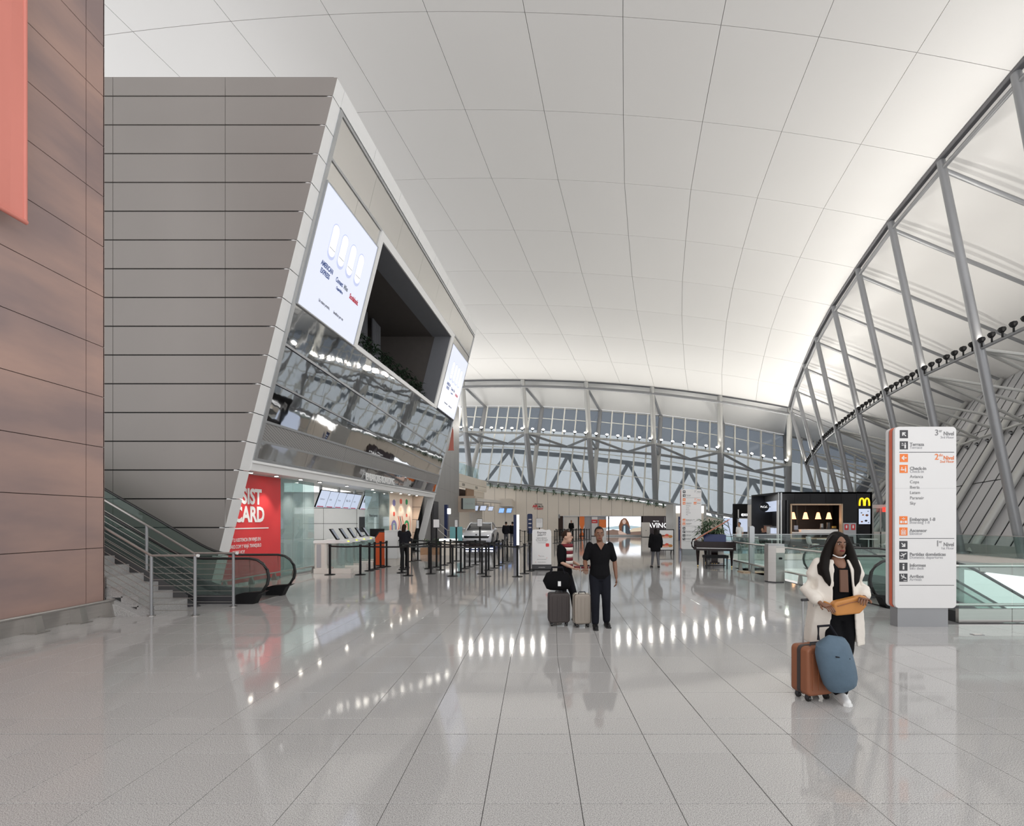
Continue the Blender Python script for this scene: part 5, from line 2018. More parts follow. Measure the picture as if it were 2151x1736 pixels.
sign_stanchion(877.6, 1178, 1.78, 0.10, 0.34, 'black barrier post with a narrow upright sign near the portal end wall')
sign_stanchion(917, 1192, 1.82, 0.22, 0.30, 'black barrier post with a blank pale notice board', lines=False)
sign_stanchion(958.6, 1179, 1.80, 0.12, 0.30, 'black barrier post with a narrow notice before the teal desk')
sign_stanchion(1008, 1181, 1.84, 0.20, 0.30, 'black barrier post with a framed notice before the white car')
sign_stanchion(1133, 1150, 1.90, 0.42, 0.60, 'black barrier post with a framed notice behind the express board')
for (px, py, lb) in ((1278.5, 1138, 'tall bare black pole before the bright advertising lightbox'), (1215, 1133, 'tall bare black pole by the rear doorway')):
    o = stanchion(px, py, 1.5, lb)
    MB().tube((0, 0, 0.9), (0, 0, 2.1), 0.05, 8).build('pole', 'black', o, world=False)

# ================================================================== EXPRESS BOARD
g = G(1118, 1198)
t = thing('express_board', 'white cut-out express pass board with dark base beside the queue posts', 'sign', (g.x, g.y, 0))
x0, x1, y = g.x, G(1158, 1198).x, g.y
S = y / F
Zp = lambda py: (1198 - py) * S
top = [(x1, Zp(1118))] + [(x1 - 0.10 + 0.10 * math.cos(a), Zp(1118) + 0.09 * math.sin(a)) for a in (0.5, 1.0, 1.5)] + [(x1 - 0.2, Zp(1114.5)), (x1 - 0.28, Zp(1112.5)), (x1 - 0.36, Zp(1111.5)), (x1 - 0.46, Zp(1113))] + [(x0 + 0.12 - 0.12 * math.sin(a), Zp(1116) + 0.06 * math.cos(a)) for a in (0.0, 0.6, 1.2)] + [(x0, Zp(1118))]
MB().prism([V((a, y, b)) for a, b in [(x0, 0.18), (x1, 0.18)] + top], (0, 0.04, 0)).build('panel', 'sign_white', t)
MB().box(x0 - 0.01, y - 0.05, 0.03, x1 + 0.01, y + 0.12, 0.20).build('base_box', 'ink', t)
MB().box(x0 - 0.05, y - 0.12, 0, x1 + 0.05, y + 0.2, 0.04).build('foot', 'black', t)


def ex(s, py, size, mat='ink', bold=0.0, dx=0.0, sq=0.9):
    text(s, size, ((x0 + x1) / 2 + dx, y - 0.002, Zp(py)), XD, ZD, mat, t, 'CENTER', extrude=0.0008, bold=bold, squeeze=sq)


ex('Express', 1121, 0.105, bold=0.0015, sq=1.0)
ex('pass>>', 1126, 0.105, bold=0.0015, sq=1.0)
ex('NUEVO SERVICIO', 1132, 0.052, bold=0.0008)
ex('DE FILAS VIRTUALES', 1136, 0.052, bold=0.0008)
ex('Reservá tu lugar y evitá esperas', 1139, 0.032)
ex('al momento de embarcar', 1141.5, 0.032)
MB().prism([V((a, y - 0.003, b)) for a, b in rrect(x1 - 0.20, Zp(1149), x1 - 0.08, Zp(1142), 0.025)], (0, 0.003, 0)).build('red_badge', 'red', t)
ex('Elegí tu horario', 1169.5, 0.03)
ex('Ingresá por el acceso exclusivo', 1176, 0.03)
ex('Disponible todos los días', 1182, 0.03)
for (dx, py) in ((-0.22, 1181.5), (0.18, 1172.5), (-0.1, 1167.5)):
    MB().prism([V(((x0 + x1) / 2 + dx + 0.012 * math.cos(q), y - 0.002, Zp(py) + 0.012 * math.sin(q))) for q in (0, 1, 2, 3, 4, 5)], (0, 0.002, 0)).build('bullet', 'red', t)
text('aeropuerto', 0.05, ((x0 + x1) / 2, y - 0.052, 0.09), XD, ZD, 'sign_white', t, 'CENTER', extrude=0.0008)

# ================================================================== CAR ON ITS LOW STAND
CX, CY, CA = -3.62, 29.8, math.radians(-1)
pf = thing('display_stand', 'low dark blue lit stand under the white car', 'stand', (CX, CY, 0), rz=CA)
MB().box(-1.25, -2.6, 0.0, 1.25, 2.6, 0.16).build('plinth', 'platform_blue', pf, world=False)
for k in range(5):
    MB().box(-1.15 + 0.47 * k, -2.62, 0.05, -0.8 + 0.47 * k, -2.6, 0.11).build('light_strip', 'lit_white', pf, world=False)
car = thing('car', 'white electric hatchback car on a low dark blue stand', 'car', (CX, CY, 0.16), rz=CA)
# body sections along y (front at -2.2): (y, half width bottom, half width belt, z bottom, z belt)
secs = [(-2.22, .70, .72, .34, .62), (-2.12, .82, .86, .26, .76), (-1.9, .88, .92, .22, .86), (-1.2, .90, .94, .20, .97), (-0.7, .90, .945, .18, 1.02), (0.6, .90, .945, .18, 1.04), (1.4, .90, .94, .20, 1.03), (1.95, .88, .91, .24, 1.0), (2.15, .80, .84, .3, .95)]
m1 = MB()
rings = []
for (y, wb_, wt_, z0, z1) in secs:
    zm = z0 + (z1 - z0) * 0.55
    prof = [(-wb_ * .9, z0), (-wb_, z0 + .08), (-wt_, zm), (-wt_ * .985, z1 - .06), (-wt_ * .88, z1), (0, z1 + 0.02), (wt_ * .88, z1), (wt_ * .985, z1 - .06), (wt_, zm), (wb_, z0 + .08), (wb_ * .9, z0)]
    rings.append([V((x, y, z)) for x, z in prof])
m1.loft(rings)
m1.build('body', 'car_white', car, smooth=True, world=False)
gh = [(-1.05, .80, .98), (-0.25, .70, 1.42), (0.2, .66, 1.50), (1.1, .66, 1.48), (1.75, .72, 1.22), (2.05, .78, 1.0)]
m1 = MB()
rings = []
for (y, wt_, zt) in gh:
    rings.append([V((x, y, z)) for x, z in [(-.84, .96), (-lerp(.84, wt_, .5), (.96 + zt) / 2 if zt > 1 else .97), (-wt_, max(zt - .04, .97)), (0, max(zt, .98)), (wt_, max(zt - .04, .97)), (lerp(.84, wt_, .5), (.96 + zt) / 2 if zt > 1 else .97), (.84, .96)]])
m1.loft(rings)
m1.build('greenhouse', 'car_glass', car, smooth=True, world=False)
m1 = MB()
m1.loft([[V((-wt_ * .98, y, zt - .02)), V((0, y, zt + .02)), V((wt_ * .98, y, zt - .02)), V((0, y, zt - .03))] for (y, wt_, zt) in gh[1:4]])
m1.build('roof', 'car_white', car, smooth=True, world=False)
for s in (-1, 1):
    MB().path([(s * .83, -1.1, .98), (s * .71, -.28, 1.41), (s * .67, .2, 1.48), (s * .67, 1.1, 1.46), (s * .75, 1.8, 1.18)], 0.035, 6).build('pillar', 'car_white', car, smooth=True, world=False)
    mr_ = MB().ell((s * 1.02, -0.75, 1.06), .11, .07, .07).build('mirror', 'car_white', car, smooth=True, world=False)
    for y in (-1.42, 1.45):
        wh = MB().tube((s * .80, y, .34), (s * .96, y, .34), .34, 22).build('tyre', 'rubber', car, smooth=True, world=False)
        MB().tube((s * .93, y, .34), (s * .972, y, .34), .24, 18).build('rim', 'alu', wh, world=False)
        MB().tube((s * .97, y, .34), (s * .98, y, .34), .06, 10).build('hub', 'dark', wh, world=False)
        MB().path([(s * .955, y + .44 * math.cos(a), .34 + .44 * math.sin(a)) for a in [PI * q / 8 for q in range(9)]], 0.03, 6).build('wheel_arch', 'charcoal', car, smooth=True, world=False)
    MB().box(s * .84 - .14, -2.19, .60, s * .84 - .10 + (.10 if s < 0 else .02), -2.02, .70).build('headlight', 'lit_white', car, world=False)
MB().hexa([V((-.72, -2.235, .52)), V((.72, -2.235, .52)), V((.80, -2.1, .52)), V((-.80, -2.1, .52)), V((-.76, -2.235, .66)), V((.76, -2.235, .66)), V((.84, -2.1, .66)), V((-.84, -2.1, .66))]).build('front_grille', 'black_gloss', car, world=False)
MB().box(-.6, -2.24, .26, .6, -2.05, .38).build('lower_bumper', 'charcoal', car, world=False)
MB().tube((0, -2.21, .74), (0, -2.20, .74), .05, 12).build('badge', 'ink', car, world=False)
# blue illuminated posts by the car
for (px, py, hgt, lb) in ((1082, 1151, 2.15, 'slim dark blue post with white lit face beside the car'), (937, 1151, 2.8, 'tall dark blue post by the grey far wall')):
    g = G(px, py)
    t = thing('blue_post', lb, 'post', g)
    MB().box(g.x - 0.1, g.y - 0.1, 0, g.x + 0.1, g.y + 0.3, hgt).build('body', 'navy', t)
    MB().box(g.x + 0.1, g.y - 0.1, 0.15 if hgt < 2.5 else 2.2, g.x + 0.26, g.y + 0.25, hgt if hgt < 2.5 else 2.55).build('lit_face', 'lit_white' if hgt > 2.5 else 'lit_text', t)
    MB().box(g.x - 0.16, g.y - 0.16, 0, g.x + 0.3, g.y + 0.36, 0.05).build('foot', 'navy', t)
t = thing('dark_screen', 'tall dark display panel against the grey far wall', 'screen', (-6.4, 28.6, 0))
MB().box(-6.5, 28.0, 0.0, -6.38, 29.4, 3.0).build('panel', 'charcoal', t)
MB().box(-6.38, 28.05, 1.3, -6.365, 29.3, 2.8).build('display', 'dark', t)
# desks left of the car
t = thing('teal_desk', 'pale teal screen panel standing on a white desk beside the car', 'desk', G(958, 1165))
g = G(958, 1160)
MB().box(g.x - 0.35, g.y, 0.62, g.x + 0.35, g.y + 0.05, 1.42).build('screen_panel', 'teal', t)
MB().box(g.x - 0.4, g.y, 0, g.x + 0.4, g.y + 0.5, 0.62).build('desk', 'white', t)
g = G(940, 1168)
t = thing('white_counter', 'low white counter with a lit top before the grey far wall', 'counter', g)
MB().box(g.x - 0.42, g.y, 0.72, g.x + 0.42, g.y + 0.6, 0.84).build('lit_top', 'lit_panel', t)
MB().box(g.x - 0.36, g.y + 0.05, 0, g.x + 0.36, g.y + 0.55, 0.72).build('body', 'beige', t)
# hedge box between facade foot and counter
g = G(903, 1166)
t = thing('planter_box', 'brown planter box with dark foliage at the far foot of the facade', 'planter', g)
MB().box(g.x - 0.5, g.y, 0, g.x + 0.6, g.y + 0.5, 0.35).build('box', 'wood', t)
m1 = MB()
for k in range(14):
    leafset(m1, g + V((random.uniform(-.4, .5), random.uniform(.1, .4), .4 + random.uniform(0, .35))), 9, .3, .07, seed=300 + k)
m1.build('foliage', 'leaf', t, recalc=False)
# ramp rails by the facade's far foot
t = thing('ramp_railing', 'steel handrail sloping down behind the far foot of the facade', 'railing', (-5.7, 27.8, 0))
for dz in (0.0, -0.45):
    MB().path([(-6.2, 27.9, 1.75 + dz), (-5.5, 27.9, 1.15 + dz), (-4.9, 27.9, 1.1 + dz)], 0.03, 8).build('rail', 'steel', t, smooth=True)
for x in (-6.1, -5.5, -4.95):
    MB().tube((x, 27.9, 0), (x, 27.9, 1.15 if x > -6 else 1.65), 0.025, 8).build('post', 'steel', t, smooth=True)

# ================================================================== CHECK-IN CORNER
for (px, py, Z, w_, h_, lb) in ((1001, 1068, 41, 0.35, 0.5, 'blue'), (1015, 1068, 42.5, 0.6, 0.5, 'blue'), (1031, 1069, 44, 0.5, 0.45, 'blue'), (1053.5, 1073, 45, 0.55, 0.5, 'blue'), (1069.5, 1073, 46, 0.55, 0.5, 'blue')):
    c = P(px, py, Z)
    t = thing('checkin_monitor', 'tilted pale blue check-in monitor hanging from the beige canopy', 'monitor', c, 'check-in monitors')
    MB().hexa([V((c.x - w_ / 2 - .06, Z, c.z - h_ / 2)), V((c.x + w_ / 2 - .06, Z, c.z - h_ / 2)), V((c.x + w_ / 2 - .06, Z + .08, c.z - h_ / 2)), V((c.x - w_ / 2 - .06, Z + .08, c.z - h_ / 2)),
               V((c.x - w_ / 2 + .06, Z - .1, c.z + h_ / 2)), V((c.x + w_ / 2 + .06, Z - .1, c.z + h_ / 2)), V((c.x + w_ / 2 + .06, Z - .02, c.z + h_ / 2)), V((c.x - w_ / 2 + .06, Z - .02, c.z + h_ / 2))]).build('case', 'black', t)
    MB().quad(V((c.x - w_ / 2 - .03, Z - .008, c.z - h_ / 2 + .03)), V((c.x + w_ / 2 - .08, Z - .008, c.z - h_ / 2 + .03)), V((c.x + w_ / 2 + .03, Z - .103, c.z + h_ / 2 - .03)), V((c.x - w_ / 2 + .08, Z - .103, c.z + h_ / 2 - .03))).build('display', 'lit_blue' if px > 1040 else 'lit_screen', t)
    MB().tube((c.x, Z + .02, c.z + h_ / 2 - .02), (c.x, Z + .02, c.z + .7), 0.03, 6).build('hanger', 'alu', t)
t = thing('canopy_box', 'beige bulkhead box carrying two check-in monitors', 'bulkhead', P(1062, 1060, 46.5))
a, b = P(1049, 1063, 44.8), P(1075, 1048, 44.8)
MB().beam(P(995, 1050.5, 40.6), P(1051, 1055.5, 45.4), .7, .25).build('canopy', 'off_white', t)
MB().box(a.x, 44.8, a.z, b.x, 49.9, b.z).build('box', 'beige', t)
MB().box(a.x - .02, 44.78, a.z - .05, b.x + .02, 49.9, a.z).build('trim', 'off_white', t)
for (px, lb) in ((1008, 0), (1032, 1), (1056, 2), (1080, 3)):
    g = G(px, 1132)
    t = thing('checkin_desk', 'beige check-in desk with a dark top before the rear beige wall', 'desk', g, 'check-in desks')
    MB().box(g.x - .5, g.y, 0, g.x + .5, g.y + .6, 1.05).build('body', 'off_white', t)
    MB().box(g.x - .52, g.y - .03, 1.05, g.x + .52, g.y + .62, 1.1).build('worktop', 'dark', t)

# ================================================================== REAR WALL FITTINGS
t = thing('wall_lettering', 'small red and black airline lettering on the rear beige wall', 'sign', P(1128, 1068, 49.9))
text('Aerolíneas', 0.22, P(1123, 1060.5, ZW - .03), XD, ZD, 'ink', t, extrude=.01, squeeze=.9)
text('AIR', 0.36, P(1119, 1066, ZW - .03), XD, ZD, 'red', t, extrude=.01, bold=.02)
text('DELTA', 0.26, P(1129.5, 1066, ZW - .03), XD, ZD, 'ink', t, extrude=.01, squeeze=.8, bold=.01)
text('V', 0.3, P(1122, 1071, ZW - .03), XD, ZD, 'red', t, extrude=.01)
text('FLIGHT', 0.26, P(1127.5, 1071, ZW - .03), XD, ZD, 'red', t, extrude=.01, squeeze=.85, bold=.01)
t = thing('wall_speaker', 'small grey loudspeaker fixed to the rear beige wall', 'speaker', P(1174.5, 1089, ZW))
a, b = P(1173, 1089, ZW), P(1176, 1081, ZW)
MB().box(a.x, ZW - .12, a.z, b.x, ZW, b.z).build('case', 'ink_mid', t)
MB().box(a.x + .02, ZW - .13, a.z + .04, b.x - .02, ZW - .12, b.z - .04).build('grille', 'ink_grey', t)
t = thing('notice_sign', 'dark blue rounded notice standing behind the queue lanes', 'sign', G(1113, 1135))
g = G(1113, 1136)
MB().prism([V((g.x + a, g.y, b)) for a, b in rrect(-.23, .6, .23, 2.35, .12)], (0, .06, 0)).build('panel', 'navy', t)
MB().box(g.x - .2, g.y - .1, 0, g.x + .2, g.y + .15, .6).build('foot', 'ink', t)
for q in range(3):
    MB().box(g.x - .12, g.y - .008, 1.1 + .35 * q, g.x + .14, g.y, 1.2 + .35 * q).build('text_line', 'sign_white', t)
# doorway: recessed corridor
dr = thing('door_1', None, None, P(1228, 1093, ZW), kind='structure')
a, b = P(1184, 1093, ZW).x, P(1272, 1093, ZW).x
MB().box(a, ZW + .08, 0, b, ZW + .11, 2.24).build('corridor_back', 'ink_mid', dr)
MB().box(a, ZW + .05, 0, a + 1.9, ZW + .085, 2.24).build('pink_wall', 'off_white', dr)
MB().box(a - .06, ZW - .08, 0, a, ZW + .05, 2.26).build('jamb', 'alu', dr)
MB().box(b - .05, ZW - .08, 0, b + .02, ZW + .05, 2.26).build('jamb', 'alu', dr)
MB().box(a, ZW - .08, 2.22, b, ZW + .05, 2.28).build('lintel', 'alu', dr)
for (px, w_, mt, z0, z1, lb) in ((1222.5, .55, 'orange', .5, 2.2, 'orange patterned vertical banner in the rear doorway'), (1249, .65, 'sign_white', .3, 2.15, 'white and red roll-up banner in the rear doorway')):
    c = P(px, 1093, ZW - .15)
    t = thing('rollup_banner', lb, 'banner', (c.x, c.y, 0))
    MB().box(c.x - w_ / 2, c.y, .06, c.x + w_ / 2, c.y + .02, z1).build('sheet', mt, t)
    if mt == 'orange':
        for s in (-1, 1):
            MB().prism([V((c.x + s * .27, c.y - .004, 1.3)), V((c.x + s * .05, c.y - .004, .5)), V((c.x + s * .27, c.y - .004, .2))], (0, .003, 0)).build('white_petal', 'sign_white', t)
    else:
        MB().box(c.x - w_ / 2, c.y - .004, 1.45, c.x + w_ / 2, c.y, 1.85).build('red_band', 'red', t)
        MB().box(c.x - w_ / 2 + .08, c.y - .007, 1.6, c.x + .15, c.y - .003, 1.66).build('text_line', 'sign_white', t)
    MB().box(c.x - w_ / 2 - .03, c.y - .08, 0, c.x + w_ / 2 + .03, c.y + .1, .06).build('foot', 'dark', t)
c = P(1264, 1093, 47)
t = thing('orange_booth', 'orange and white booth at the edge of the rear doorway', 'booth', (c.x, c.y, 0))
MB().box(c.x - .25, c.y, 1.0, c.x + .45, c.y + .5, 1.85).build('upper', 'orange', t)
MB().box(c.x - .25, c.y, 0, c.x + .45, c.y + .5, 1.0).build('lower', 'white', t)
# advertising lightbox
a, b = P(1273, 1127, ZW - .2), P(1347, 1085, ZW - .2)
t = thing('lightbox', 'bright landscape lightbox advertisement with a seated figure', 'advertisement', (a.x, a.y, 0))
MB().box(a.x, a.y, .02, b.x, a.y + .18, b.z).build('case', 'alu', t)
LX = lambda u: lerp(a.x, b.x, u)
LZ = lambda v_: lerp(.15, b.z - .03, v_)


def lp(pts, mat, name, lift=.004):
    MB().prism([V((LX(u), a.y - lift, LZ(v_))) for u, v_ in pts], (0, .003, 0)).build(name, mat, t)


lp([(.01, 0), (.99, 0), (.99, 1), (.01, 1)], 'lit_ad', 'print_ground', .004)
lp([(.01, .3), (.99, .3), (.99, .45), (.6, .52), (.3, .48), (.01, .42)], 'sky_print', 'print_sea', .008)
lp([(.01, 0), (.99, 0), (.99, .2), (.7, .26), (.5, .2), (.2, .3), (.01, .22)], 'rock_print', 'print_rock', .012)
lp([(.6, .15), (.99, .2), (.99, .42), (.75, .35)], 'sand_print', 'print_sand', .014)
lp([(.38, .15), (.36, .5), (.42, .8), (.5, .92), (.57, .9), (.64, .7), (.68, .4), (.66, .15)], 'hair_print', 'print_hair', .018)
lp([(.47, .62), (.46, .74), (.49, .84), (.54, .84), (.57, .72), (.55, .62), (.52, .58)], 'skin_print', 'print_face', .022)
lp([(.44, .05), (.45, .45), (.5, .58), (.58, .58), (.66, .4), (.7, .05)], 'jean_print', 'print_jacket', .020)
lp([(.49, .1), (.5, .5), (.545, .5), (.55, .1)], 'sky_print', 'print_shirt', .024)
lp([(.36, .02), (.34, .2), (.40, .24), (.58, .06), (.58, .02)], 'skin_print', 'print_arms', .026)
text('sofitel', .3, V((LX(.04), a.y - .012, LZ(.88))), XD, ZD, 'scr_grey', t, extrude=.001, squeeze=.9)
# dark advertisement
a2, b2 = P(1350, 1127, ZW - .2), P(1411, 1085.5, ZW - .2)
t = thing('dark_poster_wall', 'dark brown advertising wall with large white lettering', 'advertisement', (a2.x, a2.y, 0))
MB().box(a2.x, a2.y, .02, b2.x, a2.y + .15, b2.z).build('panel', 'maroon_ad', t)
MB().box(a2.x + 2.4, a2.y - .01, .05, a2.x + 2.45, a2.y, b2.z - .05).build('joint', 'ink_mid', t)
text('AVING', .78, V((a2.x + .5, a2.y - .02, .95)), XD, ZD, 'lit_text', t, extrude=.005, bold=.004)
text('FEEL THE', .16, V((a2.x + 1.15, a2.y - .02, 1.62)), XD, ZD, 'lit_text', t, extrude=.003)
c = P(1356, 1093, 47)
t = thing('white_cabinet', 'low white cabinet before the dark advertising wall', 'cabinet', (c.x, c.y, 0))
MB().box(c.x - .3, c.y, .05, c.x + .45, c.y + .5, 1.55).build('body', 'off_white', t)
MB().box(c.x - .25, c.y + .05, 0, c.x + .4, c.y + .45, .05).build('plinth', 'dark', t)
MB().tube((c.x + .05, c.y - .02, .7), (c.x + .05, c.y, .7), .04, 8).build('knob', 'ink', t)
# lift enclosure behind the second totem
g = G(1417, 1136)
t = thing('lift_shaft', 'pale lift enclosure with bright lit panels behind the second directory totem', 'lift', (g.x, g.y, 0))
Wd = P(1481, 1093, g.y).x - g.x
for x in (g.x, g.x + Wd):
    MB().box(x - .12, g.y, 0, x + .12, g.y + 2.2, 3.2).build('post', 'tube_light', t)
MB().box(g.x, g.y + .05, 0, g.x + Wd, g.y + 2.2, 2.42).build('body', 'beige', t)
MB().box(g.x + .12, g.y - .02, 2.42, g.x + Wd - .12, g.y + 2.2, 3.05).build('lit_panel', 'lit_panel', t)
MB().box(g.x - .1, g.y - .04, 3.05, g.x + Wd + .1, g.y + 2.3, 3.15).build('crown', 'alu', t)
MB().box(g.x + .35, g.y + .02, 0, g.x + 1.0, g.y + .05, 2.1).build('blue_poster', 'navy', t)
for q in range(4):
    MB().box(g.x + .45, g.y + .01, 1.0 + .25 * q, g.x + .9, g.y + .02, 1.06 + .25 * q).build('text_line', 'lit_screen', t)
# A-frame menu
g = G(1400, 1166)
t = thing('a_frame_sign', 'black framed menu board with food pictures standing by the walker', 'sign', g)
w2 = .36
MB().box(g.x - w2, g.y, .25, g.x + w2, g.y + .04, 1.28).build('sheet', 'sign_white', t)
for x in (-w2 - .03, w2):
    MB().beam(g + V((x + .015, 0, 0)), g + V((x + .015, .02, 1.32)), .04, .05).build('stile', 'black', t)
    MB().beam(g + V((x + .015, .5, 0)), g + V((x + .015, .05, 1.3)), .04, .05).build('rear_leg', 'black', t)
for z in (.22, 1.28):
    MB().box(g.x - w2 - .03, g.y - .01, z, g.x + w2 + .03, g.y + .05, z + .04).build('crossbar', 'black', t)
for z in (.38, .86):
    for q, (dx, dz, rx, rz_, mt) in enumerate(((-.18, .10, .13, .08, 'case_brown'), (.02, .13, .12, .10, 'hot_red'), (.19, .09, .13, .08, 'leather_tan'), (-.05, .05, .2, .05, 'peach'))):
        MB().prism([V((g.x + dx + rx * math.cos(k * .9), g.y - .005 - .003 * q, z + dz + rz_ * math.sin(k * .9))) for k in range(7)], (0, .003, 0)).build('food_print', mt, t)

# ================================================================== GRAND PIANO, BENCH, PALM
g = G(1464, 1193)
px0, py0 = 6.02, 16.9
t = thing('grand_piano', 'dark mahogany grand piano with its lid raised', 'piano', (px0 + .74, py0, 0))
Wp = 1.48
out = [(px0, py0), (px0 + Wp, py0), (px0 + Wp, py0 + .75), (px0 + Wp - .12, py0 + 1.05), (px0 + Wp - .45, py0 + 1.35), (px0 + Wp - .62, py0 + 1.75), (px0 + .55, py0 + 2.0), (px0 + .2, py0 + 1.95), (px0, py0 + 1.7)]
MB().prism([V((a, b, .70)) for a, b in out], (0, 0, .28)).build('case', 'piano', t)
MB().box(px0 + .08, py0 - .02, .64, px0 + Wp - .08, py0 + .35, .72).build('key_bed', 'piano', t)
MB().box(px0 + .10, py0 - .03, .72, px0 + Wp - .10, py0 + .14, .745).build('keys', 'white', t)
m1 = MB()
for k in range(36):
    if k % 7 not in (2, 6):
        x = px0 + .13 + k * .0345
        m1.box(x, py0 + .03, .745, x + .018, py0 + .14, .757)
tag(m1.build('black_keys', 'black', t), kind='stuff')
MB().box(px0 + .08, py0 + .15, .72, px0 + Wp - .08, py0 + .19, .96).build('fallboard', 'piano_red', t)
text('piano', .07, V((px0 + .68, py0 + .148, .82)), XD, ZD, 'gold', t, extrude=.001)
for s in (0, 1):
    x = px0 + s * (Wp - .09)
    MB().prism([V((x, py0 - .04, .66)), V((x, py0 + .4, .66)), V((x, py0 + .4, .98)), V((x, py0 + .1, .98)), V((x, py0 - .04, .8))], (.09, 0, 0)).build('cheek', 'piano', t)
# curved left side scroll
MB().path([(px0 + .06, py0 + .1, 1.10), (px0 - .04, py0 + .08, 1.05), (px0 - .08, py0 + .06, .92), (px0 - .06, py0 + .05, .78), (px0 + .02, py0 + .05, .70)], .03, 8).build('arm_scroll', 'piano', t, smooth=True)
# lid: hinged on the left (straight) side
hx, hz = px0 + .03, 1.0
ang = math.radians(33)
lid = [V((hx + (a - px0) * math.cos(ang), b + .3 if b < py0 + .1 else b, hz + (a - px0) * math.sin(ang))) for a, b in out]
nl = V((-math.sin(ang), 0, math.cos(ang)))
MB().prism(lid, nl * .03).build('lid', 'piano_in', t)
MB().tube((px0 + Wp - .1, py0 + .9, .98), (px0 + Wp - .28, py0 + .8, 1.82), .012, 6).build('prop_stick', 'piano', t)
MB().prism([V((px0 + .35, py0 + .4, .98)), V((px0 + 1.15, py0 + .4, .98)), V((px0 + 1.15, py0 + .5, 1.22)), V((px0 + 1.05, py0 + .5, 1.25)), V((px0 + .45, py0 + .5, 1.25)), V((px0 + .35, py0 + .5, 1.22))], (0, .03, 0)).build('music_desk', 'navy', t)
for (x, y) in ((px0 + .14, py0 + .2), (px0 + Wp - .14, py0 + .2), (px0 + .4, py0 + 1.7)):
    MB().lathe((x, y, 0), [(.03, .07), (.045, .3), (.065, .5), (.08, .68), (.08, .71)], 12).build('leg', 'piano', t, smooth=True)
    MB().tube((x - .02, y, .035), (x + .02, y, .035), .035, 10).build('caster', 'gold', t)
ly = MB().box(px0 + .62, py0 + .5, .16, px0 + .86, py0 + .55, .70).build('pedal_lyre', 'piano', t)
t.rotation_euler.z = -0.38
MB().box(px0 + .56, py0 + .42, .10, px0 + .92, py0 + .58, .17).build('pedal_box', 'piano', t)
for q in range(3):
    MB().box(px0 + .64 + .08 * q, py0 + .28, .12, px0 + .67 + .08 * q, py0 + .42, .135).build('pedal', 'gold', t)
t = thing('piano_bench', 'black bench standing in front of the grand piano', 'bench', (px0 + .62, py0 - .35, 0))
bx, by = px0 + .22, py0 - .5
MB().cbox(bx, by, .40, bx + .85, by + .38, .50, .03).build('seat', 'black', t)
for (dx, dy) in ((.05, .05), (.80, .05), (.05, .33), (.80, .33)):
    MB().tube((bx + dx, by + dy, 0), (bx + dx, by + dy, .42), .022, 8, .03).build('leg', 'black_gloss', t, smooth=True)
MB().box(bx + .05, by + .17, .1, bx + .8, by + .2, .13).build('stretcher', 'black_gloss', t)
t = thing('speaker_case', 'pale grey amplifier case standing behind the grand piano', 'case', (px0 + 1.25, py0 + .9, 0))
MB().cbox(px0 + .98, py0 + .75, .02, px0 + 1.42, py0 + 1.05, .62, .03).build('body', 'ink_mid', t)
MB().box(px0 + 1.02, py0 + .74, .1, px0 + 1.38, py0 + .75, .55).build('grille', 'off_white', t)
# palm behind
c = V((8.0, 20.2, 0))
t = thing('potted_palm', 'leafy green potted palm behind the grand piano', 'plant', c)
MB().lathe(c, [(.22, 0), (.3, .45), (.32, .5), (.28, .5)], 16).build('pot', 'charcoal', t, smooth=True)
m1 = MB()
for k in range(7):
    MB().path([c + V((.05 * k - .15, .03 * k - .1, .45)), c + V((.1 * k - .3, .06 * k - .2, 1.0 + .1 * (k % 3)))], .02, 6).build('stem', 'leaf_dark', t, smooth=True)
for k in range(44):
    q = c + V((random.uniform(-.5, .5), random.uniform(-.4, .4), random.uniform(.8, 1.75)))
    leafset(m1, q, 9, .48, .075, up=.25, droop=.35, seed=500 + k)
m1.build('fronds', 'leaf', t, recalc=False)

# ================================================================== LITTER BIN AND SLAB POST
g = G(1625, 1223)
t = thing('litter_bin', 'faceted brushed steel litter bin beside the glass balustrade', 'bin', g)
hb = 1.13
fpts = [(-.20, -.08), (-.04, -.2), (.21, -.2), (.25, -.1), (.25, .2), (-.1, .25), (-.22, .1)]
MB().prism([g + V((a, b, .03)) for a, b in fpts], (0, 0, hb - .10)).build('body', 'brushed', t)
MB().prism([g + V((a * .97, b * .97, hb - .07)) for a, b in fpts], (0, 0, .05)).build('lid', 'alu', t)
MB().prism([g + V((a * .95, b * .95, 0)) for a, b in fpts], (0, 0, .03)).build('base', 'dark', t)
MB().box(g.x - .035, g.y - .203, .86, g.x + .215, g.y - .199, 1.0).build('front_face', 'off_white', t)
MB().prism([V((g.x + .09 + u, g.y - .206, .70 + v_)) for u, v_ in rrect(-.05, -.03, .05, .03, .02)], (0, .008, 0)).build('slot', 'black', t)
g = G(1579, 1203)
t = thing('slab_post', 'narrow grey metal slab post on a wooden foot', 'post', g)
MB().prism([g + V((-.07, 0, .03)), g + V((.10, 0, .03)), g + V((.10, 0, 1.55)), g + V((.04, 0, 1.60)), g + V((-.07, 0, 1.58))], (0, .08, 0)).build('slab', 'alu', t)
MB().box(g.x - .38, g.y - .2, 0, g.x + .42, g.y + .25, .035).build('foot', 'wood_light', t)

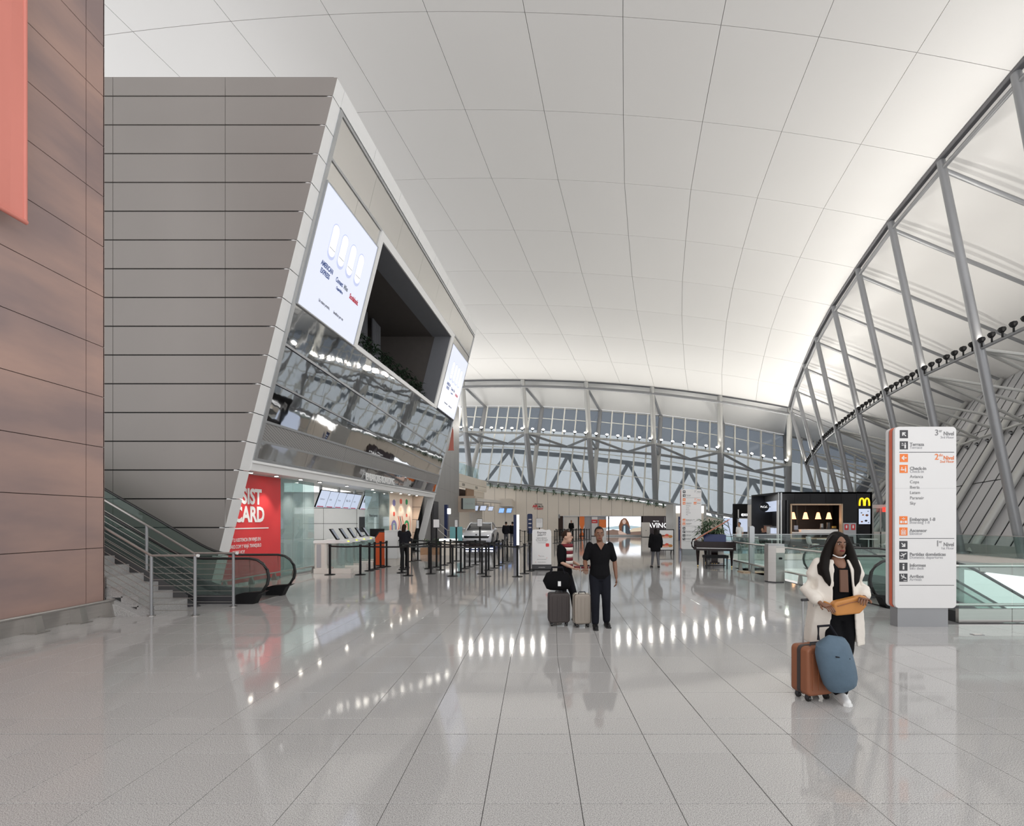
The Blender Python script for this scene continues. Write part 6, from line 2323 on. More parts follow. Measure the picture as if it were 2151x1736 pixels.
# ================================================================== FOOD STALLS
ZM = 27.0
mc = thing('burger_kiosk', 'black burger kiosk with a framed serving window and yellow arches', 'kiosk', P(1734, 1150, ZM))
xa, xb = P(1637, 0, ZM).x, P(1832, 0, ZM).x
zt = P(0, 1034, ZM).z
wx0, wx1, wz0, wz1 = P(1661, 0, ZM).x, P(1767, 0, ZM).x, P(0, 1131, ZM).z, P(0, 1061, ZM).z
DPT = 3.4
np_ = 6
for k in range(np_):
    u0, u1 = lerp(xa, xb, k / np_), lerp(xa, xb, (k + 1) / np_)
    MB().box(u0 + .006, ZM, wz1, u1 - .006, ZM + .12, zt).build('head_panel', 'black_gloss', mc)
MB().box(xa, ZM, 0, wx0, ZM + .12, wz1).build('left_pier', 'black_gloss', mc)
MB().box(wx1, ZM, 0, xb, ZM + .12, wz1).build('right_pier', 'black_gloss', mc)
MB().box(wx0, ZM, 0, wx1, ZM + .12, wz0).build('counter_front', 'charcoal', mc)
MB().box(xb - .12, ZM, 0, xb, ZM + DPT, zt).build('side_wall', 'black', mc)
MB().box(xa, ZM, zt - .1, xb, ZM + DPT, zt).build('roof', 'black', mc)
MB().box(xa, ZM + DPT, 0, xb, ZM + DPT + .1, zt).build('back_wall', 'dark', mc)
for (a_, b_, c_, d_) in ((wx0 - .05, wx0 + .03, wz0 - .06, wz1 + .06), (wx1 - .03, wx1 + .05, wz0 - .06, wz1 + .06), (wx0, wx1, wz1 - .02, wz1 + .06), (wx0, wx1, wz0 - .06, wz0 + .02)):
    MB().box(a_, ZM - .08, c_, b_, ZM + .14, d_).build('window_frame', 'wood_light', mc)
MB().box(wx0 + .05, ZM + .1, wz0 + .28, wx1 - .05, ZM + .8, wz0 + .36).build('worktop', 'white', mc)
MB().box(wx0 + .75, ZM + .2, wz0 + .36, wx1 - .05, ZM + .75, wz0 + .52).build('worktop_step', 'white', mc)


def arch_sign(parent, cx, y, z0, hh, ww):
    pts = []
    for s in (-1, 1):
        n = 14
        o_, i_ = [], []
        for k in range(n + 1):
            a_ = PI * k / n
            o_.append((cx + s * ww * .25 - math.cos(a_) * ww * .27, z0 + hh * (math.sin(a_) ** .62)))
            i_.append((cx + s * ww * .25 - math.cos(a_) * ww * .27 * .56, z0 + (hh - ww * .12) * (math.sin(a_) ** .62)))
        for k in range(n):
            MB().prism([V((o_[k][0], y, o_[k][1])), V((o_[k + 1][0], y, o_[k + 1][1])), V((i_[k + 1][0], y, i_[k + 1][1])), V((i_[k][0], y, i_[k][1]))], (0, .05, 0))
        m_ = MB()
        ring = o_ + list(reversed(i_))
        m_.prism([V((a_, y, b_)) for a_, b_ in ring], (0, .05, 0))
        m_.build('arch', 'lit_yellow', parent)


sg = thing('arches_sign', 'glowing yellow double arch sign on the black kiosk', 'sign', P(1815, 1063, ZM))
c = P(1815, 1063, ZM)
arch_sign(sg, c.x, ZM - .06, c.z, P(0, 1046, ZM).z - c.z, P(1826, 0, ZM).x - P(1804, 0, ZM).x)
MB().box(c.x - .3, ZM - .012, c.z + .05, c.x + .3, ZM, c.z + .1).build('mount_bar', 'black', sg)
t = thing('menu_screen', 'bright portrait menu screen below the yellow arches', 'screen', P(1815, 1102, ZM))
a_, b_ = P(1803, 1101.5, ZM), P(1827, 1069.5, ZM)
MB().box(a_.x, ZM - .05, a_.z, b_.x, ZM, b_.z).build('display', 'lit_screen', t)
for (u, v_, r, mt) in ((.22, .74, .06, 'scr_grey'), (.70, .58, .10, 'case_brown'), (.36, .60, .07, 'leather_tan'), (.80, .84, .05, 'scr_grey'), (.26, .16, .07, 'case_brown'), (.62, .22, .09, 'scr_dark'), (.84, .10, .05, 'scr_grey')):
    MB().prism([V((lerp(a_.x, b_.x, u) + r * math.cos(q), ZM - .055, lerp(a_.z, b_.z, v_) + r * .7 * math.sin(q))) for q in range(6)], (0, .005, 0)).build('food_print', mt, t)
MB().box(a_.x - .02, ZM - .04, a_.z - .02, b_.x + .02, ZM - .001, b_.z + .02).build('bezel', 'black', t)
# fire cabinet
t = thing('fire_cabinet', 'grey fire equipment cabinet with two red signs beside the kiosk window', 'cabinet', P(1781, 1146, ZM))
a_, b_ = P(1768.5, 1146, ZM), P(1795, 1099, ZM)
MB().box(a_.x, ZM - .14, max(.25, a_.z), b_.x, ZM, b_.z).build('case', 'ink_mid', t)
for u in (.08, .6):
    x = lerp(a_.x, b_.x, u)
    sgn = MB().box(x, ZM - .15, b_.z - .42, x + .24, ZM - .14, b_.z - .08).build('red_sign', 'red', t)
    MB().box(x + .07, ZM - .155, b_.z - .32, x + .16, ZM - .15, b_.z - .14).build('pictogram', 'white', sgn)
# pendant lamps
for k, px in enumerate((1666, 1692, 1718.5, 1741)):
    Zl = ZM + (.35 if k == 0 else .5 + .25 * k)
    c = P(px, 1091, Zl)
    t = thing('pendant_lamp', ['copper pendant lamp hanging beside the left jamb of the kiosk window', 'second copper pendant lamp from the left jamb of the kiosk window', 'third copper pendant lamp from the left jamb of the kiosk window', 'copper pendant lamp hanging nearest the right jamb of the kiosk window'][k], 'lamp', c)
    MB().lathe(c, [(.17, 0), (.15, .06), (.085, .36), (.06, .42)], 14).build('shade', 'lit_pendant', t, smooth=True)
    MB().ell(c + V((0, 0, .08)), .06, .06, .08).build('bulb', 'lit_bulb', t, smooth=True)
    MB().tube(c + V((0, 0, .42)), (c.x, c.y, zt - .1), .012, 6).build('cord', 'dark', t)
    light('pendant_light', 'POINT', c + V((0, -.05, -.08)), 12, (1, .6, .35), size=.08)
for k, (px, h_, w_, mt) in enumerate(((1672, .4, .26, 'scr_grey'), (1726, .35, .18, 'alu'), (1740, .42, .2, 'charcoal'), (1752, .2, .3, 'gold'))):
    c = P(px, 1120, ZM + .5)
    zb_ = wz0 + (.36 if px < 1690 else .52)
    t = thing('counter_machine', ['till screen on the kiosk counter beneath the first pendant lamp', 'steel blender on the kiosk counter', 'dark coffee machine on the kiosk counter', 'yellow tray of cups at the right end of the kiosk counter'][k], 'appliance', (c.x, c.y, zb_))
    MB().cbox(c.x - w_ / 2, c.y - .08, zb_, c.x + w_ / 2, c.y + .08, zb_ + h_ * .35, .02).build('base', 'dark', t)
    MB().cbox(c.x - w_ * .4, c.y - .06, zb_ + h_ * .35, c.x + w_ * .4, c.y + .06, zb_ + h_, .02).build('body', mt, t)
# cafe flank
FA_, FB_ = V((xa, ZM + .02, 0)), V((17.1, 36.0, 0))
cf = thing('cafe_stall', 'dark cafe stall with a round black sign beside the burger kiosk', 'stall', FA_)
fd = (FB_ - FA_).normalized()
fnr = V((-fd.y, fd.x, 0))


def flank(u0, u1, z0, z1, mat, name, th=.15, off=0., par=None):
    a_, b_ = FA_.lerp(FB_, u0) + fnr * off, FA_.lerp(FB_, u1) + fnr * off
    m_ = MB()
    m_.hexa([V((a_.x, a_.y, z0)), V((b_.x, b_.y, z0)), V((b_.x, b_.y, z0)) - fnr * th, V((a_.x, a_.y, z0)) - fnr * th, V((a_.x, a_.y, z1)), V((b_.x, b_.y, z1)), V((b_.x, b_.y, z1)) - fnr * th, V((a_.x, a_.y, z1)) - fnr * th])
    return m_.build(name, mat, par or cf)


flank(0, 1, 3.0, 3.45, 'alu', 'head_band', .2, .04)
flank(0, .72, 2.35, 3.0, 'lit_screen', 'sign_band', .1)
flank(.55, .72, 2.35, 3.0, 'wood_light', 'timber_panel', .12, .02)
flank(.72, 1, 0, 3.0, 'off_white', 'end_panel', .3, .05)
flank(0, .04, 0, 3.0, 'white_metal', 'pier', .2, .05)
flank(.04, .72, 0, .9, 'charcoal', 'counter_front', .3)
flank(.04, .72, .9, .95, 'white', 'counter_top', .5, .05)
flank(.42, 1, 0, 3.0, 'dark', 'back_wall', .1, -2.0)
flank(0, .42, .95, 3.0, 'dark', 'inner_wall', .05, -.42)
t = thing('round_sign', 'round black cafe sign on the lit band of the cafe stall', 'sign', FA_.lerp(FB_, .4) + V((0, 0, 2.3)))
c = FA_.lerp(FB_, .22) + fnr * .36 + V((0, 0, 2.66))
MB().prism([c + V((.3 * math.cos(2 * PI * q / 20), 0, .3 * math.sin(2 * PI * q / 20))) for q in range(20)], (0, .08, 0)).build('disc', 'black', t)
text('McCafé', .19, c + V((-.27, -.004, -.06)), XD, ZD, 'lit_text', t, extrude=.002, squeeze=.8)
MB().beam(c + V((0, .05, 0)), c + V((0, .05, 0)) - fnr * .4, .05, .05).build('bracket', 'black', t)
for k in range(5):
    u = .15 + .11 * k
    p_ = FA_.lerp(FB_, u) - fnr * .12 + V((0, 0, .95))
    t = thing('pastry_case', ['small lit pastry case on the cafe counter', 'white cup dispenser on the cafe counter', 'orange pastry box on the cafe counter', 'paper bag display on the cafe counter', 'glass jar on the cafe counter near the beige panel'][k], 'display', p_)
    MB().box(p_.x - .2, p_.y - .2, .95, p_.x + .2, p_.y + .2, 1.3 + .06 * (k % 3)).build('body', ['lit_screen', 'white', 'peach', 'off_white', 'sky_print'][k], t)
    MB().box(p_.x - .22, p_.y - .22, 1.3 + .06 * (k % 3), p_.x + .22, p_.y + .22, 1.34 + .06 * (k % 3)).build('top', 'alu', t)
light('cafe_lamp', 'POINT', FA_.lerp(FB_, .4) - fnr * 1.0 + V((0, 0, 2.6)), 30, (1, .9, .8), size=.2)
# exchange shop
Ze = 38.0
ex_ = thing('exchange_shop', 'black exchange shop with white lettering behind the cafe stall', 'shop', P(1556, 1130, Ze))
a_, b_ = P(1541, 0, Ze).x, P(1610, 0, Ze).x
z3 = P(0, 1059, Ze).z
MB().box(a_, Ze, 1.95, b_, Ze + .2, z3).build('fascia', 'black', ex_)
MB().box(a_, Ze, 0, a_ + .3, Ze + .2, 1.95).build('pier', 'black', ex_)
MB().box(a_, Ze + 2, 0, b_, Ze + 2.1, 2).build('back_wall', 'lit_screen', ex_)
MB().box(a_ + .3, Ze + .05, 0, b_, Ze + .1, .8).build('counter', 'charcoal', ex_)
MB().box(a_ + .35, Ze - .01, .8, a_ + .45, Ze + .1, 2.7).build('white_frame', 'white', ex_)
MB().box(a_ + .35, Ze - .01, 1.9, b_, Ze + .1, 1.98).build('white_frame', 'white', ex_)
text('exchange', .46, V((17.44, Ze - .02, 2.14)), XD, ZD, 'lit_text', ex_, extrude=.004, bold=.008)
# right-hand snack stand with red screen
Zs = 30.5
t = thing('snack_stand', 'glazed snack stand with a red screen right of the black kiosk', 'stand', P(1852, 1150, Zs))
for px in (1834, 1850, 1866):
    x = P(px, 0, Zs).x
    MB().box(x - .04, Zs, 0, x + .04, Zs + .08, 2.6).build('post', 'tube_light', t)
MB().box(P(1832, 0, Zs).x, Zs - .02, 2.6, P(1880, 0, Zs).x, Zs + 1.0, 2.85).build('canopy', 'off_white', t)
MB().box(P(1834, 0, Zs).x, Zs + .02, .5, P(1880, 0, Zs).x, Zs + .04, 2.6).build('glazing', 'glass_clear', t)
MB().box(P(1834, 0, Zs).x, Zs, 0, P(1880, 0, Zs).x, Zs + .5, 1.0).build('counter', 'off_white', t)
c1, c2 = P(1856, 1076, Zs - .3), P(1869, 1066, Zs - .3)
MB().box(c1.x, Zs - .3, c1.z, c2.x, Zs - .2, c2.z).build('red_screen', 'lit_red', t)
MB().box(lerp(c1.x, c2.x, .45), Zs - .26, c2.z - .05, lerp(c1.x, c2.x, .55), Zs, c2.z).build('bracket', 'dark', t)
MB().box(lerp(c1.x, c2.x, .45), Zs - .25, 2.7, lerp(c1.x, c2.x, .55), Zs - .2, c1.z + .1).build('stem', 'dark', t)


# ================================================================== CAFE TABLES AND CHAIRS
def table(x, y, lb, r=.42):
    t = thing('cafe_table', lb, 'table', (x, y, 0))
    MB().disc((x, y, 0), r, .72, .75, 22).build('top', 'white', t)
    MB().tube((x, y, .02), (x, y, .72), .035, 10).build('column', 'alu', t, smooth=True)
    MB().disc((x, y, 0), .24, 0, .02, 18).build('foot', 'alu', t)


def chair(x, y, rz, lb, mat, grp=None):
    t = thing('cafe_chair', lb, 'chair', (x, y, 0), grp, rz)
    m1 = MB()
    pr = [(-.22, .46), (.0, .44), (.16, .45), (.21, .52), (.25, .68), (.27, .86)]
    n = len(pr)
    for s in range(n - 1):
        (ya, za), (yb, zb) = pr[s], pr[s + 1]
        m1.hexa([V((-.22, ya, za - .015)), V((.22, ya, za - .015)), V((.22, yb, zb - .015)), V((-.22, yb, zb - .015)), V((-.22, ya, za + .015)), V((.22, ya, za + .015)), V((.22, yb, zb + .015)), V((-.22, yb, zb + .015))])
    m1.build('shell', mat, t, world=False)
    for (a, b) in ((-.18, -.18), (.18, -.18), (-.18, .14), (.18, .14)):
        MB().tube((a * 1.15, b * 1.2, 0), (a * .8, b * .8, .45), .012, 6).build('leg', 'alu', t, smooth=True, world=False)


table(13.2, 25.0, 'round white cafe table before the cafe stall')
table(16.2, 25.0, 'round white cafe table before the burger kiosk window')
table(18.6, 25.0, 'round white cafe table right of the burger kiosk')
chair(12.6, 25.0, 1.57, 'white shell chair left of the table before the cafe stall', 'white')
chair(13.9, 25.1, -1.57, 'dark shell chair right of the table before the cafe stall', 'dark')
chair(15.5, 25.0, 1.57, 'white shell chair left of the table before the kiosk window', 'white')
chair(16.9, 24.9, -1.57, 'dark shell chair right of the table before the kiosk window', 'dark')
chair(19.4, 24.9, -1.57, 'white shell chair right of the table by the snack stand', 'white')
chair(18.0, 25.2, 1.57, 'dark shell chair left of the table by the snack stand', 'dark')
g = G(2050, 1334)
t = thing('floor_hatch', 'small flat service plate set in the floor near the totem', 'plate', g)
MB().box(g.x - .06, g.y - .04, 0, g.x + .1, g.y + .04, .006).build('plate', 'ink_grey', t)
MB().box(g.x - .04, g.y - .02, .006, g.x + .08, g.y + .02, .010).build('lid', 'off_white', t)

# fill lamps added under the slab to brighten the dark void
for (x, y) in ((10.5, 24.6), (15.0, 24.6), (19.5, 24.6), (9.2, 21.0)):
    t = thing('void_fill_panel', 'flat square fill light added under the slab to brighten the void', 'light', (x, y, -0.34), 'lower level ceiling lights')
    MB().box(x - .5, y - .5, -.36, x + .5, y + .5, -.305).build('frame', 'white', t)
    MB().box(x - .45, y - .45, -.37, x + .45, y + .45, -.36).build('glow_plate', 'lit_panel', t)
    light('void_fill_lamp', 'AREA', (x, y, -.42), 35, (1, .98, .95), (x, y, -4), 0.9)

# ================================================================== PEOPLE
def remesh(mb, name, mat, parent, vox=0.014, smooth=6):
    """voxel-union of overlapping lofts, smoothed into one continuous surface"""
    me = bpy.data.meshes.new('tmp_soup')
    me.from_pydata([tuple(p) for p in mb.v], [], mb.f)
    bm = bmesh.new()
    bm.from_mesh(me)
    bmesh.ops.recalc_face_normals(bm, faces=bm.faces)
    bm.to_mesh(me)
    bm.free()
    o = bpy.data.objects.new('tmp_soup', me)
    col.objects.link(o)
    r = o.modifiers.new('r', 'REMESH')
    r.mode = 'VOXEL'
    r.voxel_size = vox
    s = o.modifiers.new('s', 'SMOOTH')
    s.factor = 0.5
    s.iterations = smooth
    dg = bpy.context.evaluated_depsgraph_get()
    m2 = bpy.data.meshes.new_from_object(o.evaluated_get(dg))
    bpy.data.objects.remove(o)
    bpy.data.meshes.remove(me)
    m2.name = name
    m2.materials.clear()
    m2.materials.append(MATS[mat])
    m2.shade_smooth()
    ob = bpy.data.objects.new(name, m2)
    col.objects.link(ob)
    ob.parent = parent
    return ob


def chain(mb, pts, radii, n=12, ry=None):
    pts = [V(p) for p in pts]
    rings = []
    for i, p in enumerate(pts):
        if i == 0:
            d = pts[1] - p
        elif i == len(pts) - 1:
            d = p - pts[i - 1]
        else:
            d = (pts[i + 1] - p).normalized() + (p - pts[i - 1]).normalized()
        rings.append(mb.ring(p, d, radii[i], n))
    mb.loft(rings)
    mb.ell(pts[0], radii[0], radii[0], radii[0], 10, 6)
    mb.ell(pts[-1], radii[-1], radii[-1], radii[-1], 10, 6)


def zloft(mb, secs, n=18):
    """(x, y, z, rx, ry) stacked ellipses"""
    mb.loft([[V((x + rx * math.cos(2 * PI * k / n), y + ry * math.sin(2 * PI * k / n), z)) for k in range(n)] for x, y, z, rx, ry in secs])


def hand(mb, wrist, d, up, curl=0.5, s=1.0, side=1):
    """palm, four bent fingers and a thumb; d points along the hand, up is the back of the hand"""
    d = V(d).normalized()
    up = V(up)
    up = (up - d * up.dot(d)).normalized()
    r = d.cross(up).normalized()
    w = V(wrist)
    c0, c1 = w + d * .02 * s, w + d * .085 * s
    rings = [[c + r * (a * hw) + up * (b * .014 * s) for a, b in ((-1, -.8), (1, -.8), (1.05, 0), (1, .8), (-1, .8), (-1.05, 0))] for c, hw in ((w, .026 * s), (c0, .034 * s), (c1, .040 * s))]
    mb.loft(rings)
    for k, L in enumerate((.068, .078, .072, .055)):
        b = c1 + r * ((k - 1.5) * .0205 * s)
        f1 = (d * math.cos(curl) - up * math.sin(curl)).normalized()
        f2 = (d * math.cos(curl * 2.1) - up * math.sin(curl * 2.1)).normalized()
        p1 = b + f1 * L * .5 * s
        p2 = p1 + f2 * L * .55 * s
        mb.loft([mb.ring(b - d * .012, d, .0095 * s, 7), mb.ring(p1, f1 + f2, .0085 * s, 7), mb.ring(p2, f2, .0065 * s, 7)])
    tb = w + d * .03 * s + r * (side * .03 * s)
    t1 = tb + (d * .7 + r * side * .7 - up * .2).normalized() * .038 * s
    t2 = t1 + (d * .9 + r * side * .25 - up * .4).normalized() * .032 * s
    mb.loft([mb.ring(tb, d + r * side, .012 * s, 7), mb.ring(t1, d, .0105 * s, 7), mb.ring(t2, d, .008 * s, 7)])


def person(label, loc, rz, J, skin, hair, hairstyle='short', top=None, bottom=None, coat=None, shoes='black', vox=0.014, hands=True, face=True, seated=False, sleeve='short', scale=1.0, group=None, female=False):
    """J: dict of joints in local coords (facing -Y, z up, 1.66 m figure)"""
    t = thing('person', label, 'person', loc, group, rz)
    t.scale = (scale, scale, scale)
    D = dict(hipL=(.085, 0, .86), hipR=(-.085, 0, .86), kneeL=(.095, -.03, .47), kneeR=(-.095, -.03, .47), ankL=(.10, .02, .085), ankR=(-.10, .02, .085),
             shL=(.17, .01, 1.36), shR=(-.17, .01, 1.36), elL=(.23, .03, 1.09), elR=(-.23, .03, 1.09), wrL=(.25, -.06, .86), wrR=(-.25, -.06, .86),
             pel=(0, 0, .90), chest=(0, .01, 1.22), neck=(0, .01, 1.42), head=(0, -.02, 1.555), toeL=None, toeR=None, hdL=None, hdR=None)
    D.update(J)
    D = {k: (V(v) if v is not None else None) for k, v in D.items()}
    for s in 'LR':
        if D['toe' + s] is None:
            D['toe' + s] = D['ank' + s] + V((.01 if s == 'L' else -.01, -.15, -.055))
    pel, ch, nk, hd = D['pel'], D['chest'], D['neck'], D['head']
    wk = .88 if female else 1.0
    b = MB()

    def torso(mb, g=0.0, z0=None, z1=None):
        mid = pel.lerp(ch, .45)
        secs = [(pel.x, pel.y, pel.z - .10, .12 + g, .09 + g), (pel.x, pel.y, pel.z - .03, .155 + g, .115 + g), (mid.x, mid.y, mid.z, .135 * wk + g, .10 + g), (ch.x, ch.y, ch.z, .155 * wk + g, .115 + g), (ch.x, ch.y, ch.z + .10, .165 * wk + g, .105 + g), (nk.x, nk.y, nk.z - .055, .12 + g, .075 + g), (nk.x, nk.y, nk.z - .02, .065 + g * .7, .06 + g * .7)]
        if z0 is not None:
            secs = [q for q in secs if q[2] >= z0]
        zloft(mb, secs)

    torso(b)
    chain(b, [nk + V((0, 0, -.05)), nk, hd + V((0, .015, -.06))], [.06, .052, .055])
    b.ell(hd + V((0, .008, .02)), .073, .092, .10, 16, 12)
    b.ell(hd + V((0, -.03, -.055)), .052, .055, .06, 14, 8)
    b.ell(hd + V((0, -.098, -.012)), .013, .022, .022, 8, 6)
    for s in (-1, 1):
        b.ell(hd + V((s * .074, .01, -.005)), .012, .022, .03, 8, 6)
    for s in 'LR':
        chain(b, [D['sh' + s], D['sh' + s].lerp(D['el' + s], .4), D['el' + s], D['el' + s].lerp(D['wr' + s], .3), D['wr' + s]], [.055 * wk, .05 * wk, .038 * wk, .040 * wk, .026 * wk])
        chain(b, [D['hip' + s], D['hip' + s].lerp(D['knee' + s], .35), D['knee' + s], D['knee' + s].lerp(D['ank' + s], .3), D['ank' + s]], [.085, .08, .055, .056, .036])
        a = D['ank' + s]
        to = D['toe' + s]
        chain(b, [a + V((0, .03, -.05)), a.lerp(to, .5) + V((0, 0, -.01)), to], [.034, .036, .028])
    body = remesh(b, 'body', skin, t, vox)
    if hands:
        hb = MB()
        for s in 'LR':
            d = D['hd' + s] if D['hd' + s] is not None else (D['wr' + s] - D['el' + s])
            hand(hb, D['wr' + s], d, V((1 if s == 'L' else -1, -.2, 0)) if D['hd' + s] is None else V((0, -.3, 1)), .45, 1.0, -1 if s == 'L' else 1)
        bm = bmesh.new()
        bm.from_mesh(body.data)
        me = bpy.data.meshes.new('tmp_hand')
        me.from_pydata([tuple(p) for p in hb.v], [], hb.f)
        bm.from_mesh(me)
        bmesh.ops.recalc_face_normals(bm, faces=bm.faces)
        bm.to_mesh(body.data)
        bm.free()
        body.data.shade_smooth()
    if face:
        for s in (-1, 1):
            MB().ell(hd + V((s * .03, -.083, .008)), .010, .006, .005, 8, 6).build('eye', 'off_white', t, smooth='all', world=False)
            MB().ell(hd + V((s * .03, -.090, .008)), .006, .004, .006, 8, 6).build('iris', 'hair', t, smooth='all', world=False)
            MB().path([hd + V((s * .012, -.093, .026)), hd + V((s * .03, -.094, .031)), hd + V((s * .048, -.082, .026))], .004, 5).build('eyebrow', hair, t, world=False)
        MB().ell(hd + V((0, -.083, -.06)), .024, .010, .008, 10, 6).build('mouth', 'maroon', t, smooth='all', world=False)
    # hair
    h = MB()
    if hairstyle == 'short':
        h.ell(hd + V((0, .018, .036)), .079, .094, .098, 16, 10)
        hm = h.build('hair', hair, t, smooth='all', world=False)
        # cut the face free
        bm = bmesh.new()
        bm.from_mesh(hm.data)
        bmesh.ops.delete(bm, geom=[v for v in bm.verts if v.co.y < hd.y - .035 and v.co.z < hd.z + .075], context='VERTS')
        bmesh.ops.delete(bm, geom=[v for v in bm.verts if v.co.z < hd.z - .03], context='VERTS')
        bm.to_mesh(hm.data)
        bm.free()
    elif hairstyle == 'long':
        h.ell(hd + V((0, .022, .035)), .088, .098, .102, 16, 10)
        zloft(h, [(hd.x, hd.y + .05, hd.z + .05, .086, .07), (hd.x, hd.y + .06, hd.z - .08, .115, .07), (hd.x, hd.y + .075, hd.z - .22, .15, .07), (hd.x, hd.y + .085, hd.z - .34, .15, .06), (hd.x, hd.y + .09, hd.z - .44, .09, .03)])
        for s in (-1, 1):
            chain(h, [hd + V((s * .055, -.035, .075)), hd + V((s * .095, -.015, -.02)), hd + V((s * .128, -.01, -.14)), hd + V((s * .15, -.04, -.26)), hd + V((s * .13, -.07, -.36)), hd + V((s * .11, -.08, -.42))], [.032, .042, .047, .047, .034, .014])
            chain(h, [hd + V((s * .11, .02, -.10)), hd + V((s * .17, .0, -.22)), hd + V((s * .19, -.02, -.31))], [.045, .038, .012])
        remesh(h, 'hair', hair, t, .014, 5)
    elif hairstyle == 'back':
        h.ell(hd + V((0, .02, .03)), .085, .10, .105, 16, 10)
        zloft(h, [(hd.x, hd.y + .05, hd.z + .03, .084, .07), (hd.x, hd.y + .07, hd.z - .12, .085, .06), (hd.x, hd.y + .085, hd.z - .30, .075, .045), (hd.x, hd.y + .09, hd.z - .40, .04, .025)])
        remesh(h, 'hair', hair, t, .016, 5)
    # clothes
    if bottom:
        c = MB()
        zloft(c, [(pel.x, pel.y, pel.z - .12, .135, .105), (pel.x, pel.y, pel.z - .03, .168, .128), (pel.x, pel.y, pel.z + .06, .152, .118)])
        for s in 'LR':
            hp, kn, an = D['hip' + s], D['knee' + s], D['ank' + s]
            chain(c, [hp, hp.lerp(kn, .4), kn, kn.lerp(an, .4), an + V((0, 0, .02))], bottom[1])
        remesh(c, 'trousers', bottom[0], t, vox, 5)
    if top:
        c = MB()
        torso(c, top[1])
        for s in 'LR':
            sh, el, wr = D['sh' + s], D['el' + s], D['wr' + s]
            if sleeve == 'short':
                chain(c, [sh, sh.lerp(el, .45), sh.lerp(el, .8)], [.060, .060, .060])
            elif sleeve == 'long':
                chain(c, [sh, sh.lerp(el, .5), el, el.lerp(wr, .5), el.lerp(wr, .94)], [.068, .064, .056, .052, .042])
            elif sleeve == 'puffer':
                chain(c, [sh, sh.lerp(el, .5), el, el.lerp(wr, .5), el.lerp(wr, .95)], [.085, .085, .075, .068, .048])
        if len(top) > 2:
            zloft(c, top[2])
        remesh(c, 'shirt' if sleeve != 'puffer' else 'jacket', top[0], t, vox, 4)
    for s in 'LR':
        a, to = D['ank' + s], D['toe' + s]
        c = MB()
        chain(c, [a + V((0, .045, -.045)), a.lerp(to, .5) + V((0, 0, -.012)), to + V((0, -.01, 0))], [.042, .046, .038])
        c.v = [V((p.x, p.y, max(p.z, a.z - .085))) for p in c.v]
        sho = remesh(c, 'shoe', shoes, t, .012, 3)
        zb = a.z - .085
        dxy = to - a
        dxy.z = 0
        dd = dxy.normalized()
        nn = V((-dd.y, dd.x, 0))
        MB().prism([a + V((0, 0, -a.z + zb)) + dd * u + nn * v_ for u, v_ in ((-.085, -.03), (-.085, .03), (.06, .045), (.18, .04), (.20, 0), (.18, -.04), (.06, -.045))], (0, 0, .022)).build('sole', 'white' if shoes != 'black' else 'rubber', sho, world=False)
    return t, D


def case(label, loc, rz, w_, d_, h_, mat, trim, handle=0.0, hx=0.0):
    t = thing('suitcase', label, 'suitcase', loc, None, rz)
    z0 = .06
    m1 = MB()
    r = .05
    pts = rrect(-w_ / 2, z0, w_ / 2, z0 + h_, .05)
    m1.prism([V((a, -d_ / 2, b)) for a, b in pts], (0, d_, 0))
    o = m1.build('shell', mat, t, world=False)
    bv = o.modifiers.new('b', 'BEVEL')
    bv.width = .025
    bv.segments = 3
    bv.limit_method = 'ANGLE'
    MB().prism([V((a, -.02, b)) for a, b in rrect(-w_ / 2 - .004, z0 - .004, w_ / 2 + .004, z0 + h_ + .004, .052)], (0, .04, 0)).build('zip_band', trim, t, world=False)
    for k in range(4):
        x = -w_ / 2 + w_ * (k + .7) / 4.4
        MB().box(x, -d_ / 2 - .006, z0 + .06, x + w_ * .07, -d_ / 2 + .01, z0 + h_ - .06).build('rib', mat, t, world=False)
    for (a, b) in ((-1, -1), (1, -1), (-1, 1), (1, 1)):
        MB().tube((a * (w_ / 2 - .05) - .012, b * (d_ / 2 - .05), .03), (a * (w_ / 2 - .05) + .012, b * (d_ / 2 - .05), .03), .03, 12).build('wheel', 'rubber', t, world=False)
        MB().box(a * (w_ / 2 - .05) - .018, b * (d_ / 2 - .05) - .018, .03, a * (w_ / 2 - .05) + .018, b * (d_ / 2 - .05) + .018, z0 + .01).build('wheel_fork', 'dark', t, world=False)
    MB().path([(-.06, -d_ / 2 * .3, z0 + h_), (-.05, -d_ / 2 * .3, z0 + h_ + .03), (.05, -d_ / 2 * .3, z0 + h_ + .03), (.06, -d_ / 2 * .3, z0 + h_)], .01, 6).build('carry_handle', 'dark', t, world=False)
    if handle:
        for s in (-.07, .07):
            MB().tube((hx + s, d_ / 2 - .04, z0 + h_ - .02), (hx + s, d_ / 2 - .04, handle), .008, 8).build('pull_rod', 'alu', t, world=False)
        MB().tube((hx - .085, d_ / 2 - .04, handle), (hx + .085, d_ / 2 - .04, handle), .014, 8).build('pull_grip', 'dark', t, world=False)
    return t


# --- man in the black T-shirt
gm = G(1260, 1317)
man, D = person('man in a black V-neck T-shirt and dark jeans wheeling a taupe suitcase', gm, 0.0,
                dict(hipL=(.085, 0, .86), hipR=(-.085, 0, .86), kneeL=(.10, -.04, .47), kneeR=(-.085, -.07, .47), ankL=(.12, .05, .085), ankR=(-.09, -.10, .085),
                     elL=(.255, .05, 1.08), wrL=(.27, -.02, .82), elR=(-.25, -.02, 1.10), wrR=(-.255, -.20, .985), hdR=(-.1, -.8, -.1), head=(-.015, -.03, 1.545), neck=(0, 0, 1.415)),
                'skin_brown', 'hair', 'short', ('cloth_black', .022), ('denim', [.098, .092, .076, .070, .064]), shoes='black', vox=.012, scale=1.01)
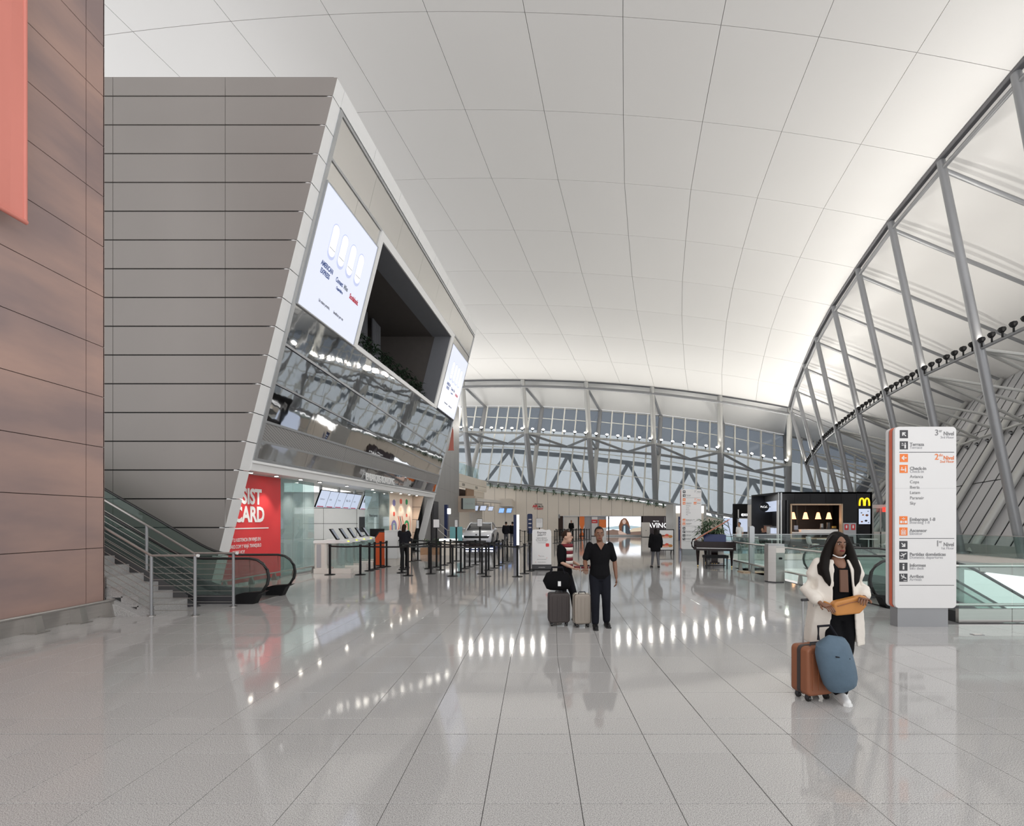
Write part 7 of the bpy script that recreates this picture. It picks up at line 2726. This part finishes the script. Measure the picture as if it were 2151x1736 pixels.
# V of the neckline
MB().prism([V((-.065, -.118, 1.40)), V((0, -.142, 1.29)), V((.065, -.118, 1.40)), V((.0, -.098, 1.42))], (0, .012, 0)).build('neck_opening', 'skin_brown', man, world=False)
gc = G(1222, 1317)
case('taupe ribbed hard suitcase with raised handle held by the man', (gc.x, gc.y + .02, 0), 0.12, .29, .22, .50, 'case_taupe', 'case_trim', 1.02, .07)

# --- second traveller, side on, with luggage stacked in front
gp = G(1186, 1302)
p2, D = person('traveller in black cardigan and striped maroon shirt behind stacked luggage', gp, math.radians(62),
               dict(kneeL=(.09, -.14, .48), ankL=(.09, -.20, .085), kneeR=(-.09, .0, .46), ankR=(-.09, .20, .10), elL=(.22, -.02, 1.08), wrL=(.16, -.25, 1.0), elR=(-.22, -.04, 1.08), wrR=(-.16, -.26, .98), hdL=(0, -1, 0), hdR=(0, -1, 0), head=(0, -.06, 1.54)),
               'skin_light', 'hair_brown', 'short', ('cloth_black', .022), ('cloth_dark', [.098, .088, .07, .066, .06]), shoes='black', vox=.013, sleeve='short', scale=.97, female=True)
for k in range(7):
    z = .98 + .062 * k
    zm = MB()
    zloft(zm, [(0, -.045, z, .115, .115), (0, -.045, z + .061, .115, .115)], 16)
    zm.build('shirt_stripe', 'maroon' if k % 2 == 0 else 'cloth_white', p2, smooth='all', world=False)
cs = case('dark brown upright suitcase under the black holdall', (gp.x - .13, gp.y - .42, 0), 0.1, .36, .24, .50, 'case_dark', 'dark', 0)
# holdall on top
gh_ = V((gp.x - .15, gp.y - .42, .59))
t = thing('holdall', 'black holdall resting on the dark brown suitcase', 'bag', gh_)
m1 = MB()
rings = []
for k in range(9):
    u = -1 + 2 * k / 8
    s = (1 - abs(u) ** 4) ** .5 * .98 + .05
    rings.append([V((u * .25, .15 * s * math.cos(a), .17 + .16 * s * math.sin(a))) for a in [2 * PI * q / 14 for q in range(14)]])
m1.loft(rings)
m1.build('bag_body', 'cloth_black', t, smooth=True, world=False)
for y in (-.08, .08):
    MB().path([(-.12, y, .30), (-.09, y, .40), (.09, y, .40), (.12, y, .30)], .011, 6).build('bag_handle', 'cloth_dark', t, world=False)
MB().box(.0, -.165, .1, .05, -.15, .18).build('luggage_tag', 'white', t, world=False)
t = thing('maroon_folder', 'maroon folder held in the hands of the cardigan traveller', 'folder', gp + V((.30, -.16, .98)))
MB().box(-.14, -.1, -.03, .16, .08, .0).build('cover', 'maroon', t, world=False)
MB().box(-.13, -.09, -.02, .155, .07, -.01).build('pages', 'white', t, world=False)

# --- woman in the white cardigan
gw = G(1757, 1460)
wo, D = person('woman in a long white cardigan over black clothes with a tan belt bag', gw, math.radians(-8),
               dict(kneeL=(.06, -.04, .47), kneeR=(-.07, -.12, .49), ankL=(.02, .10, .10), ankR=(-.03, -.12, .085), elL=(.27, .05, 1.10), wrL=(.17, -.17, 1.03), elR=(-.27, .06, 1.08), wrR=(-.22, -.16, .96), hdL=(-.5, -.8, .0), hdR=(.3, -.8, -.1), head=(.0, -.03, 1.55)),
               'skin_brown', 'hair', 'long', ('cloth_black', .012), ('cloth_black', [.10, .092, .078, .078, .08]), shoes='white', vox=.011, sleeve='none', scale=1.0, female=True)
c = MB()
# open cardigan: two front leaves, back and sleeves
for s in (-1, 1):
    n = 8
    pts = []
    for (z, xi, xo, y) in ((1.40, .06, .15, -.085), (1.30, .075, .19, -.13), (1.10, .09, .20, -.14), (.90, .10, .225, -.15), (.70, .12, .25, -.13), (.52, .15, .265, -.10)):
        c.hexa([V((s * xi, y, z - .001)), V((s * xo, y + .07, z - .001)), V((s * xo, y + .09, z - .001)), V((s * xi, y + .02, z - .001)), V((s * xi, y, z)), V((s * xo, y + .07, z)), V((s * xo, y + .09, z)), V((s * xi, y + .02, z))]) if False else None
        pts.append((z, xi, xo, y))
    for k in range(len(pts) - 1):
        (z0, a0, b0, y0), (z1, a1, b1, y1) = pts[k], pts[k + 1]
        c.hexa([V((s * a0, y0, z0)), V((s * b0, y0 + .09, z0)), V((s * b0, y0 + .12, z0)), V((s * a0, y0 + .03, z0)), V((s * a1, y1, z1)), V((s * b1, y1 + .09, z1)), V((s * b1, y1 + .12, z1)), V((s * a1, y1 + .03, z1))])
        c.hexa([V((s * b0, y0 + .08, z0)), V((s * (b0 + .01), .06, z0)), V((s * (b0 - .02), .06, z0)), V((s * (b0 - .02), y0 + .1, z0)), V((s * b1, y1 + .08, z1)), V((s * (b1 + .01), .06, z1)), V((s * (b1 - .02), .06, z1)), V((s * (b1 - .02), y1 + .1, z1))])
    S_ = 'L' if s > 0 else 'R'
    chain(c, [D['sh' + S_], D['sh' + S_].lerp(D['el' + S_], .5), D['el' + S_], D['el' + S_].lerp(D['wr' + S_], .45), D['el' + S_].lerp(D['wr' + S_], .7)], [.055, .062, .064, .064, .064])
for (z0, z1, w0, w1) in ((1.40, 1.2, .15, .2), (1.2, .9, .2, .225), (.9, .52, .225, .27)):
    c.hexa([V((-w0, .10, z0)), V((w0, .10, z0)), V((w0, .13, z0)), V((-w0, .13, z0)), V((-w1, .11, z1)), V((w1, .11, z1)), V((w1, .14, z1)), V((-w1, .14, z1))])
    for s in (-1, 1):
        c.hexa([V((s * w0, .03, z0)), V((s * (w0 - .03), .03, z0)), V((s * (w0 - .03), .13, z0)), V((s * w0, .13, z0)), V((s * w1, .03, z1)), V((s * (w1 - .03), .03, z1)), V((s * (w1 - .03), .14, z1)), V((s * w1, .14, z1))])
remesh(c, 'cardigan', 'cloth_white', wo, .011, 8)
MB().prism([V((-.03, -.134, 1.30)), V((.04, -.134, 1.30)), V((.045, -.140, 1.08)), V((-.03, -.140, 1.08))], (0, .02, 0)).build('brown_panel', 'cloth_brown', wo, world=False)
nl_ = MB()
zloft(nl_, [(0, -.012, 1.31, .062, .116), (0, -.008, 1.36, .075, .10), (0, .0, 1.40, .07, .078), (0, .0, 1.43, .055, .062)])
remesh(nl_, 'neckline', 'skin_brown', wo, .011, 3)
MB().path([(-.06, -.055, 1.445), (-.03, -.085, 1.425), (0, -.093, 1.42), (.03, -.085, 1.425), (.06, -.055, 1.445)], .006, 6).build('necklace', 'white', wo, smooth=True, world=False)
bb = thing('belt_bag', 'tan leather belt bag worn at the waist of the woman in white', 'bag', gw + V((.0, -.165, .95)), rz=-.14)
m1 = MB()
m1.prism([V((a, -.05, b)) for a, b in [(-.15, -.05), (-.13, -.10), (.09, -.07), (.15, .0), (.16, .09), (.12, .11), (-.12, .045), (-.15, .02)]], (0, .09, 0))
o = m1.build('pouch', 'leather_tan', bb, world=False)
bv = o.modifiers.new('b', 'BEVEL')
bv.width = .018
bv.segments = 3
MB().path([(-.12, -.056, -.0), (.0, -.056, .04), (.14, -.056, .075)], .004, 5).build('zip', 'case_brown', bb, world=False)
MB().path([(-.15, 0, .0), (-.2, .1, .03), (-.2, .25, .08)], .012, 6).build('strap', 'leather_tan', bb, world=False)
# her luggage
gl = G(1708, 1468)
case('rust brown suitcase pulled by the woman in white', (gl.x, gl.y + .02, 0), 0.25, .32, .22, .48, 'case_brown', 'case_dark', .98, .03)
t = thing('duffel_bag', 'slate blue duffel bag slung over the rust brown suitcase', 'bag', (gl.x + .10, gl.y - .16, .06), rz=.25)
m1 = MB()
rings = []
for k in range(10):
    u = k / 9
    s = (1 - abs(2 * u - 1) ** 4) ** .5 * .95 + .08
    ctr = V((-.06 + .16 * u, .0 - .02 * u, .62 - .56 * u))
    rings.append([ctr + V((.17 * s * math.cos(a), .12 * s * math.sin(a), .05 * s * math.cos(a))) for a in [2 * PI * q / 14 for q in range(14)]])
m1.loft(rings)
m1.build('bag_body', 'duffel_blue', t, smooth=True, world=False)
MB().path([(-.16, .02, .58), (-.12, .06, .70), (.02, .06, .70), (.08, .02, .58)], .013, 6).build('bag_handle', 'cloth_dark', t, world=False)
MB().path([(-.10, -.115, .45), (.06, -.12, .42)], .006, 5).build('zip', 'cloth_dark', t, world=False)

# --- walker with her back to us
g = G(1377, 1193)
person('walker in a black puffer jacket and grey leggings seen from behind', g, math.radians(178),
       dict(kneeL=(.10, -.06, .48), ankL=(.14, -.06, .085), kneeR=(-.09, .0, .47), ankR=(-.11, .12, .10), head=(0, .0, 1.53)),
       'skin_light', 'hair', 'back', ('cloth_black', .055, [(0, 0, .68, .20, .15), (0, 0, .80, .215, .165), (0, 0, 1.1, .205, .16), (0, .0, 1.3, .20, .15)]), ('cloth_grey', [.088, .08, .058, .056, .045]), shoes='black', vox=.018, sleeve='puffer', hands=False, face=False, scale=.90, female=True)
# --- customer at the counter
g = G(849, 1194)
person('long-haired customer in a quilted dark jacket facing the white counter', g, math.radians(170),
       dict(elL=(.22, -.1, 1.08), wrL=(.12, -.28, 1.06), elR=(-.22, -.1, 1.08), wrR=(-.12, -.28, 1.06)),
       'skin_light', 'hair_brown', 'back', ('cloth_dark', .045, [(0, 0, .82, .19, .15), (0, 0, 1.0, .195, .155), (0, 0, 1.25, .20, .15)]), ('cloth_black', [.095, .085, .065, .062, .055]), shoes='black', vox=.018, sleeve='puffer', hands=True, face=False, scale=.98, female=True)
# --- two travellers by the car
for (px, lb, mt, rz) in ((1063, 'traveller in a dark jacket with brown bag by the car', 'cloth_dark', 160), (1076, 'traveller in a black jacket beside the blue post', 'cloth_black', 200)):
    g = G(px, 1146)
    person(lb, g + V((0, .3 if px > 1070 else 0, 0)), math.radians(rz), dict(), 'skin_tan', 'hair', 'short', (mt, .05), ('cloth_grey', [.095, .085, .065, .06, .055]), vox=.025, sleeve='puffer', hands=False, face=False)
# --- officer in the rear doorway
g = P(1200, 1093, 47.5)
person('uniformed guard in black standing in the rear doorway', (g.x, g.y, 0), 0, dict(), 'skin_tan', 'hair', 'short', ('cloth_black', .04), ('cloth_black', [.098, .09, .07, .066, .06]), vox=.025, sleeve='long', hands=False, face=True, scale=1.06)
# --- people at the stalls
g = P(1553, 1093, 25.5)
person('customer in a white shirt standing before the exchange shop', (g.x, g.y, 0), math.radians(-70), dict(), 'skin_tan', 'hair', 'short', ('white', .03), ('cloth_black', [.098, .09, .07, .066, .06]), vox=.022, sleeve='short', hands=False, face=True, scale=1.0)
g = P(1602, 1093, 26.2)
seat = thing('stool', 'dark stool under the seated guest at the cafe counter', 'stool', (g.x, g.y, 0))
MB().disc((g.x, g.y, 0), .19, .44, .48, 18).build('seat', 'dark', seat)
MB().tube((g.x, g.y, 0), (g.x, g.y, .44), .03, 8).build('stem', 'alu', seat, smooth=True)
MB().disc((g.x, g.y, 0), .2, 0, .02, 18).build('foot', 'alu', seat)
person('guest in dark clothes seated on a stool at the cafe stall', (g.x, g.y, -.32), math.radians(-60),
       dict(kneeL=(.10, -.40, .82), kneeR=(-.10, -.40, .82), ankL=(.10, -.36, .41), ankR=(-.10, -.36, .41), wrL=(.15, -.28, .98), wrR=(-.15, -.28, .98)), 'skin_tan', 'hair', 'short', ('cloth_dark', .03), ('cloth_black', [.098, .09, .07, .066, .06]), vox=.022, sleeve='long', hands=False, face=True)
bpy.context.view_layer.update()
